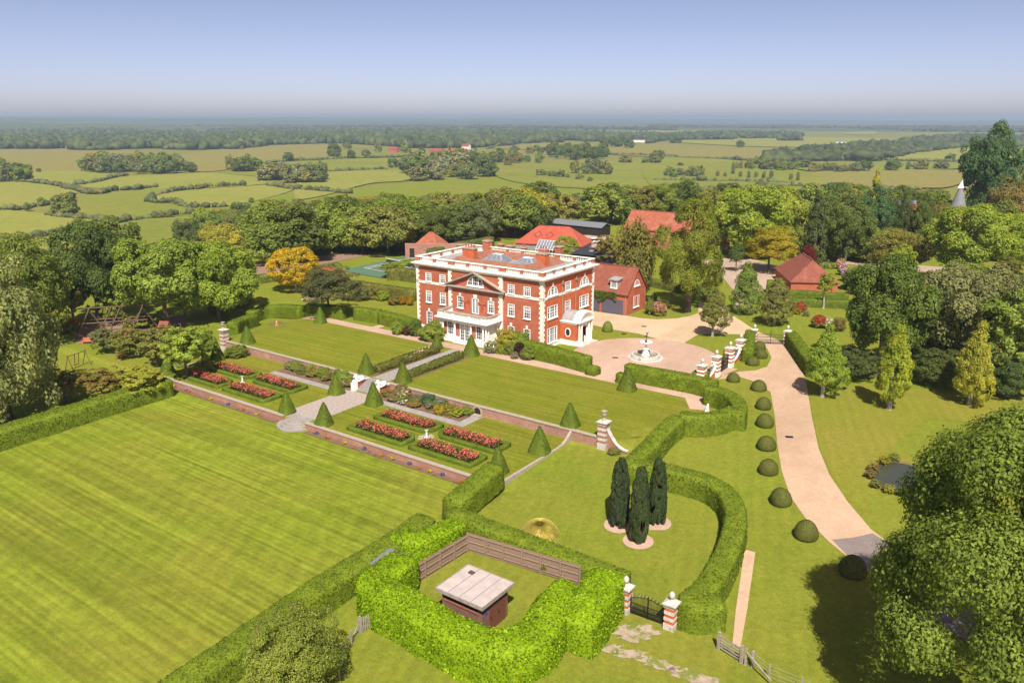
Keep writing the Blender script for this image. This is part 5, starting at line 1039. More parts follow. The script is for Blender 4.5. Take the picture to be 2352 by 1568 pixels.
for k, x in enumerate((-37,-34.5,-31.6,-30.9,-26,-22.5,-19.2,-16.5,-5.6,-3.6,-.8,2.2,5.0,6.6,9.0,10.5,12.0,13.6,16.2)):
    c, nm = [((.60,.20,.03),'orange'), ((.62,.46,.02),'yellow'), ((.10,.10,.40),'blue'), ((.55,.05,.04),'red')][(k*5+k//3) % 4]
    shrub('bedding_plant', 'tiny %s bedding plant, %s from the left below the low terrace wall' % (nm, ordw(k+1)), (x, Y2-.75+.1*(k % 3), -1.8), .5, .32, 'mid', 'round1', 'plant', 'bedding plants below the terrace wall', c, 40, .13)
# shrubs along the house front
HS = [(918,770,34,30,'bright','left end'), (936,775,28,26,'olive',''), (950,772,26,36,'brown',''), (985,782,66,48,'lime','')]
for u, v, w, h, c, l in ((915,768,30,32,'bright','fresh green rounded shrub at the left end of the house border'), (937,770,26,24,(.10,.055,.03),'dark reddish grass clump in the house border'), (955,772,30,40,'dark','dark leaved shrub below the left ground floor windows'), (990,782,62,44,'bright','large rounded shrub with lime green top left of the portico')): shrub_px('border_shrub', l, u, v, w, h, c, 'round0')
shrub_px('border_shrub', 'lime green shrub tip above the shrub left of the portico', 1000, 776, 40, 40, 'lime', 'round2')
for u, v, w, h, c, l, fl in ((1165,800,60,46,'yellow','golden green shrub right of the portico',None), (1190,800,50,40,'bright','bright green shrub below the right ground floor windows',None), (1128,810,34,30,'silver','white flowering shrub at the portico corner',(.75,.74,.60)), (1150,812,26,22,'lime','low lime green plant in the bed right of the portico',None), (1172,814,34,28,'mid','mid green plant in the bed right of the portico',None), (1196,818,30,34,(.06,.025,.02),'dark purple-brown shrub by the hedge right of the portico',None), (1182,824,18,16,'mid','small plant with mauve flowers right of the portico',(.45,.16,.40)), (1210,826,34,30,'mid','green plant against the hedge right of the portico',None)):
    shrub_px('border_shrub', l, u, v, w, h, c, R.choice(['round0','round1','broad1']), flowers=fl, fs=.16)
# ------------------------------------------------------------------ piers, gates
FIN = MB().lathe([(.12,0), (.10,.05), (.06,.10), (.09,.15), (.19,.28), (.22,.42), (.19,.56), (.10,.68), (.02,.74)], 12).mesh('finial'); FIN.materials.append(MT['stone'])
def pier(name, label, x, y, z, w, h, n=4, grp=None, fin=True, rz=0.0, urn=False, stone='white_paint', bk='brick_orange'):
    t = thing(name, label, 'pier', (x, y, z), rz, grp); bh = h*.76/(2*n); z0 = h*.24
    obj('base', MB().box(-w/2-.05, w/2+.05, -w/2-.05, w/2+.05, -.1, z0), MT[stone], t)
    for k in range(2*n): e = .0 if k % 2 == 0 else .035; obj('brick_band' if k % 2 == 0 else 'stone_band', MB().box(-w/2-e, w/2+e, -w/2-e, w/2+e, z0+k*bh, z0+(k+1)*bh), MT[bk if k % 2 == 0 else stone], t)
    obj('cap', MB().cb(0,0,h,h+.1,w+.34,w+.34).cb(0,0,h+.1,h+.26,w+.30,w+.30,0,.45), MT['stone'], t)
    if urn: obj('urn', MB().lathe([(.24,0), (.24,.1), (.09,.16), (.09,.34), (.20,.44), (.27,.62), (.25,.72), (.33,.98), (.36,1.0), (.30,1.0), (.24,.85)], 14), MT['stone_lichen'], t, (0, 0, h+.26))
    elif fin: obj('finial', FIN, None, t, (0, 0, h+.24))
    return t
GP = 'banded brick and stone gate piers'
PY = [(25.9,-1.4), (25.95,3.4), (25.9,8.6), (25.65,13.4)]
for (x, y), l in zip(PY, ('banded gate pier half hidden by the hedge corner', 'near banded pier of the black iron drive gate', 'far banded pier of the black iron drive gate', 'banded pier at the hedge end beyond the iron drive gate')): pier('gate_pier', l, x, y, 0, .95, 2.75, 4, GP)
def swoop(label, p, q, zhi, zlo):             # curved wall from zlo at p up to zhi at q with railings above
    t = thing('curved_wall', label, 'wall', p); d = Vector((q[0]-p[0], q[1]-p[1], 0)); L = d.length; t.rotation_euler = (0, 0, atan2(d.y, d.x)); N = 12; x0, x1 = .5, L-.5
    zf = lambda s_: zlo + (zhi-zlo)*(1-sqrt(max(0, 1-s_**2.2)));  Q = [(x0+(x1-x0)*k/N, zf(k/N)) for k in range(N+1)]
    w = MB(); c = MB()
    for (a, za), (b, zb) in zip(Q, Q[1:]):
        w.add([(a,-.16,-.1), (b,-.16,-.1), (b,-.16,zb), (a,-.16,za), (a,.16,-.1), (b,.16,-.1), (b,.16,zb), (a,.16,za)], [(0,1,2,3), (5,4,7,6), (3,2,6,7)]); c.add([(a,-.24,za), (b,-.24,zb), (b,-.24,zb+.13), (a,-.24,za+.13), (a,.24,za), (b,.24,zb), (b,.24,zb+.13), (a,.24,za+.13)], [(0,1,2,3), (5,4,7,6), (3,2,6,7), (1,0,4,5)])
    obj('brickwork', w, MT['brick_orange'], t); obj('coping', c, MT['white_paint'], t); r = MB()
    for k in range(1, 2*N-1): s_ = k/(2*N); x = x0+(x1-x0)*s_; r.bar((x,0,zf(s_)), (x,0,zhi+.02), .028)
    r.bar((x0,0,zhi), (x1,0,zhi), .04); obj('railing', r, MT['iron'], t); return t
swoop('curved brick wall with white coping beside the near gate pier', (25.9,-1.4,0), (25.95,3.4,0), 1.75, .35); swoop('curved brick wall with white coping beyond the far gate pier', (25.9,8.6,0), (25.65,13.4,0), 1.75, .35)
def iron_gate(name, label, p, q, h, arch=.35, nb=26, panel=False, scroll=True, mat='iron', mid_up=.35):
    d = Vector((q[0]-p[0], q[1]-p[1], 0)); L = d.length; t = thing(name, label, 'gate', p, atan2(d.y, d.x)); zt = lambda s_: h + arch*sin(pi*s_)
    for k, (a, b) in enumerate(((.0, .498), (.502, 1.0))):
        m = MB(); xa, xb = a*L, b*L; m.bar((xa,0,.05), (xa,0,zt(a)+ (mid_up if k else 0)), .07); m.bar((xb,0,.05), (xb,0,zt(b) + (0 if k else mid_up)), .07)
        for z in (.12, h*.42, h*.72): m.bar((xa,0,z), (xb,0,z), .05)
        for i in range(1, nb//2):
            s_ = a+(b-a)*i/(nb//2); m.bar((s_*L,0,.1), (s_*L,0,zt(s_)), .026); m.bar(((s_-.5*(b-a)/(nb//2))*L,0,.1), ((s_-.5*(b-a)/(nb//2))*L,0,h*.42), .02)
        for i in range(8): s0, s1 = a+(b-a)*i/8, a+(b-a)*(i+1)/8; m.bar((s0*L,0,zt(s0)), (s1*L,0,zt(s1)), .045)
        if panel: m.box(xa, xb, -.01, .01, .12, h*.30)
        lf = obj('gate_leaf', m, MT[mat], t)
        if scroll:
            s_ = MB()
            for i in range(5):
                c = a + (b-a)*(i+.5)/5; zc = zt(c)+.14; s_.tube([(c*L+.14*cos(w), 0, zc+.14*sin(w)) for w in [i2*.75 for i2 in range(9)]], .018, 4)
            obj('scrollwork', s_, MT[mat], lf)
    return t
iron_gate('iron_gate', 'black wrought iron gate between the banded piers of the drive', (25.95,3.95,0), (25.9,8.05,0), 1.9, .35, 30, True, mid_up=.9)
g1, g2 = gp(1731,788), gp(1807,791)
pier('gate_pier', 'left banded pier of the thin wire gate across the drive', g1.x, g1.y, g1.z, .62, 2.1, 3, GP); pier('gate_pier', 'right banded pier of the thin wire gate across the drive', g2.x, g2.y, g2.z, .8, 2.1, 3, GP)
dv = (g2-g1).normalized(); iron_gate('wire_gate', 'thin pale metal gate across the drive beyond the domes', g1+dv*.45, g2-dv*.5, 1.5, .05, 30, False, False, 'bronze', .6)
a1, a2 = Vector((39.8,-48.7,hz(39.8,-48.7))), Vector((43.45,-48.6,hz(43.4,-48.6)))
pier('gate_pier', 'left banded pier of the arched iron gate beside the laurel hedge', a1.x, a1.y, a1.z, .72, 2.05, 3, GP, stone='stone'); pier('gate_pier', 'right banded pier of the arched iron gate in front of the tall hedge', a2.x, a2.y, a2.z, .72, 2.05, 3, GP, stone='stone')
iron_gate('iron_gate', 'low black iron garden gate with scrolled arched top near the pump house', a1+Vector((.45,0,0)), a2-Vector((.45,0,0)), 1.35, .35, 30, False, True, 'iron', .15)
up = pier('stone_pillar', 'weathered banded pillar with stone urn at the right end of the upper wall', 24.35, Y1-.2, -1.15, .95, 3.1, 4, None, False, 0, True, 'stone', 'brick_garden'); ub = gp(505,796); lp_ = pier('stone_pillar', 'weathered banded pillar with stone urn at the left end of the upper wall', -43.6, Y1-.2, -1.5, .95, 3.3, 4, None, False, 0, True, 'stone', 'brick_garden')
cs = thing('scrolled_wall', 'sweeping stone capped wall buttress right of the urn pillar', 'wall', (24.8, Y1-.15, -1.15)); N = 12; w = MB(); c = MB()
for k in range(N):
    za, zb = [.35 + 2.0*(1-s_)**2.4 for s_ in (k/N, (k+1)/N)]; a, b = 2.6*k/N, 2.6*(k+1)/N; w.add([(a,-.18,0), (b,-.18,0), (b,-.18,zb), (a,-.18,za), (a,.18,0), (b,.18,0), (b,.18,zb), (a,.18,za)], [(0,1,2,3), (5,4,7,6)]); c.add([(a,-.28,za), (b,-.28,zb), (b,-.28,zb+.14), (a,-.28,za+.14), (a,.28,za), (b,.28,zb), (b,.28,zb+.14), (a,.28,za+.14)], [(0,1,2,3), (5,4,7,6), (3,2,6,7), (1,0,4,5)])
obj('brickwork', w, MT['brick_garden'], cs); obj('coping', c, MT['stone'], cs)
shrub('border_shrub', 'small clump of green plants at the foot of the urn pillar buttress', (26.0, Y1-.8, -1.2), 1.6, .7, 'olive', 'broad0')
# fountain
fo = thing('fountain', 'white stone tiered fountain with bronze figure in the forecourt circle', 'fountain', (14.4, 5.6, .04))
obj('basin', MB().lathe([(2.6,0), (2.6,.10), (2.45,.14), (2.12,.16), (2.16,.30), (2.05,.46), (2.08,.58), (1.98,.62), (1.78,.62), (1.76,.20)], 48), MT['stone'], fo); obj('water', MB().face(*[(1.77*cos(2*pi*k/40), 1.77*sin(2*pi*k/40), .36) for k in range(40)]), MT['fountain_water'], fo)
obj('pedestal', MB().lathe([(.62,.2), (.62,.5), (.5,.6), (.48,.85), (.36,.95), (.36,1.25), (.44,1.32), (.44,1.42), (.24,1.55), (.17,1.75), (.15,2.0), (.25,2.1)], 8), MT['white_paint'], fo); obj('bowl', MB().lathe([(.2,2.05), (.55,2.15), (.85,2.32), (.93,2.45), (.88,2.47), (.6,2.36), (.2,2.32)], 28), MT['white_paint'], fo, smooth=True)
m = MB().ball((0,0,2.5), .22, 8, 6, (1,1,.9)); m.tube([(0,0,2.6), (.03,0,2.95), (.02,0,3.15)], [.06,.04,.05], 6); m.tube([(.02,0,3.05), (.05,.0,3.35), (.1,0,3.62)], [.06,.10,.08], 8); m.tube([(.06,0,3.4), (-.2,.05,3.3), (-.32,.05,3.1)], [.07,.05,.04], 6); m.ball((.13,0,3.76), .085, 8, 6); m.tube([(.1,0,3.6), (.25,.04,3.8), (.3,.04,4.0)], [.045,.035,.025], 6); m.tube([(.08,0,3.6), (.02,-.1,3.75), (-.03,-.1,3.9)], [.045,.035,.025], 6)
obj('bronze_figure', m, MT['bronze'], fo, smooth=True)
for k, (u, v) in enumerate(((1413,822), (1433,767), (1479,821 if 0 else 750), (1813,1004))): p = gp(u, v); tag(obj('drain_cover', MB().box(-.4,.4,-.25,.25,0,.03), MT['iron'], None, (p.x, p.y, p.z+.05), .5), 'dark metal drain cover in the gravel, %s' % ('beside the fountain basin', 'behind the fountain', 'between fountain and garage', 'at the left edge of the drive')[k], 'drain cover')
st_ = gp(1624, 946, .0); m = MB().cb(0,0,0,.3,.4,.4).lathe([(.14,.3), (.18,.5), (.12,.62), (.2,.72), (.06,.84)], 10).ball((.05,0,.95), .13, 8, 6); tag(obj('garden_statue', m, MT['statue_white'], None, st_), 'small white bust statue in the hedge alcove', 'statue')
p = gp(634, 745); tag(sheet('flower_bed', [gp(*q) for q in [(614,745),(640,738),(660,745),(642,754)]], 'soil', .05)); tag(obj('stone_finial', MB().cb(0,0,0,.35,.4,.4,0,.8).lathe([(.12,.35), (.2,.55), (.1,.8), (.04,.95)], 10), MT['ochre_stone'], None, gp(636,748)), 'small ochre stone finial in the bare diamond bed on the upper lawn', 'ornament')
# ------------------------------------------------------------------ pump house, fence and sheds
PH = thing('pump_house', 'flat roofed brick pump house inside the laurel hedge', 'outbuilding', (31.0, -55.8, -2.15)); PH.scale = (.95, .95, .97)
obj('wall', MB().box(-1.95, 1.95, -1.65, 1.65, -.2, 2.55), MT['brick_brown'], PH); rf = obj('roof', MB().box(-2.25, 2.25, -2.0, 2.0, 2.62, 2.78), MT['felt'], PH); [obj('felt_seam', MB().box(x-.02, x+.02, -1.98, 1.98, 2.78, 2.795), MT['grey_roof'], rf) for x in (-1.1, 0, 1.1)]; obj('fascia', MB().box(-2.3, 2.3, -2.06, -2.0, 2.5, 2.80).box(-2.3, 2.3, 2.0, 2.06, 2.5, 2.82).box(-2.3, -2.25, -2.0, 2.0, 2.5, 2.82).box(2.25, 2.3, -2.0, 2.0, 2.5, 2.80), MT['timber_grey'], rf); obj('soffit', MB().box(-2.2,2.2,-1.95,1.95,2.52,2.6), MT['timber_dark'], rf); obj('roof_vent', MB().box(-1.5, -1.05, 1.0, 1.35, 2.78, 2.90), MT['timber_dark'], rf)
obj('louvre', MB().box(-1.6, 1.6, -1.69, -1.6, 1.9, 2.4), MT['timber_black'], PH); obj('sill', MB().box(-1.7, 1.7, -1.74, -1.64, 1.75, 1.9), MT['timber_red'], PH)
for y in (-.75, .28): dd = obj('door', MB().box(1.94, 2.0, y, y+1.0, 0, 2.1), MT['door_brown'], PH); obj('handle', MB().box(2.0, 2.05, y+.1, y+.16, .95, 1.15), MT['iron'], dd)
obj('notice', MB().box(1.95, 1.99, -1.3, -1.0, 1.6, 2.0), MT['blue_sign'], PH)
def board_fence(label, p, q, h=1.8, bw=.135, name='board_fence'):
    d = Vector((q[0]-p[0], q[1]-p[1], 0)); L = d.length; t = thing(name, label, 'fence', (p[0], p[1], hz(*p[:2])), atan2(d.y, d.x)); n = int(L/bw); me = MB().box(-bw/2+.008, bw/2-.008, .03, .055, 0.05, h).mesh('board'); me.materials.append(MT['timber']); rg = random.Random(n)
    for k in range(n): o = obj('board', me, None, t, (bw*(k+.5), rg.uniform(-.006, .006), rg.uniform(-.03, .01)))
    np_ = max(1, round(L/1.9)); pm = MB().box(-.055, .055, -.10, .03, -.1, h+.02).mesh('post'); pm.materials.append(MT['timber'])
    for k in range(np_+1): obj('post', pm, None, t, (min(L-.05, L*k/np_), 0, 0))
    for z in (.35, .98, 1.6): obj('rail', MB().box(0, L, -.05, .029, z-.045, z+.045), MT['timber'], t)
    return t
board_fence('weathered board fence along the left side of the pump house yard', (24.4,-57.6), (24.85,-49.0)); board_fence('weathered board fence along the back of the pump house yard', (24.85,-49.0), (35.4,-47.9))
for k, (u, v, w, h) in enumerate(((1122,1305-35,16,30), (1212,1262,16,12), (1240,1288,16,12), (1247,1312,20,20))):
    p = gp(u, v+10); shrub('climber', 'small climbing plant on the back board fence, %s from the left' % ordw(k+1), (p.x, p.y+.2, p.z+.4), w*mpp(p), h*mpp(p), 'mid', 'open1', 'plant')
sp = gp(903, 1338, .0); SH = thing('garden_shed', 'small shed with grey sheet roof between the two hedges', 'shed', (sp.x, sp.y, sp.z), 0.0)
obj('wall', MB().box(-1.2, 1.2, -1.0, 1.0, 0, 1.8), MT['timber_red'], SH); obj('roof', MB().add([(-1.4,-1.2,1.78), (1.4,-1.2,1.78), (1.4,1.2,2.05), (-1.4,1.2,2.05), (-1.4,-1.2,1.86), (1.4,-1.2,1.86), (1.4,1.2,2.13), (-1.4,1.2,2.13)], [(0,3,2,1), (4,5,6,7), (0,1,5,4), (1,2,6,5), (2,3,7,6), (3,0,4,7)]), MT['grey_roof'], SH)
# picket panel and field gates
a, b = gp(830, 1452), gp(862, 1438); d = (b-a); L = d.length; t = thing('picket_gate', 'grey wooden picket gate at the left end of the laurel hedge', 'gate', a, atan2(d.y, d.x)); n = max(5, int(L/.14)); me = MB().box(-.04, .04, -.02, .02, .05, 1.25).mesh('picket'); me.materials.append(MT['timber_grey'])
for k in range(n): obj('picket', me, None, t, (L*(k+.5)/n, 0, 0))
for z in (.35, .95): obj('rail', MB().box(0, L, .02, .06, z, z+.09), MT['timber_grey'], t)
obj('post', MB().cb(-.08, 0, 0, 1.4, .16, .16), MT['timber_grey'], t); obj('strut', MB().bar((-.1,0,.9), (-.9,-.3,0), .09), MT['timber_grey'], t)
def wire_fence(label, pts, h=1.1):
    t = thing('wire_fence', label, 'fence', pts[0]); o = pts[0]
    for p in pts: obj('post', MB().cb(p.x-o.x, p.y-o.y, p.z-o.z, p.z-o.z+h+.1, .09, .09), MT['timber_grey'], t)
    m = MB()
    for p, q in zip(pts, pts[1:]):
        for z in (.25, .5, .75, 1.0): m.bar((p.x-o.x, p.y-o.y, p.z-o.z+z*h), (q.x-o.x, q.y-o.y, q.z-o.z+z*h), .012)
    obj('wire', m, MT['silver_tin'], t)
wire_fence('wire fence running down from the picket gate', [gp(826,1455), gp(808,1480), gp(790,1510), gp(780,1560)]); wire_fence('wire fence beyond the timber field gate at the bottom right', [gp(1728,1530), gp(1766,1560), gp(1840,1590), gp(1930,1640)])
def field_gate(label, p, q, h=1.15):
    d = q-p; L = Vector((d.x, d.y, 0)).length; t = thing('field_gate', label, 'gate', p, atan2(d.y, d.x)); s_ = d.z
    for k in range(5): z = .2+.23*k; obj('bar', MB().bar((.1,0,z), (L-.1,0,z+s_), .04, .085), MT['timber_grey'], t)
    obj('brace', MB().bar((.15,.03,.2), (L*.75,.03,1.1+s_), .035, .08), MT['timber_grey'], t)
    for x, zz_ in ((0,0), (L, s_)): obj('post', MB().cb(x, 0, zz_-.1, zz_+h+.25, .2, .2), MT['timber_grey'], t)
field_gate('grey five-bar timber gate across the concrete footpath', gp(1650,1490), gp(1702,1522)); t = thing('timber_rail', 'sloping timber rail and posts beside the five-bar gate', 'fence', gp(1704,1523)); o = t.location.copy()
for q in ((1728,1532), (1712,1526)): e = gp(*q)-o; obj('post', MB().cb(e.x, e.y, e.z-.1, e.z+1.3, .15, .15), MT['timber_grey'], t)
e, f = gp(1710,1526)-o, gp(1770,1575)-o; obj('rail', MB().bar((e.x,e.y,e.z+1.1), (f.x,f.y,f.z+.4), .09), MT['timber_grey'], t)
# cypresses in their clover-leaf bed
cyb = [(33.5,-38.0), (36.1,-39.3), (36.15,-35.8)]
cloud = []
for i in range(60):
    a = 2*pi*i/60; c = (35.25,-37.7); best = .5
    for x, y in cyb:
        dx, dy = x-c[0], y-c[1]; bq = cos(a)*dx+sin(a)*dy; q = bq*bq-(dx*dx+dy*dy)+1.35**2
        if q > 0: best = max(best, bq+sqrt(q))
    cloud.append((c[0]+best*cos(a), c[1]+best*sin(a)))
sheet('cypress_bed', cloud, 'gravel_pink', .06, 2)
for (x, y), h, l in zip(cyb, (6.3, 6.9, 6.2), ('left of the three dark columnar trees in the clover-leaf bed', 'nearest of the three dark columnar trees in the clover-leaf bed', 'right of the three dark columnar trees in the clover-leaf bed')):
    t = tree('columnar_tree', l, (x, y, hz(x, y)), h*R.uniform(.97, 1.03), R.uniform(1.8, 2.05), 'column0', jit((.062,.092,.034), .12)[:3], .03, 'columnar trees in the clover-leaf bed')
rng = np.random.default_rng(3); b = gp(1240, 1230); n = 3600; a = rng.uniform(0, 6.283, n); s_ = rng.uniform(0, 1, n)**.7; rad = 1.5*s_; z = 1.45*np.sqrt(np.clip(1-s_**2, 0, 1))+.05; C = np.column_stack([rad*np.cos(a), rad*np.sin(a), z*.92]); dirv = unit(np.column_stack([np.cos(a)*(.35+s_), np.sin(a)*(.35+s_), .75-1.3*s_])); sd_ = np.column_stack([-np.sin(a), np.cos(a), 0*a]); L = (.42*(.35+.65*s_))[:, None]*dirv; W = sd_*.022
pg = obj('grass_clump', rawquads('grass_clump', np.stack([C-L-W, C+L-W*.3, C+L+W*.3, C-L+W], 1), MT['leaf']), None, None, b); pg.color = (.50,.46,.13,1); tag(pg, 'yellow-green mound of arching pampas grass on the lawn', 'grass')
for k, (u, v, l) in enumerate(((1998,1098,'brownish reeds at the left end of the pond'), (2012,1120,'green reeds at the near left edge of the pond'), (2032,1066,'pale reeds on the far bank of the pond'), (2070,1138,'low waterside plants under the sycamore at the pond'), (2005,1082,'tall olive reeds at the far left tip of the pond'), (2052,1060,'bushy sedge on the far pond bank right of the pale reeds'), (2040,1132,'broad sedge clump on the near pond bank'))):
    shrub_px('reed_clump', l, u, v, 30, 20, ['brown','olive','yellow','mid'][k % 4], 'open1', cat='plant')
# ------------------------------------------------------------------ play area on the left
def frame_obj(name, label, cat, base, bars, mat, r=.07):
    t = thing(name, label, cat, base)
    for nm, a, b in bars: obj(nm, MB().tube([a, b], r, 6), MT[mat], t)
    return t
p, q = gp(205, 772), gp(345, 762); e = q-p; o = p; ax = Vector((e.x, e.y, 0)).normalized(); nx = Vector((-ax.y, ax.x, 0)); L = Vector((e.x, e.y, 0)).length; bars = []
F3 = lambda s_, w, z: tuple(ax*(s_*L) + nx*w + Vector((0,0,z)))
for s_ in (0.05, .40, .55, .92):
    for w in (-1, 1): bars.append(('leg', F3(s_+w*2.2/L, w*1.1, 0), F3(s_-w*.25/L, 0, 4.95)))
bars += [('top_beam', F3(-.12, 0, 4.8), F3(1.05, 0, 4.8)), ('side_beam', F3(-.1, 1.25, 2.5), F3(1.1, 1.25, 2.5)), ('side_beam', F3(-.1, -1.25, 2.5), F3(1.0, -1.25, 2.5)), ('brace', F3(.02, -2, 0), F3(-.22, -2.6, 1.7)), ('brace', F3(.62, -1, 1.9), F3(.8, .2, 2.5))]
frame_obj('climbing_frame', 'large rustic timber climbing frame of crossed poles on bark chips', 'climbing frame', o, bars, 'timber_pole', .115)
p, q = gp(160, 852), gp(200, 837); e = q-p; ax = Vector((e.x, e.y, 0)).normalized(); nx = Vector((-ax.y, ax.x, 0)); L = Vector((e.x, e.y, 0)).length; bars = [('top_beam', F3(-.05, 0, 2.2), F3(1.05, 0, 2.2))]
for s_ in (0, 1):
    for w in (-1, 1): bars.append(('leg', F3(s_, w*.8, 0), F3(s_, -w*.08, 2.3)))
bars += [('rope', F3(.4, 0, 2.2), F3(.4, .3, .5)), ('rope', F3(.62, 0, 2.2), F3(.62, .3, .5))]; sw = frame_obj('garden_swing', 'small timber swing on the grass left of the orchard trees', 'swing', p, bars, 'timber_pole', .06); obj('seat', MB().bar(F3(.38, .3, .5), F3(.64, .3, .5), .25, .04), MT['timber_dark'], sw)
b = gp(203, 789); t = thing('garden_bench', 'orange-red painted wooden bench beside the bark play area', 'bench', b, .75)
for x in (-.75, .75): obj('leg', MB().box(x-.05, x+.05, -.25, -.15, 0, .45).box(x-.05, x+.05, .18, .28, 0, .95), MT['timber_orange'], t)
for k in range(3): obj('seat_slat', MB().box(-.85, .85, -.26+.16*k, -.13+.16*k, .45, .49), MT['timber_orange'], t)
for k in range(3): obj('back_slat', MB().box(-.85, .85, .24, .28, .55+.15*k, .66+.15*k), MT['timber_orange'], t)
for u, v, l in ((303, 782, 'small brown tiled play hut roof among the orchard trees'), (381, 770, 'taller brown tiled play tower behind the orchard trees')):
    b = gp(u, v); t = thing('play_hut', l, 'playhouse', b, .5); hh = 1.2 if u < 350 else 1.6
    obj('wall', MB().box(-.6, .6, -.6, .6, hh-.9, hh), MT['timber_red'], t); obj('roof', MB().add([(-.85,-.85,hh), (.85,-.85,hh), (.85,.85,hh), (-.85,.85,hh), (-.85,0,hh+.9), (.85,0,hh+.9)], [(0,1,5,4), (2,3,4,5), (0,4,3), (1,2,5), (0,3,2,1)]), MT['tile_red'], t)
    for x in (-.55, .55):
        for y in (-.55, .55): obj('post', MB().cb(x, y, -.1, hh, .1, .1), MT['timber_dark'], t)
b = gp(268, 823); t = thing('play_ramp', 'red-brown timber play stairs with rails on the grass', 'play stairs', b, .5); 
for k in range(6): obj('tread', MB().box(.28*k, .28*k+.26, -.45, .45, .18*k, .18*k+.07), MT['timber_red'], t)
for y in (-.48, .48): obj('handrail', MB().bar((0,y,.85), (1.7,y,1.9), .06), MT['timber_red'], t); [obj('baluster', MB().bar((.28*k+.1,y,.1+.18*k), (.28*k+.1,y,.9+.18*k), .04), MT['timber_red'], t) for k in range(6)]

# ------------------------------------------------------------------ other buildings
def building(name, label, p, ang, L, D, eave, ridge, hip=0.0, wall='brick_red', roof='tile_red', cat='house', ov=.3, z=None):
    """p: front left corner; x along the ridge, y to the back"""
    t = thing(name, label, cat, (p[0], p[1], hz(p[0], p[1]) if z is None else z), ang); w = MB().box(0, L, 0, D, -1.2, eave)
    if not hip: w.add([(0,0,eave), (0,D,eave), (0,D/2,ridge-.1)], [(0,1,2)]).add([(L,0,eave), (L,D,eave), (L,D/2,ridge-.1)], [(0,1,2)])
    obj('wall', w, MT[wall], t); e = eave - ov*(ridge-eave)/(D/2); o = ov
    A = [(-o,-o,e), (L+o,-o,e), (L+o,D+o,e), (-o,D+o,e), (hip-(0 if hip else o),D/2,ridge), (L-hip+(0 if hip else o),D/2,ridge)]
    up = [(x, y, z_+.14) for x, y, z_ in A]; rf = obj('roof', MB().add(A+up, ([(6,7,11,10), (8,9,10,11), (0,4,5,1), (2,5,4,3), (0,1,7,6), (2,3,9,8)] + ([(6,10,9), (7,8,11), (0,3,4), (1,5,2), (1,2,8,7), (3,0,6,9)] if hip else [(0,6,10,4), (3,4,10,9), (1,5,11,7), (2,8,11,5)]))), MT[roof], t)
    obj('ridge_tiles', MB().bar((A[4][0], D/2, ridge+.15), (A[5][0], D/2, ridge+.15), .25, .14), MT[roof], rf); return t
def flat_window(par, loc, w, h, rz=0.0, cols=((1,3),), ny=4): return window(par, loc, w, h, cols, ny, rz)
GA = building('garage_house', 'brick garage wing with red tiled roof, grey doors and dormer behind the mansion', (-13.5, 27.1), 0, 13.5, 7.3, 3.95, 7.95, 0, 'brick_red', 'tile_red')
for x in (8.45, 3.7): dd = obj('garage_door', MB().box(x, x+4.3, -.06, .0, 0, 2.6), MT['garage_door'], GA); [obj('door_panel', MB().box(x+.08+1.06*k, x+1.02+1.06*k, -.085, -.06, .1, 2.5), MT['garage_door'], dd) for k in range(4)]
DM = obj('dormer', MB().box(9.85, 11.35, .35, 3.2, 4.55, 6.0), MT['lead'], GA); obj('dormer_roof', MB().add([(9.6,.1,6.0), (11.6,.1,6.0), (11.6,3.0,6.35), (9.6,3.0,6.35), (9.6,.1,6.15), (11.6,.1,6.15), (11.6,3.0,6.5), (9.6,3.0,6.5)], [(0,3,2,1), (4,5,6,7), (0,1,5,4), (1,2,6,5), (2,3,7,6), (3,0,4,7)]), MT['lead'], DM)
window(GA, (9.95, .33, 4.6), 1.3, 1.35); lunette(GA, (13.5, 3.55, 4.85), 1.1, pi/2, False); window(GA, (13.5, 2.45, .95), 2.2, 2.1, VEN, 4, pi/2); obj('tile_panel', MB().box(13.5, 13.55, 2.5, 4.6, 3.15, 4.65), MT['terracotta'], GA)
obj('downpipe', MB().lathe([(.05,0), (.05,3.8)], 8, 13.2, -.1), MT['downpipe'], GA)
rng = np.random.default_rng(12); n = 2600; x = rng.uniform(1, 11.5, n); z = 3.9 - rng.uniform(0, 1, n)**1.6*(1.3 + .5*np.sin(x*1.7)); C = np.column_stack([x, -.12-rng.uniform(0, .3, n), z]); cr = obj('ivy', rawquads('ivy', leafq(C, np.array([0,-1,.4]) + rng.normal(size=C.shape)*.5, .28, rng), MT['leaf']), None, GA); cr.color = (.13,.18,.026,1); cr['kind'] = 'stuff'
def at_z(u, v, z): d = ray(u, v); return Vector(CAM + d*((z-CAM[2])/d[2]))
e0, e1 = at_z(*Z1(1285,190), 2.4), at_z(*Z1(2010,232), 2.4); ang = atan2(e1.y-e0.y, e1.x-e0.x); L = (e1-e0).length
ST = building('stable_block', 'long stable with bright red hipped roof behind the mansion', e0, ang, L, 9.5, 2.4, 6.3, 4.6, 'flint', 'tile_bright', z=0)
for x in (L*.30, L*.48): q = MB(); [q.bar((x+1.1*cos(a), 2.2+1.1*sin(a)*.8, 4.25+1.1*sin(a)*.66+.2), (x+1.1*cos(b), 2.2+1.1*sin(b)*.8, 4.25+1.1*sin(b)*.66+.2), .12) for a, b in zip([k*pi/2 for k in range(4)], [(k+1)*pi/2 for k in range(4)])]; obj('rooflight_frame', q, MT['tile_red'], ST)
b0 = gp(*Z2(1612,424)); BA = building('barn', 'large brick barn with weathered orange tiled roof behind the big lime tree', b0 - Vector((27,0,0)), -.0, 27, 9.0, 4.6, 8.9, 0, 'brick_pink', 'tile_orange', cat='barn')
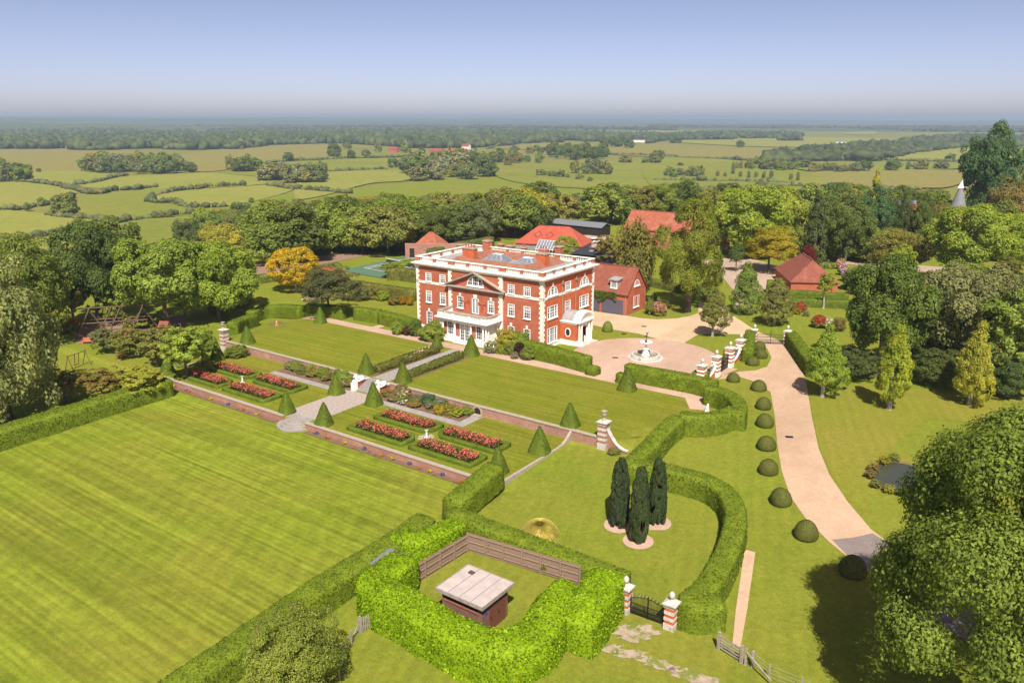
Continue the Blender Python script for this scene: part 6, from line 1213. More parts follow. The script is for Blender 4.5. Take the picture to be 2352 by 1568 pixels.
window(BA, (27, 2.2, 2.9), .8, 1.3, ((1,2),), 3, pi/2); window(BA, (27, 1.2, .4), 1.2, .9, ((1,2),), 2, pi/2); window(BA, (27, 6.2, .4), 1.0, .9, ((1,2),), 2, pi/2)
b = gp(*Z1(1905,412)); BK = building('black_shed', 'low black shed with curved dark roof behind the mansion corner', b, .10, 9.5, 5.5, 2.2, 3.3, 1.2, 'timber_black', 'felt_dark', 'shed')
for x in (4.0, 6.0): obj('rooflight', MB().add([(x,.6,2.83), (x+1.1,.6,2.83), (x+1.1,1.5,3.19), (x,1.5,3.19)], [(0,1,2,3)]), MT['grey_roof'], BK)
b = gp(*A2(1490,795)); SHD = building('stable_shed', 'long black timber shed with grey sheet roof beyond the stable', b, -.06, 20, 5, 2.6, 3.6, 0, 'timber_black', 'grey_roof', 'shed')
b = gp(*A2(1435,790)); tag(obj('waste_skip', MB().cb(0,0,0,1.3,3.6,1.8,.1,1.12), MT['skip_green'], None, b), 'dark green waste skip behind the red stable roof', 'skip')
p, q = gp(*A2(1160,802)), gp(*A2(1740,812)); d = q-p; t = thing('garden_wall', 'long old brick garden wall behind the red roofed stable', 'wall', p, atan2(d.y, d.x)); L = Vector((d.x, d.y, 0)).length; obj('brickwork', MB().box(0, L, -.2, .2, -2, 2.6), MT['brick_old'], t); obj('coping', MB().box(0, L, -.28, .28, 2.6, 2.75), MT['tile_orange'], t)
b = gp(*A2(1045,836)); PV = building('pavilion', 'small brick pavilion with orange pyramid roof behind the tennis court', b, .1, 9, 9, 1.8, 5.0, 4.45, 'brick_red', 'tile_orange', 'pavilion')
p, q = gp(*Z1(70,362)), gp(*Z1(345,362)); d = q-p; t = thing('garden_wall', 'brick court wall with dark doorway left of the mansion', 'wall', p, atan2(d.y, d.x)); L = Vector((d.x, d.y, 0)).length; obj('brickwork', MB().box(-.2, L+10, -.2, .2, -1.5, 3.6), MT['brick_garden'], t); obj('side_wall', MB().box(-.2, .2, -.2, -6, -1.5, 2.4) if 0 else MB().box(-.2, .2, .2, 4, -1.5, 3.2), MT['brick_garden'], t); obj('door', MB().box(.9, 2.1, -.26, -.2, -.3, 2.4), MT['timber_black'], t)
b = gp(*Z1(185,330)); building('garden_house', 'small garden house with orange tiled roof behind the court wall', b, .2, 6, 5, 3.0, 5.6, 2.4, 'brick_red', 'tile_orange', 'outbuilding')
p, q = gp(*Z1(330,268)), gp(*Z1(1020,175)); d = q-p; t = thing('court_fence', 'tall dark netting fence round the far side of the tennis court', 'fence', p, atan2(d.y, d.x)); L = Vector((d.x, d.y, 0)).length; obj('netting', MB().box(0, L, -.01, .01, -1, 3.0), MT['net_black'], t); [obj('post', MB().lathe([(.05,-1), (.05,3.1)], 6, L*k/10, 0), MT['iron'], t) for k in range(11)]
for (u0, v0, u1, v1, l) in ((888,640,912,640,'low red brick wall left of the standard trees by the tennis court'), (720,618,790,632,'low red brick wall behind the golden yew'), (700,722,742,716,'low brick wall end beside the shaded tree')):
    p, q = gp(u0, v0), gp(u1, v1); d = q-p; t = thing('garden_wall', l, 'wall', p, atan2(d.y, d.x)); L = Vector((d.x, d.y, 0)).length; obj('brickwork', MB().box(0, L, -.15, .15, -.5, 1.0), MT['brick_red'], t); obj('coping', MB().box(0, L, -.2, .2, 1.0, 1.1), MT['terracotta'], t)
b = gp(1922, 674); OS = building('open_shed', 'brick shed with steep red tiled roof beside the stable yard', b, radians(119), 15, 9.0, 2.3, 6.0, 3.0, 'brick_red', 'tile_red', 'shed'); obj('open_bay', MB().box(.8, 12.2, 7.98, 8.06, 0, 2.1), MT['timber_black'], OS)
# oast house and its barns among the right-hand trees
b = gp(2190, 545); mm = mpp(b); OA = thing('oast_house', 'oast house with tall pale conical roof and white cowl among the trees', 'oast house', b); obj('wall', MB().lathe([(2.9,-1), (2.9,5.4)], 20), MT['brick_red'], OA); co = obj('roof', MB().lathe([(3.15,5.3), (.55,14.3)], 20), MT['slate'], OA); obj('cowl', MB().add([(-.7,-.7,14.2), (.7,-.7,14.2), (.7,.7,14.2), (-.7,.7,14.2), (.15,-.1,16.6), (.15,.1,16.6)], [(0,1,4), (1,2,5,4), (2,3,5), (3,0,4,5), (0,3,2,1)]), MT['white_paint'], co); obj('vane', MB().bar((.5,0,14.6), (2.0,-.4,14.5), .12), MT['white_paint'], co)
b = gp(2025, 535); building('oast_barn', 'grey slate roofed barn left of the oast house', b, .35, 9, 7, 5.0, 9.5, 0, 'brick_red', 'slate', 'barn'); b = gp(2085, 545); building('oast_barn', 'red tiled barn between slate barn and oast house', b, .3, 13, 8, 4.6, 9.0, 0, 'brick_red', 'tile_red', 'barn'); b = gp(2128, 550); building('oast_barn', 'red tiled outbuilding at the foot of the oast house', b, -.5, 10, 7, 3.2, 6.5, 0, 'brick_red', 'tile_bright', 'barn')
# greenhouse frame behind the mansion roof, cars, digger
b = gp(*Z1(1500,330)); GH = thing('greenhouse', 'white framed greenhouse just behind the mansion chimneys', 'greenhouse', b, .1); m = MB()
for k in range(9): x = k*.8; m.bar((x,0,1.6), (x,2.2,3.6), .07); m.bar((x,4.4,1.6), (x,2.2,3.6), .07); m.bar((x,0,0), (x,0,1.6), .07); m.bar((x,4.4,0), (x,4.4,1.6), .07)
m.bar((0,2.2,3.6), (6.4,2.2,3.6), .1); m.bar((0,0,1.6), (6.4,0,1.6), .1); obj('frame', m, MT['white_paint'], GH); obj('pane', MB().face((0,.05,1.6), (6.4,.05,1.6), (6.4,2.2,3.55), (0,2.2,3.55)).face((0,4.35,1.6), (0,2.2,3.55), (6.4,2.2,3.55), (6.4,4.35,1.6)), MT['sky_glass'], GH)
def car(label, p, ang, mat, L=4.3, W=1.75, H=1.5, van=False, cat='car', name='parked_car'):
    t = thing(name, label, cat, p, ang); h = H; hl = L/2
    prof = [(-hl,.35), (-hl,.8), (-hl*.95,h*.62), (-hl*.2,h*.64), (hl*.55,h*.62), (hl*.97,h*.5), (hl,.45), (hl*.97,.3)] if not van else [(-hl,.35), (-hl,1.0), (-hl,h*.93), (hl*.45,h*.95), (hl*.75,h*.58), (hl*.98,h*.48), (hl,.4)]
    m = MB(); n = len(prof); m.add([(x, -W/2, z) for x, z in prof] + [(x, W/2, z) for x, z in prof], [tuple(range(n)), tuple(range(2*n-1, n-1, -1))] + [(i, n+i, n+(i+1) % n, (i+1) % n) for i in range(n)]); obj('body', m, MT[mat], t)
    if not van:
        A = [(-hl*.93,h*.6), (-hl*.75,h*.96), (hl*.12,h), (hl*.5,h*.62)]; g = MB().add([(x, -W*.46, z) if z < h*.8 else (x, -W*.38, z) for x, z in A] + [(x, W*.46, z) if z < h*.8 else (x, W*.38, z) for x, z in A], [(0,1,2,3), (7,6,5,4), (0,4,5,1), (2,6,7,3)]); obj('window', g, MT['car_glass'], t); obj('roof', MB().box(-hl*.75, hl*.13, -W*.385, W*.385, h*.955, h*1.0+.02), MT[mat], t)
    else: obj('window', MB().add([(hl*.46,-W*.45,h*.92), (hl*.46,W*.45,h*.92), (hl*.76,W*.47,h*.6), (hl*.76,-W*.47,h*.6)], [(0,1,2,3)]), MT['car_glass'], t)
    for x in (-hl*.62, hl*.62):
        for y in (-W/2+.08, W/2-.08): w = MB().lathe([(.31,-.1), (.31,.1)], 14); wo = obj('wheel', w, MT['rubber'], t, (x, y, .31)); wo.rotation_euler = (pi/2, 0, 0); obj('rim', MB().lathe([(.19,-.11), (.19,.11)], 10), MT['silver_tin'], wo)
    for y in (-W*.36, W*.36): obj('headlight', MB().ball((hl*.97, y, .62), .11, 6, 4), MT['white_gloss'], t)
    return t
car('silver people carrier parked in the stable yard', gp(1341,559), radians(35), 'car_silver', 4.6, 1.85, 1.7); car('dark blue car parked behind the silver one in the yard', gp(1319,551), radians(100), 'car_blue', 4.3, 1.75, 1.45); car('white car at the edge of the stable yard', gp(1368,559), radians(60), 'car_white'); car('white van parked beyond the stable wall', gp(1354,537), radians(5), 'car_white', 6.2, 2.1, 2.4, True, 'van', 'parked_van'); car('white car parked under trees left of the tennis netting', gp(969,561), radians(-20), 'car_white')
b = gp(1016, 554); t = thing('digger', 'yellow digger parked behind the tennis court', 'digger', b, .2); obj('chassis', MB().box(-1.8, 1.8, -.9, .9, .5, 1.2), MT['digger_yellow'], t); obj('cab', MB().box(-.3, 1.0, -.8, .8, 1.2, 2.7), MT['car_glass'], t); obj('boom', MB().bar((1.8,0,1.2), (3.2,0,2.4), .3).bar((-1.6,0,1.1), (-3.0,0,.7), .35), MT['digger_yellow'], t)
for x in (-1.3, 1.3): [setattr(obj('wheel', MB().lathe([(.6,-.2), (.6,.2)], 14), MT['rubber'], t, (x, y, .6)), 'rotation_euler', (pi/2,0,0)) for y in (-.9, .9)]
# farmhouses and sheds in the valley
for (u, v, L, ang, e, r_, wm, rm, l) in ((A2(425,268)[0], A2(0,268)[1], 18, -.3, 5.5, 9.5, 'brick_red', 'tile_red', 'brick farmhouse at the left of the village in the valley'), (A2(700,278)[0], A2(0,278)[1], 24, -.2, 5, 9, 'brick_pink', 'tile_red', 'wide brick house in the middle of the valley village'), (A2(918,246)[0], A2(0,246)[1], 16, -.4, 5.5, 10, 'white_paint', 'tile_red', 'white gabled house at the right of the valley village'), (A2(2070,200)[0], A2(0,200)[1], 40, -.2, 5, 7, 'white_paint', 'grey_roof', 'long pale farm shed on the far right ridge'), (A1(715,146)[0], A1(0,146)[1], 30, -.3, 6, 10, 'brick_pink', 'tile_bright', 'red roofed houses among the far left woods'), (A1(1880,212)[0], A1(0,212)[1], 22, -.2, 4, 8, 'white_paint', 'tile_red', 'pale cottage at the edge of the far wood'), (A1(1375,150)[0], A1(0,150)[1], 45, -.2, 5, 7, 'white_paint', 'grey_roof', 'pale shed among the far left woods'), (A2(820,272)[0], A2(0,272)[1], 16, .2, 4, 8, 'brick_red', 'tile_bright', 'orange roofed cottage right of the wide brick house'), (A2(910,276)[0], A2(0,276)[1], 10, -.1, 4, 8, 'brick_red', 'tile_bright', 'small orange roofed cottage below the white gabled house'), (A3(1170,194)[0], A3(0,194)[1], 20, -.4, 4, 6, 'white_paint', 'grey_roof', 'pale barn on the golden field ridge')):
    b = vp(u, v); building('farmhouse', l, b, YAW*-1 + ang - .2, L, 9, e, r_, 0, wm, rm, 'house', .4, VALLEY)
PYL = MB()
for s_ in (-1, 1):
    for q in (-1, 1): PYL.bar((s_*3.5, q*3.5, 0), (s_*.8, q*.8, 24), .3); PYL.bar((s_*.8, q*.8, 24), (0, 0, 36), .25); PYL.bar((s_*3.5, q*3.5, 0), (-s_*1.6, q*1.6, 16), .18)
for z, w in ((23, 7), (28, 6), (33, 4.5)): PYL.bar((-w, 0, z), (w, 0, z), .3)
PYL = PYL.mesh('pylon'); PYL.materials.append(MT['pylon_grey'])
for (u, v, s_, l) in ((*A1(702,262), .8, 'far left pylon at the edge of the brown field'), (*A1(2120,222), .95, 'pylon on the ridge above the brown middle field'), (*A2(468,228), .9, 'pylon behind the valley village'), (*A2(1290,240), .95, 'pylon in front of the far wood right of the village'), (*A1(382,52), 1.6, 'hazy pylon on the far left horizon')):
    b = vp(u, v); o = obj('pylon', PYL, None, None, b, .3); o.scale = (s_,)*3; tag(o, 'lattice ' + l, 'pylon', 'electricity pylons in the valley')

# ------------------------------------------------------------------ trees near the house
def big_tree(label, base, H_, W_, low, col, seed, ncl, per, leaf, mat='leaf', shape='round', rc=(.14, .23), name='sycamore_tree', fork=1, tw=.5):
    t = thing(name, label, 'tree', base); cm = lobed_mesh('crown_big', ncl, 80 if ncl > 30 else 64, per, leaf, seed) if shape == 'lobed' else crown_mesh('crown_big', shape, ncl, per, leaf, seed, mat, rc); o = obj('crown', cm, None, t, (0, 0, H_*(1+low)/2)); o.scale = (W_/2, W_/2, H_*(1-low)/2); o.color = (*col, 1)
    k = obj('trunk', trunk_mesh('trunk_big', seed, fork, .62, 9), None, t, (0, 0, -.2)); k.scale = (H_*tw, H_*tw, H_*.93); return t
d = ray(2372, 1262); P0 = CAM + d*55.0; big_tree('large sycamore filling the lower right corner of the picture', (P0[0], P0[1], hz(P0[0], P0[1])), (P0[2]-hz(P0[0], P0[1]))*1.0 + 9.3, 16.6, .05, (.185,.255,.042), 101, 46, 64, .025, shape='lobed')
b = gp(684, 1592); big_tree('round bushy tree in front of the near hedge at the bottom edge', b, 6.4, 6.6, .0, (.240,.290,.050), 102, 300, 130, .036, rc=(.12, .2), name='bushy_tree')
TR = [  # name, label, u, vb, vt, w, crown, colour, low, trunk
 ('pale_tree','pale blossomy tree at the far left edge above the hedge',20,965,640,230,'fine0',(.29,.33,.12),-.08,0), ('dark_tree','dark tree behind the pale tree at the left edge',70,800,575,190,'fine0','mid',.1,0), ('dark_tree','tall dark round tree left of the climbing frame',228,740,528,150,'lobed1','dark',.1,0), ('dark_tree','dark tree behind the tall round tree on the left',280,690,515,130,'round1','dark',.1,0),
 ('leafy_tree','big bright leafy tree right of the climbing frame',385,752,558,190,'lobed0','bright',.10,0), ('leafy_tree','big bright leafy tree beside it towards the golden yew',505,738,562,155,'lobed1','bright',.08,0), ('birch_tree','slender birch behind the climbing frame',172,752,630,92,'open0','olive',.2,9), ('young_tree','small fresh green tree beside the climbing frame',262,748,655,70,'open1','bright',.1,0), ('leafy_tree','grey-green tree at the left edge beyond the pale tree',-20,770,590,170,'fine1','grey',.1,0),
 ('orchard_tree','orchard tree nearest the rose terrace edge',430,872,742,128,'open0','bright',.15,0), ('orchard_tree','orchard tree beside the striped stone pillar',466,838,748,80,'open1','bright',.10,0), ('orchard_tree','orchard tree in front of the play tower',362,842,745,100,'open0','olive',.15,0), ('orchard_tree','orchard tree behind the play stairs',300,822,752,90,'open1','olive',.15,0), ('orchard_tree','orchard tree left of the play hut',240,812,752,62,'open1','grey',.12,0),
 ('japanese_maple','spreading yellow-green maple behind the left hedge',330,918,840,120,'open0','yellow',.25,0), ('japanese_maple','orange tinged maple left of the spreading maple',238,925,850,110,'open1',(.25,.2,.045),.22,0), ('flowering_shrub','shrub with yellow leaves beside the left hedge',150,925,850,85,'open0',(.25,.23,.07),.1,0),
 ('golden_yew','dome shaped golden yew on the lawn beyond the hedge',680,668,568,112,'dense0',(.50,.385,.022),.12,0), ('shade_tree','dark spreading tree at the end of the house path',757,728,612,142,'fine1',(.13,.14,.055),.22,0),
 ('willow_tree','drooping willow between the garage and the lime tree',1455,672,492,102,'willow0','olive',.05,0), ('hazel_tree','reddish brown hazel behind the black shed',1392,606,532,72,'open0','brown',.05,0), ('round_tree','dense round green tree in front of the red stable roof',1299,592,541,56,'dense0','bright',.08,0),
 ('drive_tree','small tidy tree on the grass triangle by the drive',1636,773,668,84,'ovate0','olive',.26,9), ('pear_tree','dense pear shaped tree left of the drive tree',1709,722,608,80,'ovate1','mid',.05,0), ('slim_tree','slim dark tree at the edge of the stable yard',1690,624,560,36,'fine2','dark',.25,0), ('drive_tree','round tree behind the wire gate',1778,748,646,92,'ovate1','olive',.14,9), ('young_tree','pale young tree beside the open brick shed',1891,708,624,46,'open0','lime',.35,9),
 ('tall_oak','tall dark oak behind the far hedge of the drive',2020,862,604,165,'lobed1','dark',.10,9), ('young_tree','young tree on the grass right of the drive',1888,912,762,100,'ovate0','bright',.14,9), ('young_tree','bright young tree standing on the right lawn',2042,940,768,96,'ovate1','lime',.12,9), ('golden_tree','golden yellow young tree on the right lawn',2226,930,770,90,'ovate0',(.36,.37,.05),.06,9), ('scots_pine','grey-green pine with flat crown right of the tall oak',2190,860,632,170,'lobed0','grey',.12,0), ('leafy_tree','multi-stemmed tree at the right edge of the lawn',2300,902,675,150,'open1','mid',.15,9), ('bush_tree','low dense green bush under the young tree by the drive',1930,895,850,40,'fine0','bright',.05,0), ('dark_shrub','dark shrub mass below the tall oak',1960,870,800,110,'fine0','deep',.0,0), ('dark_shrub','dark shrub mass between pine and bright young tree',2150,880,810,130,'fine0','deep',.0,0), ('dark_shrub','dark shrub mass at the far right edge of the lawn',2310,910,830,110,'fine1','deep',.0,0),
 ('locust_tree','yellow leaved locust tree in the stable yard',1765,625,525,118,'fine1',(.33,.29,.022),.2,0), ('purple_maple','dark purple maple beside the open brick shed',1853,624,566,38,'fine0','purple',.1,0), ('dome_tree','broad domed tree behind the stable yard',1722,592,428,170,'lobed0','bright',.08,0), ('leafy_tree','bright leafy tree right of the domed tree',1790,560,425,90,'round0','lime',.05,0), ('dark_tree','dark tree right of the barn gable',1702,592,515,46,'round1','dark',.05,0),
 ('conifer_tree','dark conifer right of the locust tree',1865,612,455,88,'cone0','deep',.02,0), ('conifer_tree','second dark conifer between locust tree and oast house',1938,605,455,110,'fine2','dark',.05,0), ('golden_conifer','golden tipped conifer above the other trees',1998,545,408,62,'cone1','yellow',.02,0), ('conifer_tree','broad green conifer left of the slate barn',1998,585,438,80,'fine2','teal',.03,0), ('dark_tree','dark tree in front of the slate barn',2062,580,452,58,'fine2','deep',.05,0), ('dark_tree','dark tree between the barn roofs',2112,585,455,50,'fine2','dark',.05,0),('dark_tree','green tree left of the oast cone',2150,585,470,46,'fine2','mid',.05,0),
 ('poplar_tree','tall poplar towering above the oast house',2258,532,318,122,'fine2','teal',.1,0), ('brown_tree','brownish tree right of the poplar',2322,590,435,130,'fine1','brown',.1,0), ('leafy_tree','tall light green tree in front of the oast house',2218,668,490,155,'lobed0','bright',.18,9), ('leafy_tree','olive tree beside the farm road',2055,640,538,120,'fine1','olive',.15,0), ('leafy_tree','bright tree at the right edge by the farm road',2335,640,512,110,'fine0','lime',.08,0), ('apple_tree','small gnarled apple tree by the farm road',2308,662,595,62,'open1','olive',.25,0), ('leafy_tree','dark leafy tree behind the light green tree',2290,600,480,90,'round2','dark',.05,0), ('leafy_tree','small round tree by the pink rhododendrons',1960,668,618,52,'fine0','mid',.15,0),
 ('leafy_tree','light tree in front of the tall oak top',2060,675,560,80,'open0','lime',.1,0),('leafy_tree','leafy tree right of the pine',2290,760,640,120,'round0','olive',.05,0),('leafy_tree','mid green tree between pine and farm road',2210,700,610,100,'round1','mid',.05,0),('leafy_tree','grey-green tree at the right edge above the lawn',2345,800,650,90,'fine1','grey',.05,0)]
for nm, l, u, vb, vt, w, cr, co, lo, tk in TR: tree_px(nm, l, u, vb, vt, w, cr, co, lo - (.05 if vb < 860 or u < 400 else 0), None, tk)
b = gp(1576, 716); big_tree('huge lime tree with twin trunks beside the garage wing', b, 248*mpp(b), 138*mpp(b), .09, (.205,.245,.030), 103, 24, 34, .042, shape='lobed', tw=.42, name='lime_tree', fork=2)
for u, v, w, h, c, l, fl in ((1495,722,30,34,'mid','shrub at the corner of the garage wing',None), (1513,724,36,30,'olive','pink flowering shrub beside the garage gable',(.62,.22,.25)), (1502,702,16,30,'dark','dark cone shrub behind the garage gable',None), (1630,615,34,16,'olive','pale pink rose bush under the lime tree edge',(.72,.5,.45)), (1650,700,26,34,'bright','clipped bright green bush beside the track',None), (1615,690,40,40,'mid','green bush at the foot of the lime tree',None), (1930,618,20,22,'mid','peach rhododendron at the top of the row by the farm road',(.75,.36,.30)), (1936,632,24,24,'mid','pink rhododendron second in the row below the farm road',(.74,.40,.64)), (1944,646,26,26,'mid','pink rhododendron in the middle of the row',(.74,.40,.64)), (1952,660,28,26,'mid','pink rhododendron second from the bottom of the row',(.72,.42,.58)), (1962,676,28,24,'mid','pale pink rhododendron at the bottom of the row',(.74,.52,.50)),
 (1838,716,26,20,'olive','small bush with crimson leaves on the lawn behind the wire gate',(.42,.02,.03)), (1832,722,14,16,(.30,.24,.02),'yellow bush beside the crimson one',None), (1852,726,16,12,'silver','pale variegated bush below the crimson bush',None), (1880,752,32,26,'mid','rounded bush topped with crimson flowers near the drive hedge',(.50,.02,.03)), (1905,755,26,22,'silver','cream variegated bush right of the crimson flowers',(.6,.58,.4)), (1925,760,30,30,'brown','bronze leaved bush left of the tall oak',None), (2105,800,40,30,'mid','bush with orange flowers below the pine',(.6,.2,.05)), (2140,800,34,30,'mid','bush with yellow flowers below the pine',(.6,.45,.05)), (1395,600,40,16,(.10,.05,.20),'mound of purple lavender beside the black shed',(.22,.09,.40)),
 (880,690,30,24,'lime','lime green bush in the garden left of the mansion',None), (858,686,40,30,'olive','bush with yellow-green leaves beside the lime green bush',None), (925,700,18,20,(.36,.22,.01),'golden bush beside the mansion corner',None), (942,702,16,24,(.40,.24,.01),'taller golden bush touching the mansion corner',None), (905,700,30,20,'brown','feathery brown shrub left of the golden bushes',None), (830,690,36,30,'grey','grey-green shrub behind the hedge block',None), (550,700,60,40,'silver','shrub with creamy flowers behind the curved hedge',(.7,.65,.45)), (495,722,34,30,'olive','shrub with apricot roses behind the striped pillar',(.72,.40,.22)), (895,585+42,26,20,'lime','lime green shrubs beside the tennis court',None), (545,850-30,50,26,'mid','low espalier shrub below the left urn pillar',None), (640,840,0,0,'mid','',None), (150,760,60,30,'lime','flowering bank behind the climbing frame',(.5,.12,.05)), (330,748,80,22,'bright','meadow flowers behind the climbing frame',(.6,.45,.05)), (410,700,40,20,'lime','sunlit grass clump under the leafy trees',None)):
    if w: shrub_px('garden_shrub', l, u, v, w, h, c, R.choice(['round0','round1','round2','broad1']), flowers=fl, fs=.26, nf=170)
for k, (u, v) in enumerate(((895,640), (917,636), (940,630))): b = gp(u, v); t = tree('standard_tree', 'flat topped standard tree beside the tennis court, %s from the left' % ordw(k+1), b, 3.4, 4.4, 'broad0', 'bright', .62, 'standard trees by the tennis court')
# ------------------------------------------------------------------ woods, field trees, hedgerows
CD = {'mid': 'mid green', 'dark': 'dark green', 'deep': 'very dark', 'bright': 'bright green', 'yellow': 'yellow-green', 'olive': 'olive green', 'grey': 'grey-green', 'lime': 'light green', 'teal': 'blue-green', 'brown': 'brownish', 'silver': 'silvery'}
def wood(where, group, rows, cols, hts, sp, near=True, crowns=None):
    L = []
    for vb, u0, u1 in rows:
        b = gp((u0+u1)/2, vb); s_ = sp/mpp(b); u = u0 + R.uniform(0, s_)
        while u < u1: L.append((u + R.uniform(-.25, .25)*s_, vb + R.uniform(-4, 4))); u += s_*R.uniform(.8, 1.2)
    L.sort()
    for k, (u, vb) in enumerate(L):
        b = gp(u, vb); h = R.uniform(*hts); c = R.choice(cols); cr = R.choice(crowns or ['round0','round1','round2','broad0','broad1','broad2','tall0','tall1','lobed0','lobed1']); w = h*R.uniform(.9, 1.2)
        tree('woodland_tree', '%s tree %s, %s from the left' % (CD[c], where, ordw(k+1)), b, h, w, cr, c, .0, group)
WC = ['mid','mid','dark','dark','olive','olive','bright','grey','olive','dark','mid','yellow','mid','dark']
wood('in the wood behind the mansion', 'trees of the wood behind the mansion', [(606,570,700), (590,480,560), (585,620,930), (570,430,1010), (556,440,1130), (542,430,1230), (530,470,1250), (518,540,1260), (507,640,1250), (498,720,1230)], WC, (11, 15.5), 8.6)
wood('in the belt left of the play area', 'trees at the left edge', [(690,-40,140), (660,-40,200), (640,90,300), (628,250,420)], ['mid','dark','dark','olive','bright'], (4.5, 7), 8)
wood('in the belt behind the stables', 'trees behind the stables', [(528,1110,1260), (516,1270,1460), (505,1380,1640), (497,1480,1680), (490,1290,1500)], ['dark','olive','mid','dark','olive'], (10, 14), 10)
wood('in the belt behind the oast house', 'trees behind the oast house', [(520,1700,1960), (508,1780,2140), (498,1900,2170), (506,2240,2380), (535,1880,2100), (548,2270,2400)], ['dark','olive','mid','deep','dark','teal'], (10, 14), 10)
wood('in the shrubbery between yard and farm road', 'trees between the yard and the farm road', [(600,1870,2060), (590,1900,2150), (580,1840,2000), (575,2080,2360)], ['mid','dark','bright','olive','deep'], (6, 9.5), 7.5)
wood('in the right-hand garden below the farm road', 'trees in the right-hand garden', [(840,2080,2380), (800,2060,2380), (760,2100,2380), (720,2080,2380), (690,2120,2380)], ['mid','dark','olive','bright','grey','deep'], (4.5, 7.5), 6.0)
def far_trees(where, group, items, grey=0.0):
    L = []
    for mp, x, yb, hh, ww, c in items: u, v = mp(x, yb); sc = .3418 if mp is not A3 else .3653; L.append((u, v, hh*sc, ww*sc, c))
    L.sort()
    for k, (u, v, h, w, c) in enumerate(L):
        b = vp(u, v); s_ = mpp(b); o = bpy.data.objects.new('field_tree', CM['far%d' % R.randrange(3)]); COL.objects.link(o); o.location = (b.x, b.y, VALLEY + h*s_*.47); o.scale = (w*s_/2, w*s_/2, h*s_*.54); o.rotation_euler = (0, 0, R.uniform(0, 6)); c = c or R.choice(['dark','mid','olive','dark'])
        o.color = jit(GREEN[c]); tag(o, '%s %s, %s from the left' % (CD[c] + ' tree', where, ordw(k+1)), 'tree', group)
def clus(mp, x0, x1, y0, y1, n, h0, h1, cs=(None,)): return [(mp, x0+(x1-x0)*(k+R.uniform(.1, .9))/n, R.uniform(y0, y1), R.uniform(h0, h1), R.uniform(h0, h1)*R.uniform(.85, 1.2), R.choice(cs)) for k in range(n)]
MIX = ('grey','olive','dark','mid','grey','silver')
far_trees('in the copse below the brown left field', 'copse below the brown field', clus(A1,560,1230,385,412,24,60,105,MIX) + clus(A1,600,1200,372,385,14,70,100,MIX)); far_trees('in the clump left of the fields', 'clump at the left edge', clus(A1,-70,170,440,468,8,80,115,('grey','mid','dark')))
far_trees('in the small group on the brown ridge field', 'group on the ridge field', clus(A1,1530,1720,392,402,6,60,115,('dark','olive','mid'))); far_trees('in the willow clump in the left meadows', 'willow clump', clus(A1,1800,2170,445,478,13,70,130,('grey','grey','olive','silver')))
far_trees('standing alone in the left fields', 'lone trees in the left fields', [(A1,1280,402,62,78,'dark'), (A1,260,400,22,28,None), (A1,1940,328,55,70,None), (A1,2250,308,88,82,'dark'), (A1,1330,515,34,40,None), (A1,1030,566,28,30,None), (A1,440,695,125,145,'mid'), (A1,400,690,80,90,'olive'), (A1,280,625,48,48,None), (A1,190,662,38,42,None), (A1,1690,606,30,34,None), (A1,1750,397,34,36,None), (A1,1125,705,40,55,'olive'), (A1,1080,712,28,40,'olive')])
far_trees('around the valley village', 'trees around the village', [(A2,60,302,85,85,'dark'), (A2,150,246,45,60,None), (A2,175,312,60,52,'dark'), (A2,275,306,58,62,'dark'), (A2,355,266,58,48,None), (A2,460,372,64,82,'dark'), (A2,535,268,62,60,None), (A2,650,282,50,42,None), (A2,110,205,40,40,None), (A2,1270,272,45,65,'dark'), (A2,1420,248,32,40,None)])
far_trees('in the copse mid valley', 'copse in the middle of the valley', clus(A2,560,1100,395,465,22,70,150,MIX) + clus(A2,720,1300,325,362,20,60,95,('mid','olive','dark')) + clus(A2,1500,1870,280,326,18,55,95,('dark','mid','dark')))
far_trees('in the meadow right of the copse', 'trees in the middle meadow', [(A2,1440,342,70,60,'mid'), (A2,1450,424,42,75,'olive'), (A2,1525,432,40,60,None), (A2,1585,436,48,60,None), (A2,1630,440,30,30,None), (A2,1680,412,88,62,'olive'), (A2,1770,416,105,75,'grey'), (A2,1825,416,100,70,'grey'), (A2,1880,418,88,90,'olive'), (A2,1320,328,45,50,None), (A2,1360,330,40,44,None), (A2,1710,450,36,60,None), (A2,1780,465,30,40,None), (A2,2020,338,44,95,'olive'), (A2,2160,342,36,70,None), (A2,2215,342,70,80,'olive'), (A2,2250,318,62,75,'dark'), (A2,1380,275,48,70,None), (A2,1450,275,40,50,None)] + clus(A2,1860,2060,225,245,7,40,70,('dark',)))
far_trees('dotting the fields on the right', 'trees in the right-hand fields', [(A3,565,222,45,52,'dark'), (A3,170,192,42,75,'dark'), (A3,825,241,26,32,'dark'), (A3,930,246,24,36,'dark'), (A3,1005,250,26,28,None), (A3,1060,244,26,45,None), (A3,40,318,75,80,'dark'), (A3,190,338,22,40,None), (A3,1350,372,66,72,'dark'), (A3,1520,368,62,82,'dark'), (A3,1622,362,45,30,None), (A3,1708,362,56,76,'olive'), (A3,1830,357,42,80,'grey'), (A3,1890,306,40,52,'dark')] + clus(A3,600,1000,348,368,12,40,80,('grey','olive','mid')) + clus(A3,1010,1320,368,378,8,40,62,('grey','olive')) + clus(A3,90,330,395,412,7,35,75,('grey','olive','mid')))
far_trees('in the line of slim trees in the right meadow', 'slim trees in the right meadow', [(A3, x, y, h, 22, 'grey') for x, y, h in ((425,405,36), (470,408,30), (520,392,75), (545,355,42), (570,356,48), (568,410,38), (620,415,45), (665,414,42), (715,418,45), (760,420,55), (740,438,30), (884,432,48), (928,434,56))])
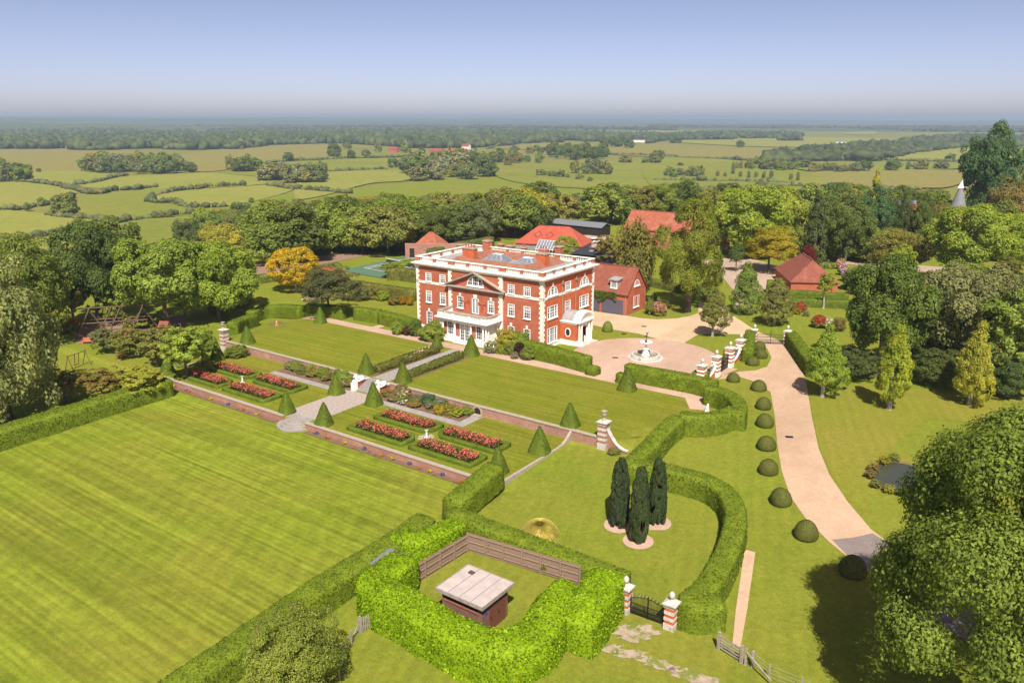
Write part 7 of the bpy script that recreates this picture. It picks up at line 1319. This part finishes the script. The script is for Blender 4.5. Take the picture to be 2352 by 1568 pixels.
def hedgerow(label, mp, pts, s0=1.4, s1=2.8, gap=.0, col=(.095,.112,.036)):
    P = [vp(*mp(p[0], p[1])) for p in smooth_poly(pts, 4, closed=False)]; parts = []
    for a, b in zip(P, P[1:]):
        L = (b-a).length; n = max(1, int(L/2.0))
        for k in range(n):
            p = a.lerp(b, (k+R.random())/n); r = R.uniform(s0, s1)*((.8 if R.random() < gap else 1) if R.random() < .92 else 1.7 if R.random() < .08 else 1); parts.append(blob(*ICO[0], (p.x+R.uniform(-1, 1), p.y+R.uniform(-1, 1), VALLEY + r*.6), r*1.15, r, NR, .3))
    o = obj('hedgerow', join_np('hedgerow', parts, MT['far_leaf']), None); o.color = (*col, 1); tag(o, label, 'hedgerow')
for l, mp, pts, g in (('winding bushy hedgerow across the left meadows', A1, [(200,468),(350,485),(500,520),(640,548),(760,525),(900,518),(1050,503)], .25), ('scrubby line above the light oval meadow', A1, [(1100,545),(1230,520),(1330,512),(1420,500),(1660,490)], .2), ('scrubby line below the light oval meadow', A1, [(980,590),(1050,605),(1180,605),(1250,635),(1400,640),(1550,630)], .25), ('bushy hedgerow at the left edge of the meadows', A1, [(-60,655),(100,655),(250,630),(380,610),(490,570)], .35), ('stream-side scrub in the near left meadow', A1, [(330,690),(500,712),(640,720),(720,735),(810,745)], .2), ('thin straight hedge in the near left meadow', A1, [(-60,897),(240,845),(480,802),(680,765),(830,735)], .1), ('short hedge line left of the willow clump', A1, [(500,488),(640,470),(760,440),(860,420)], .4), ('hedgerow along the top of the middle green field', A1, [(1750,345),(1870,332),(2050,322),(2352,308)], .15), ('hedge below the dark lone trees in the middle', A2, [(-60,402),(120,396),(280,388),(420,382)], .3), ('hedge under the village paddocks', A2, [(0,318),(200,310),(420,302),(600,298)], .3), ('long hedge under the right brown field', A2, [(1850,282),(2100,288),(2360,297)], .0), ('hedge round the small brown field in the middle', A2, [(1090,245),(1200,222),(1350,208),(1550,206)], .0), ('long dark hedge under the brown field on the right', A3, [(80,282),(300,290),(560,300),(680,304)], .0), ('hedge along the foot of the pale slope on the right', A3, [(1440,300),(1700,306),(1960,310)], .0), ('rough line across the right meadow', A3, [(30,430),(300,436),(600,440),(900,450)], .55), ('dark scrub edging the meadow behind the stables', A3, [(100,478),(500,486),(950,470),(1250,492),(1700,486)], .05), ('sparse bushes in the middle meadow', A1, [(840,728),(1040,708),(1180,690),(1290,680)], .3), ('hedge between the two light meadows', A1, [(1790,490),(1900,505),(1990,518),(2352,545)], .3)):
    hedgerow(l, mp, pts, gap=g)
# ------------------------------------------------------------------ air
hb = MB().box(-17000, 17000, -1500, 17000, VALLEY-3, 62); hzb = obj('haze', hb, None); tag(hzb, kind='stuff')
m = bpy.data.materials.new('haze'); m.use_nodes = True; nt = m.node_tree; nt.nodes.remove(nt.nodes['Principled BSDF']); pv = nt.nodes.new('ShaderNodeVolumePrincipled'); pv.inputs['Color'].default_value = (.64,.82,1.0,1); pv.inputs['Density'].default_value = HAZE; pv.inputs['Anisotropy'].default_value = .2
nt.links.new(pv.outputs[0], nt.nodes['Material Output'].inputs['Volume']); hzb.data.materials.append(m)
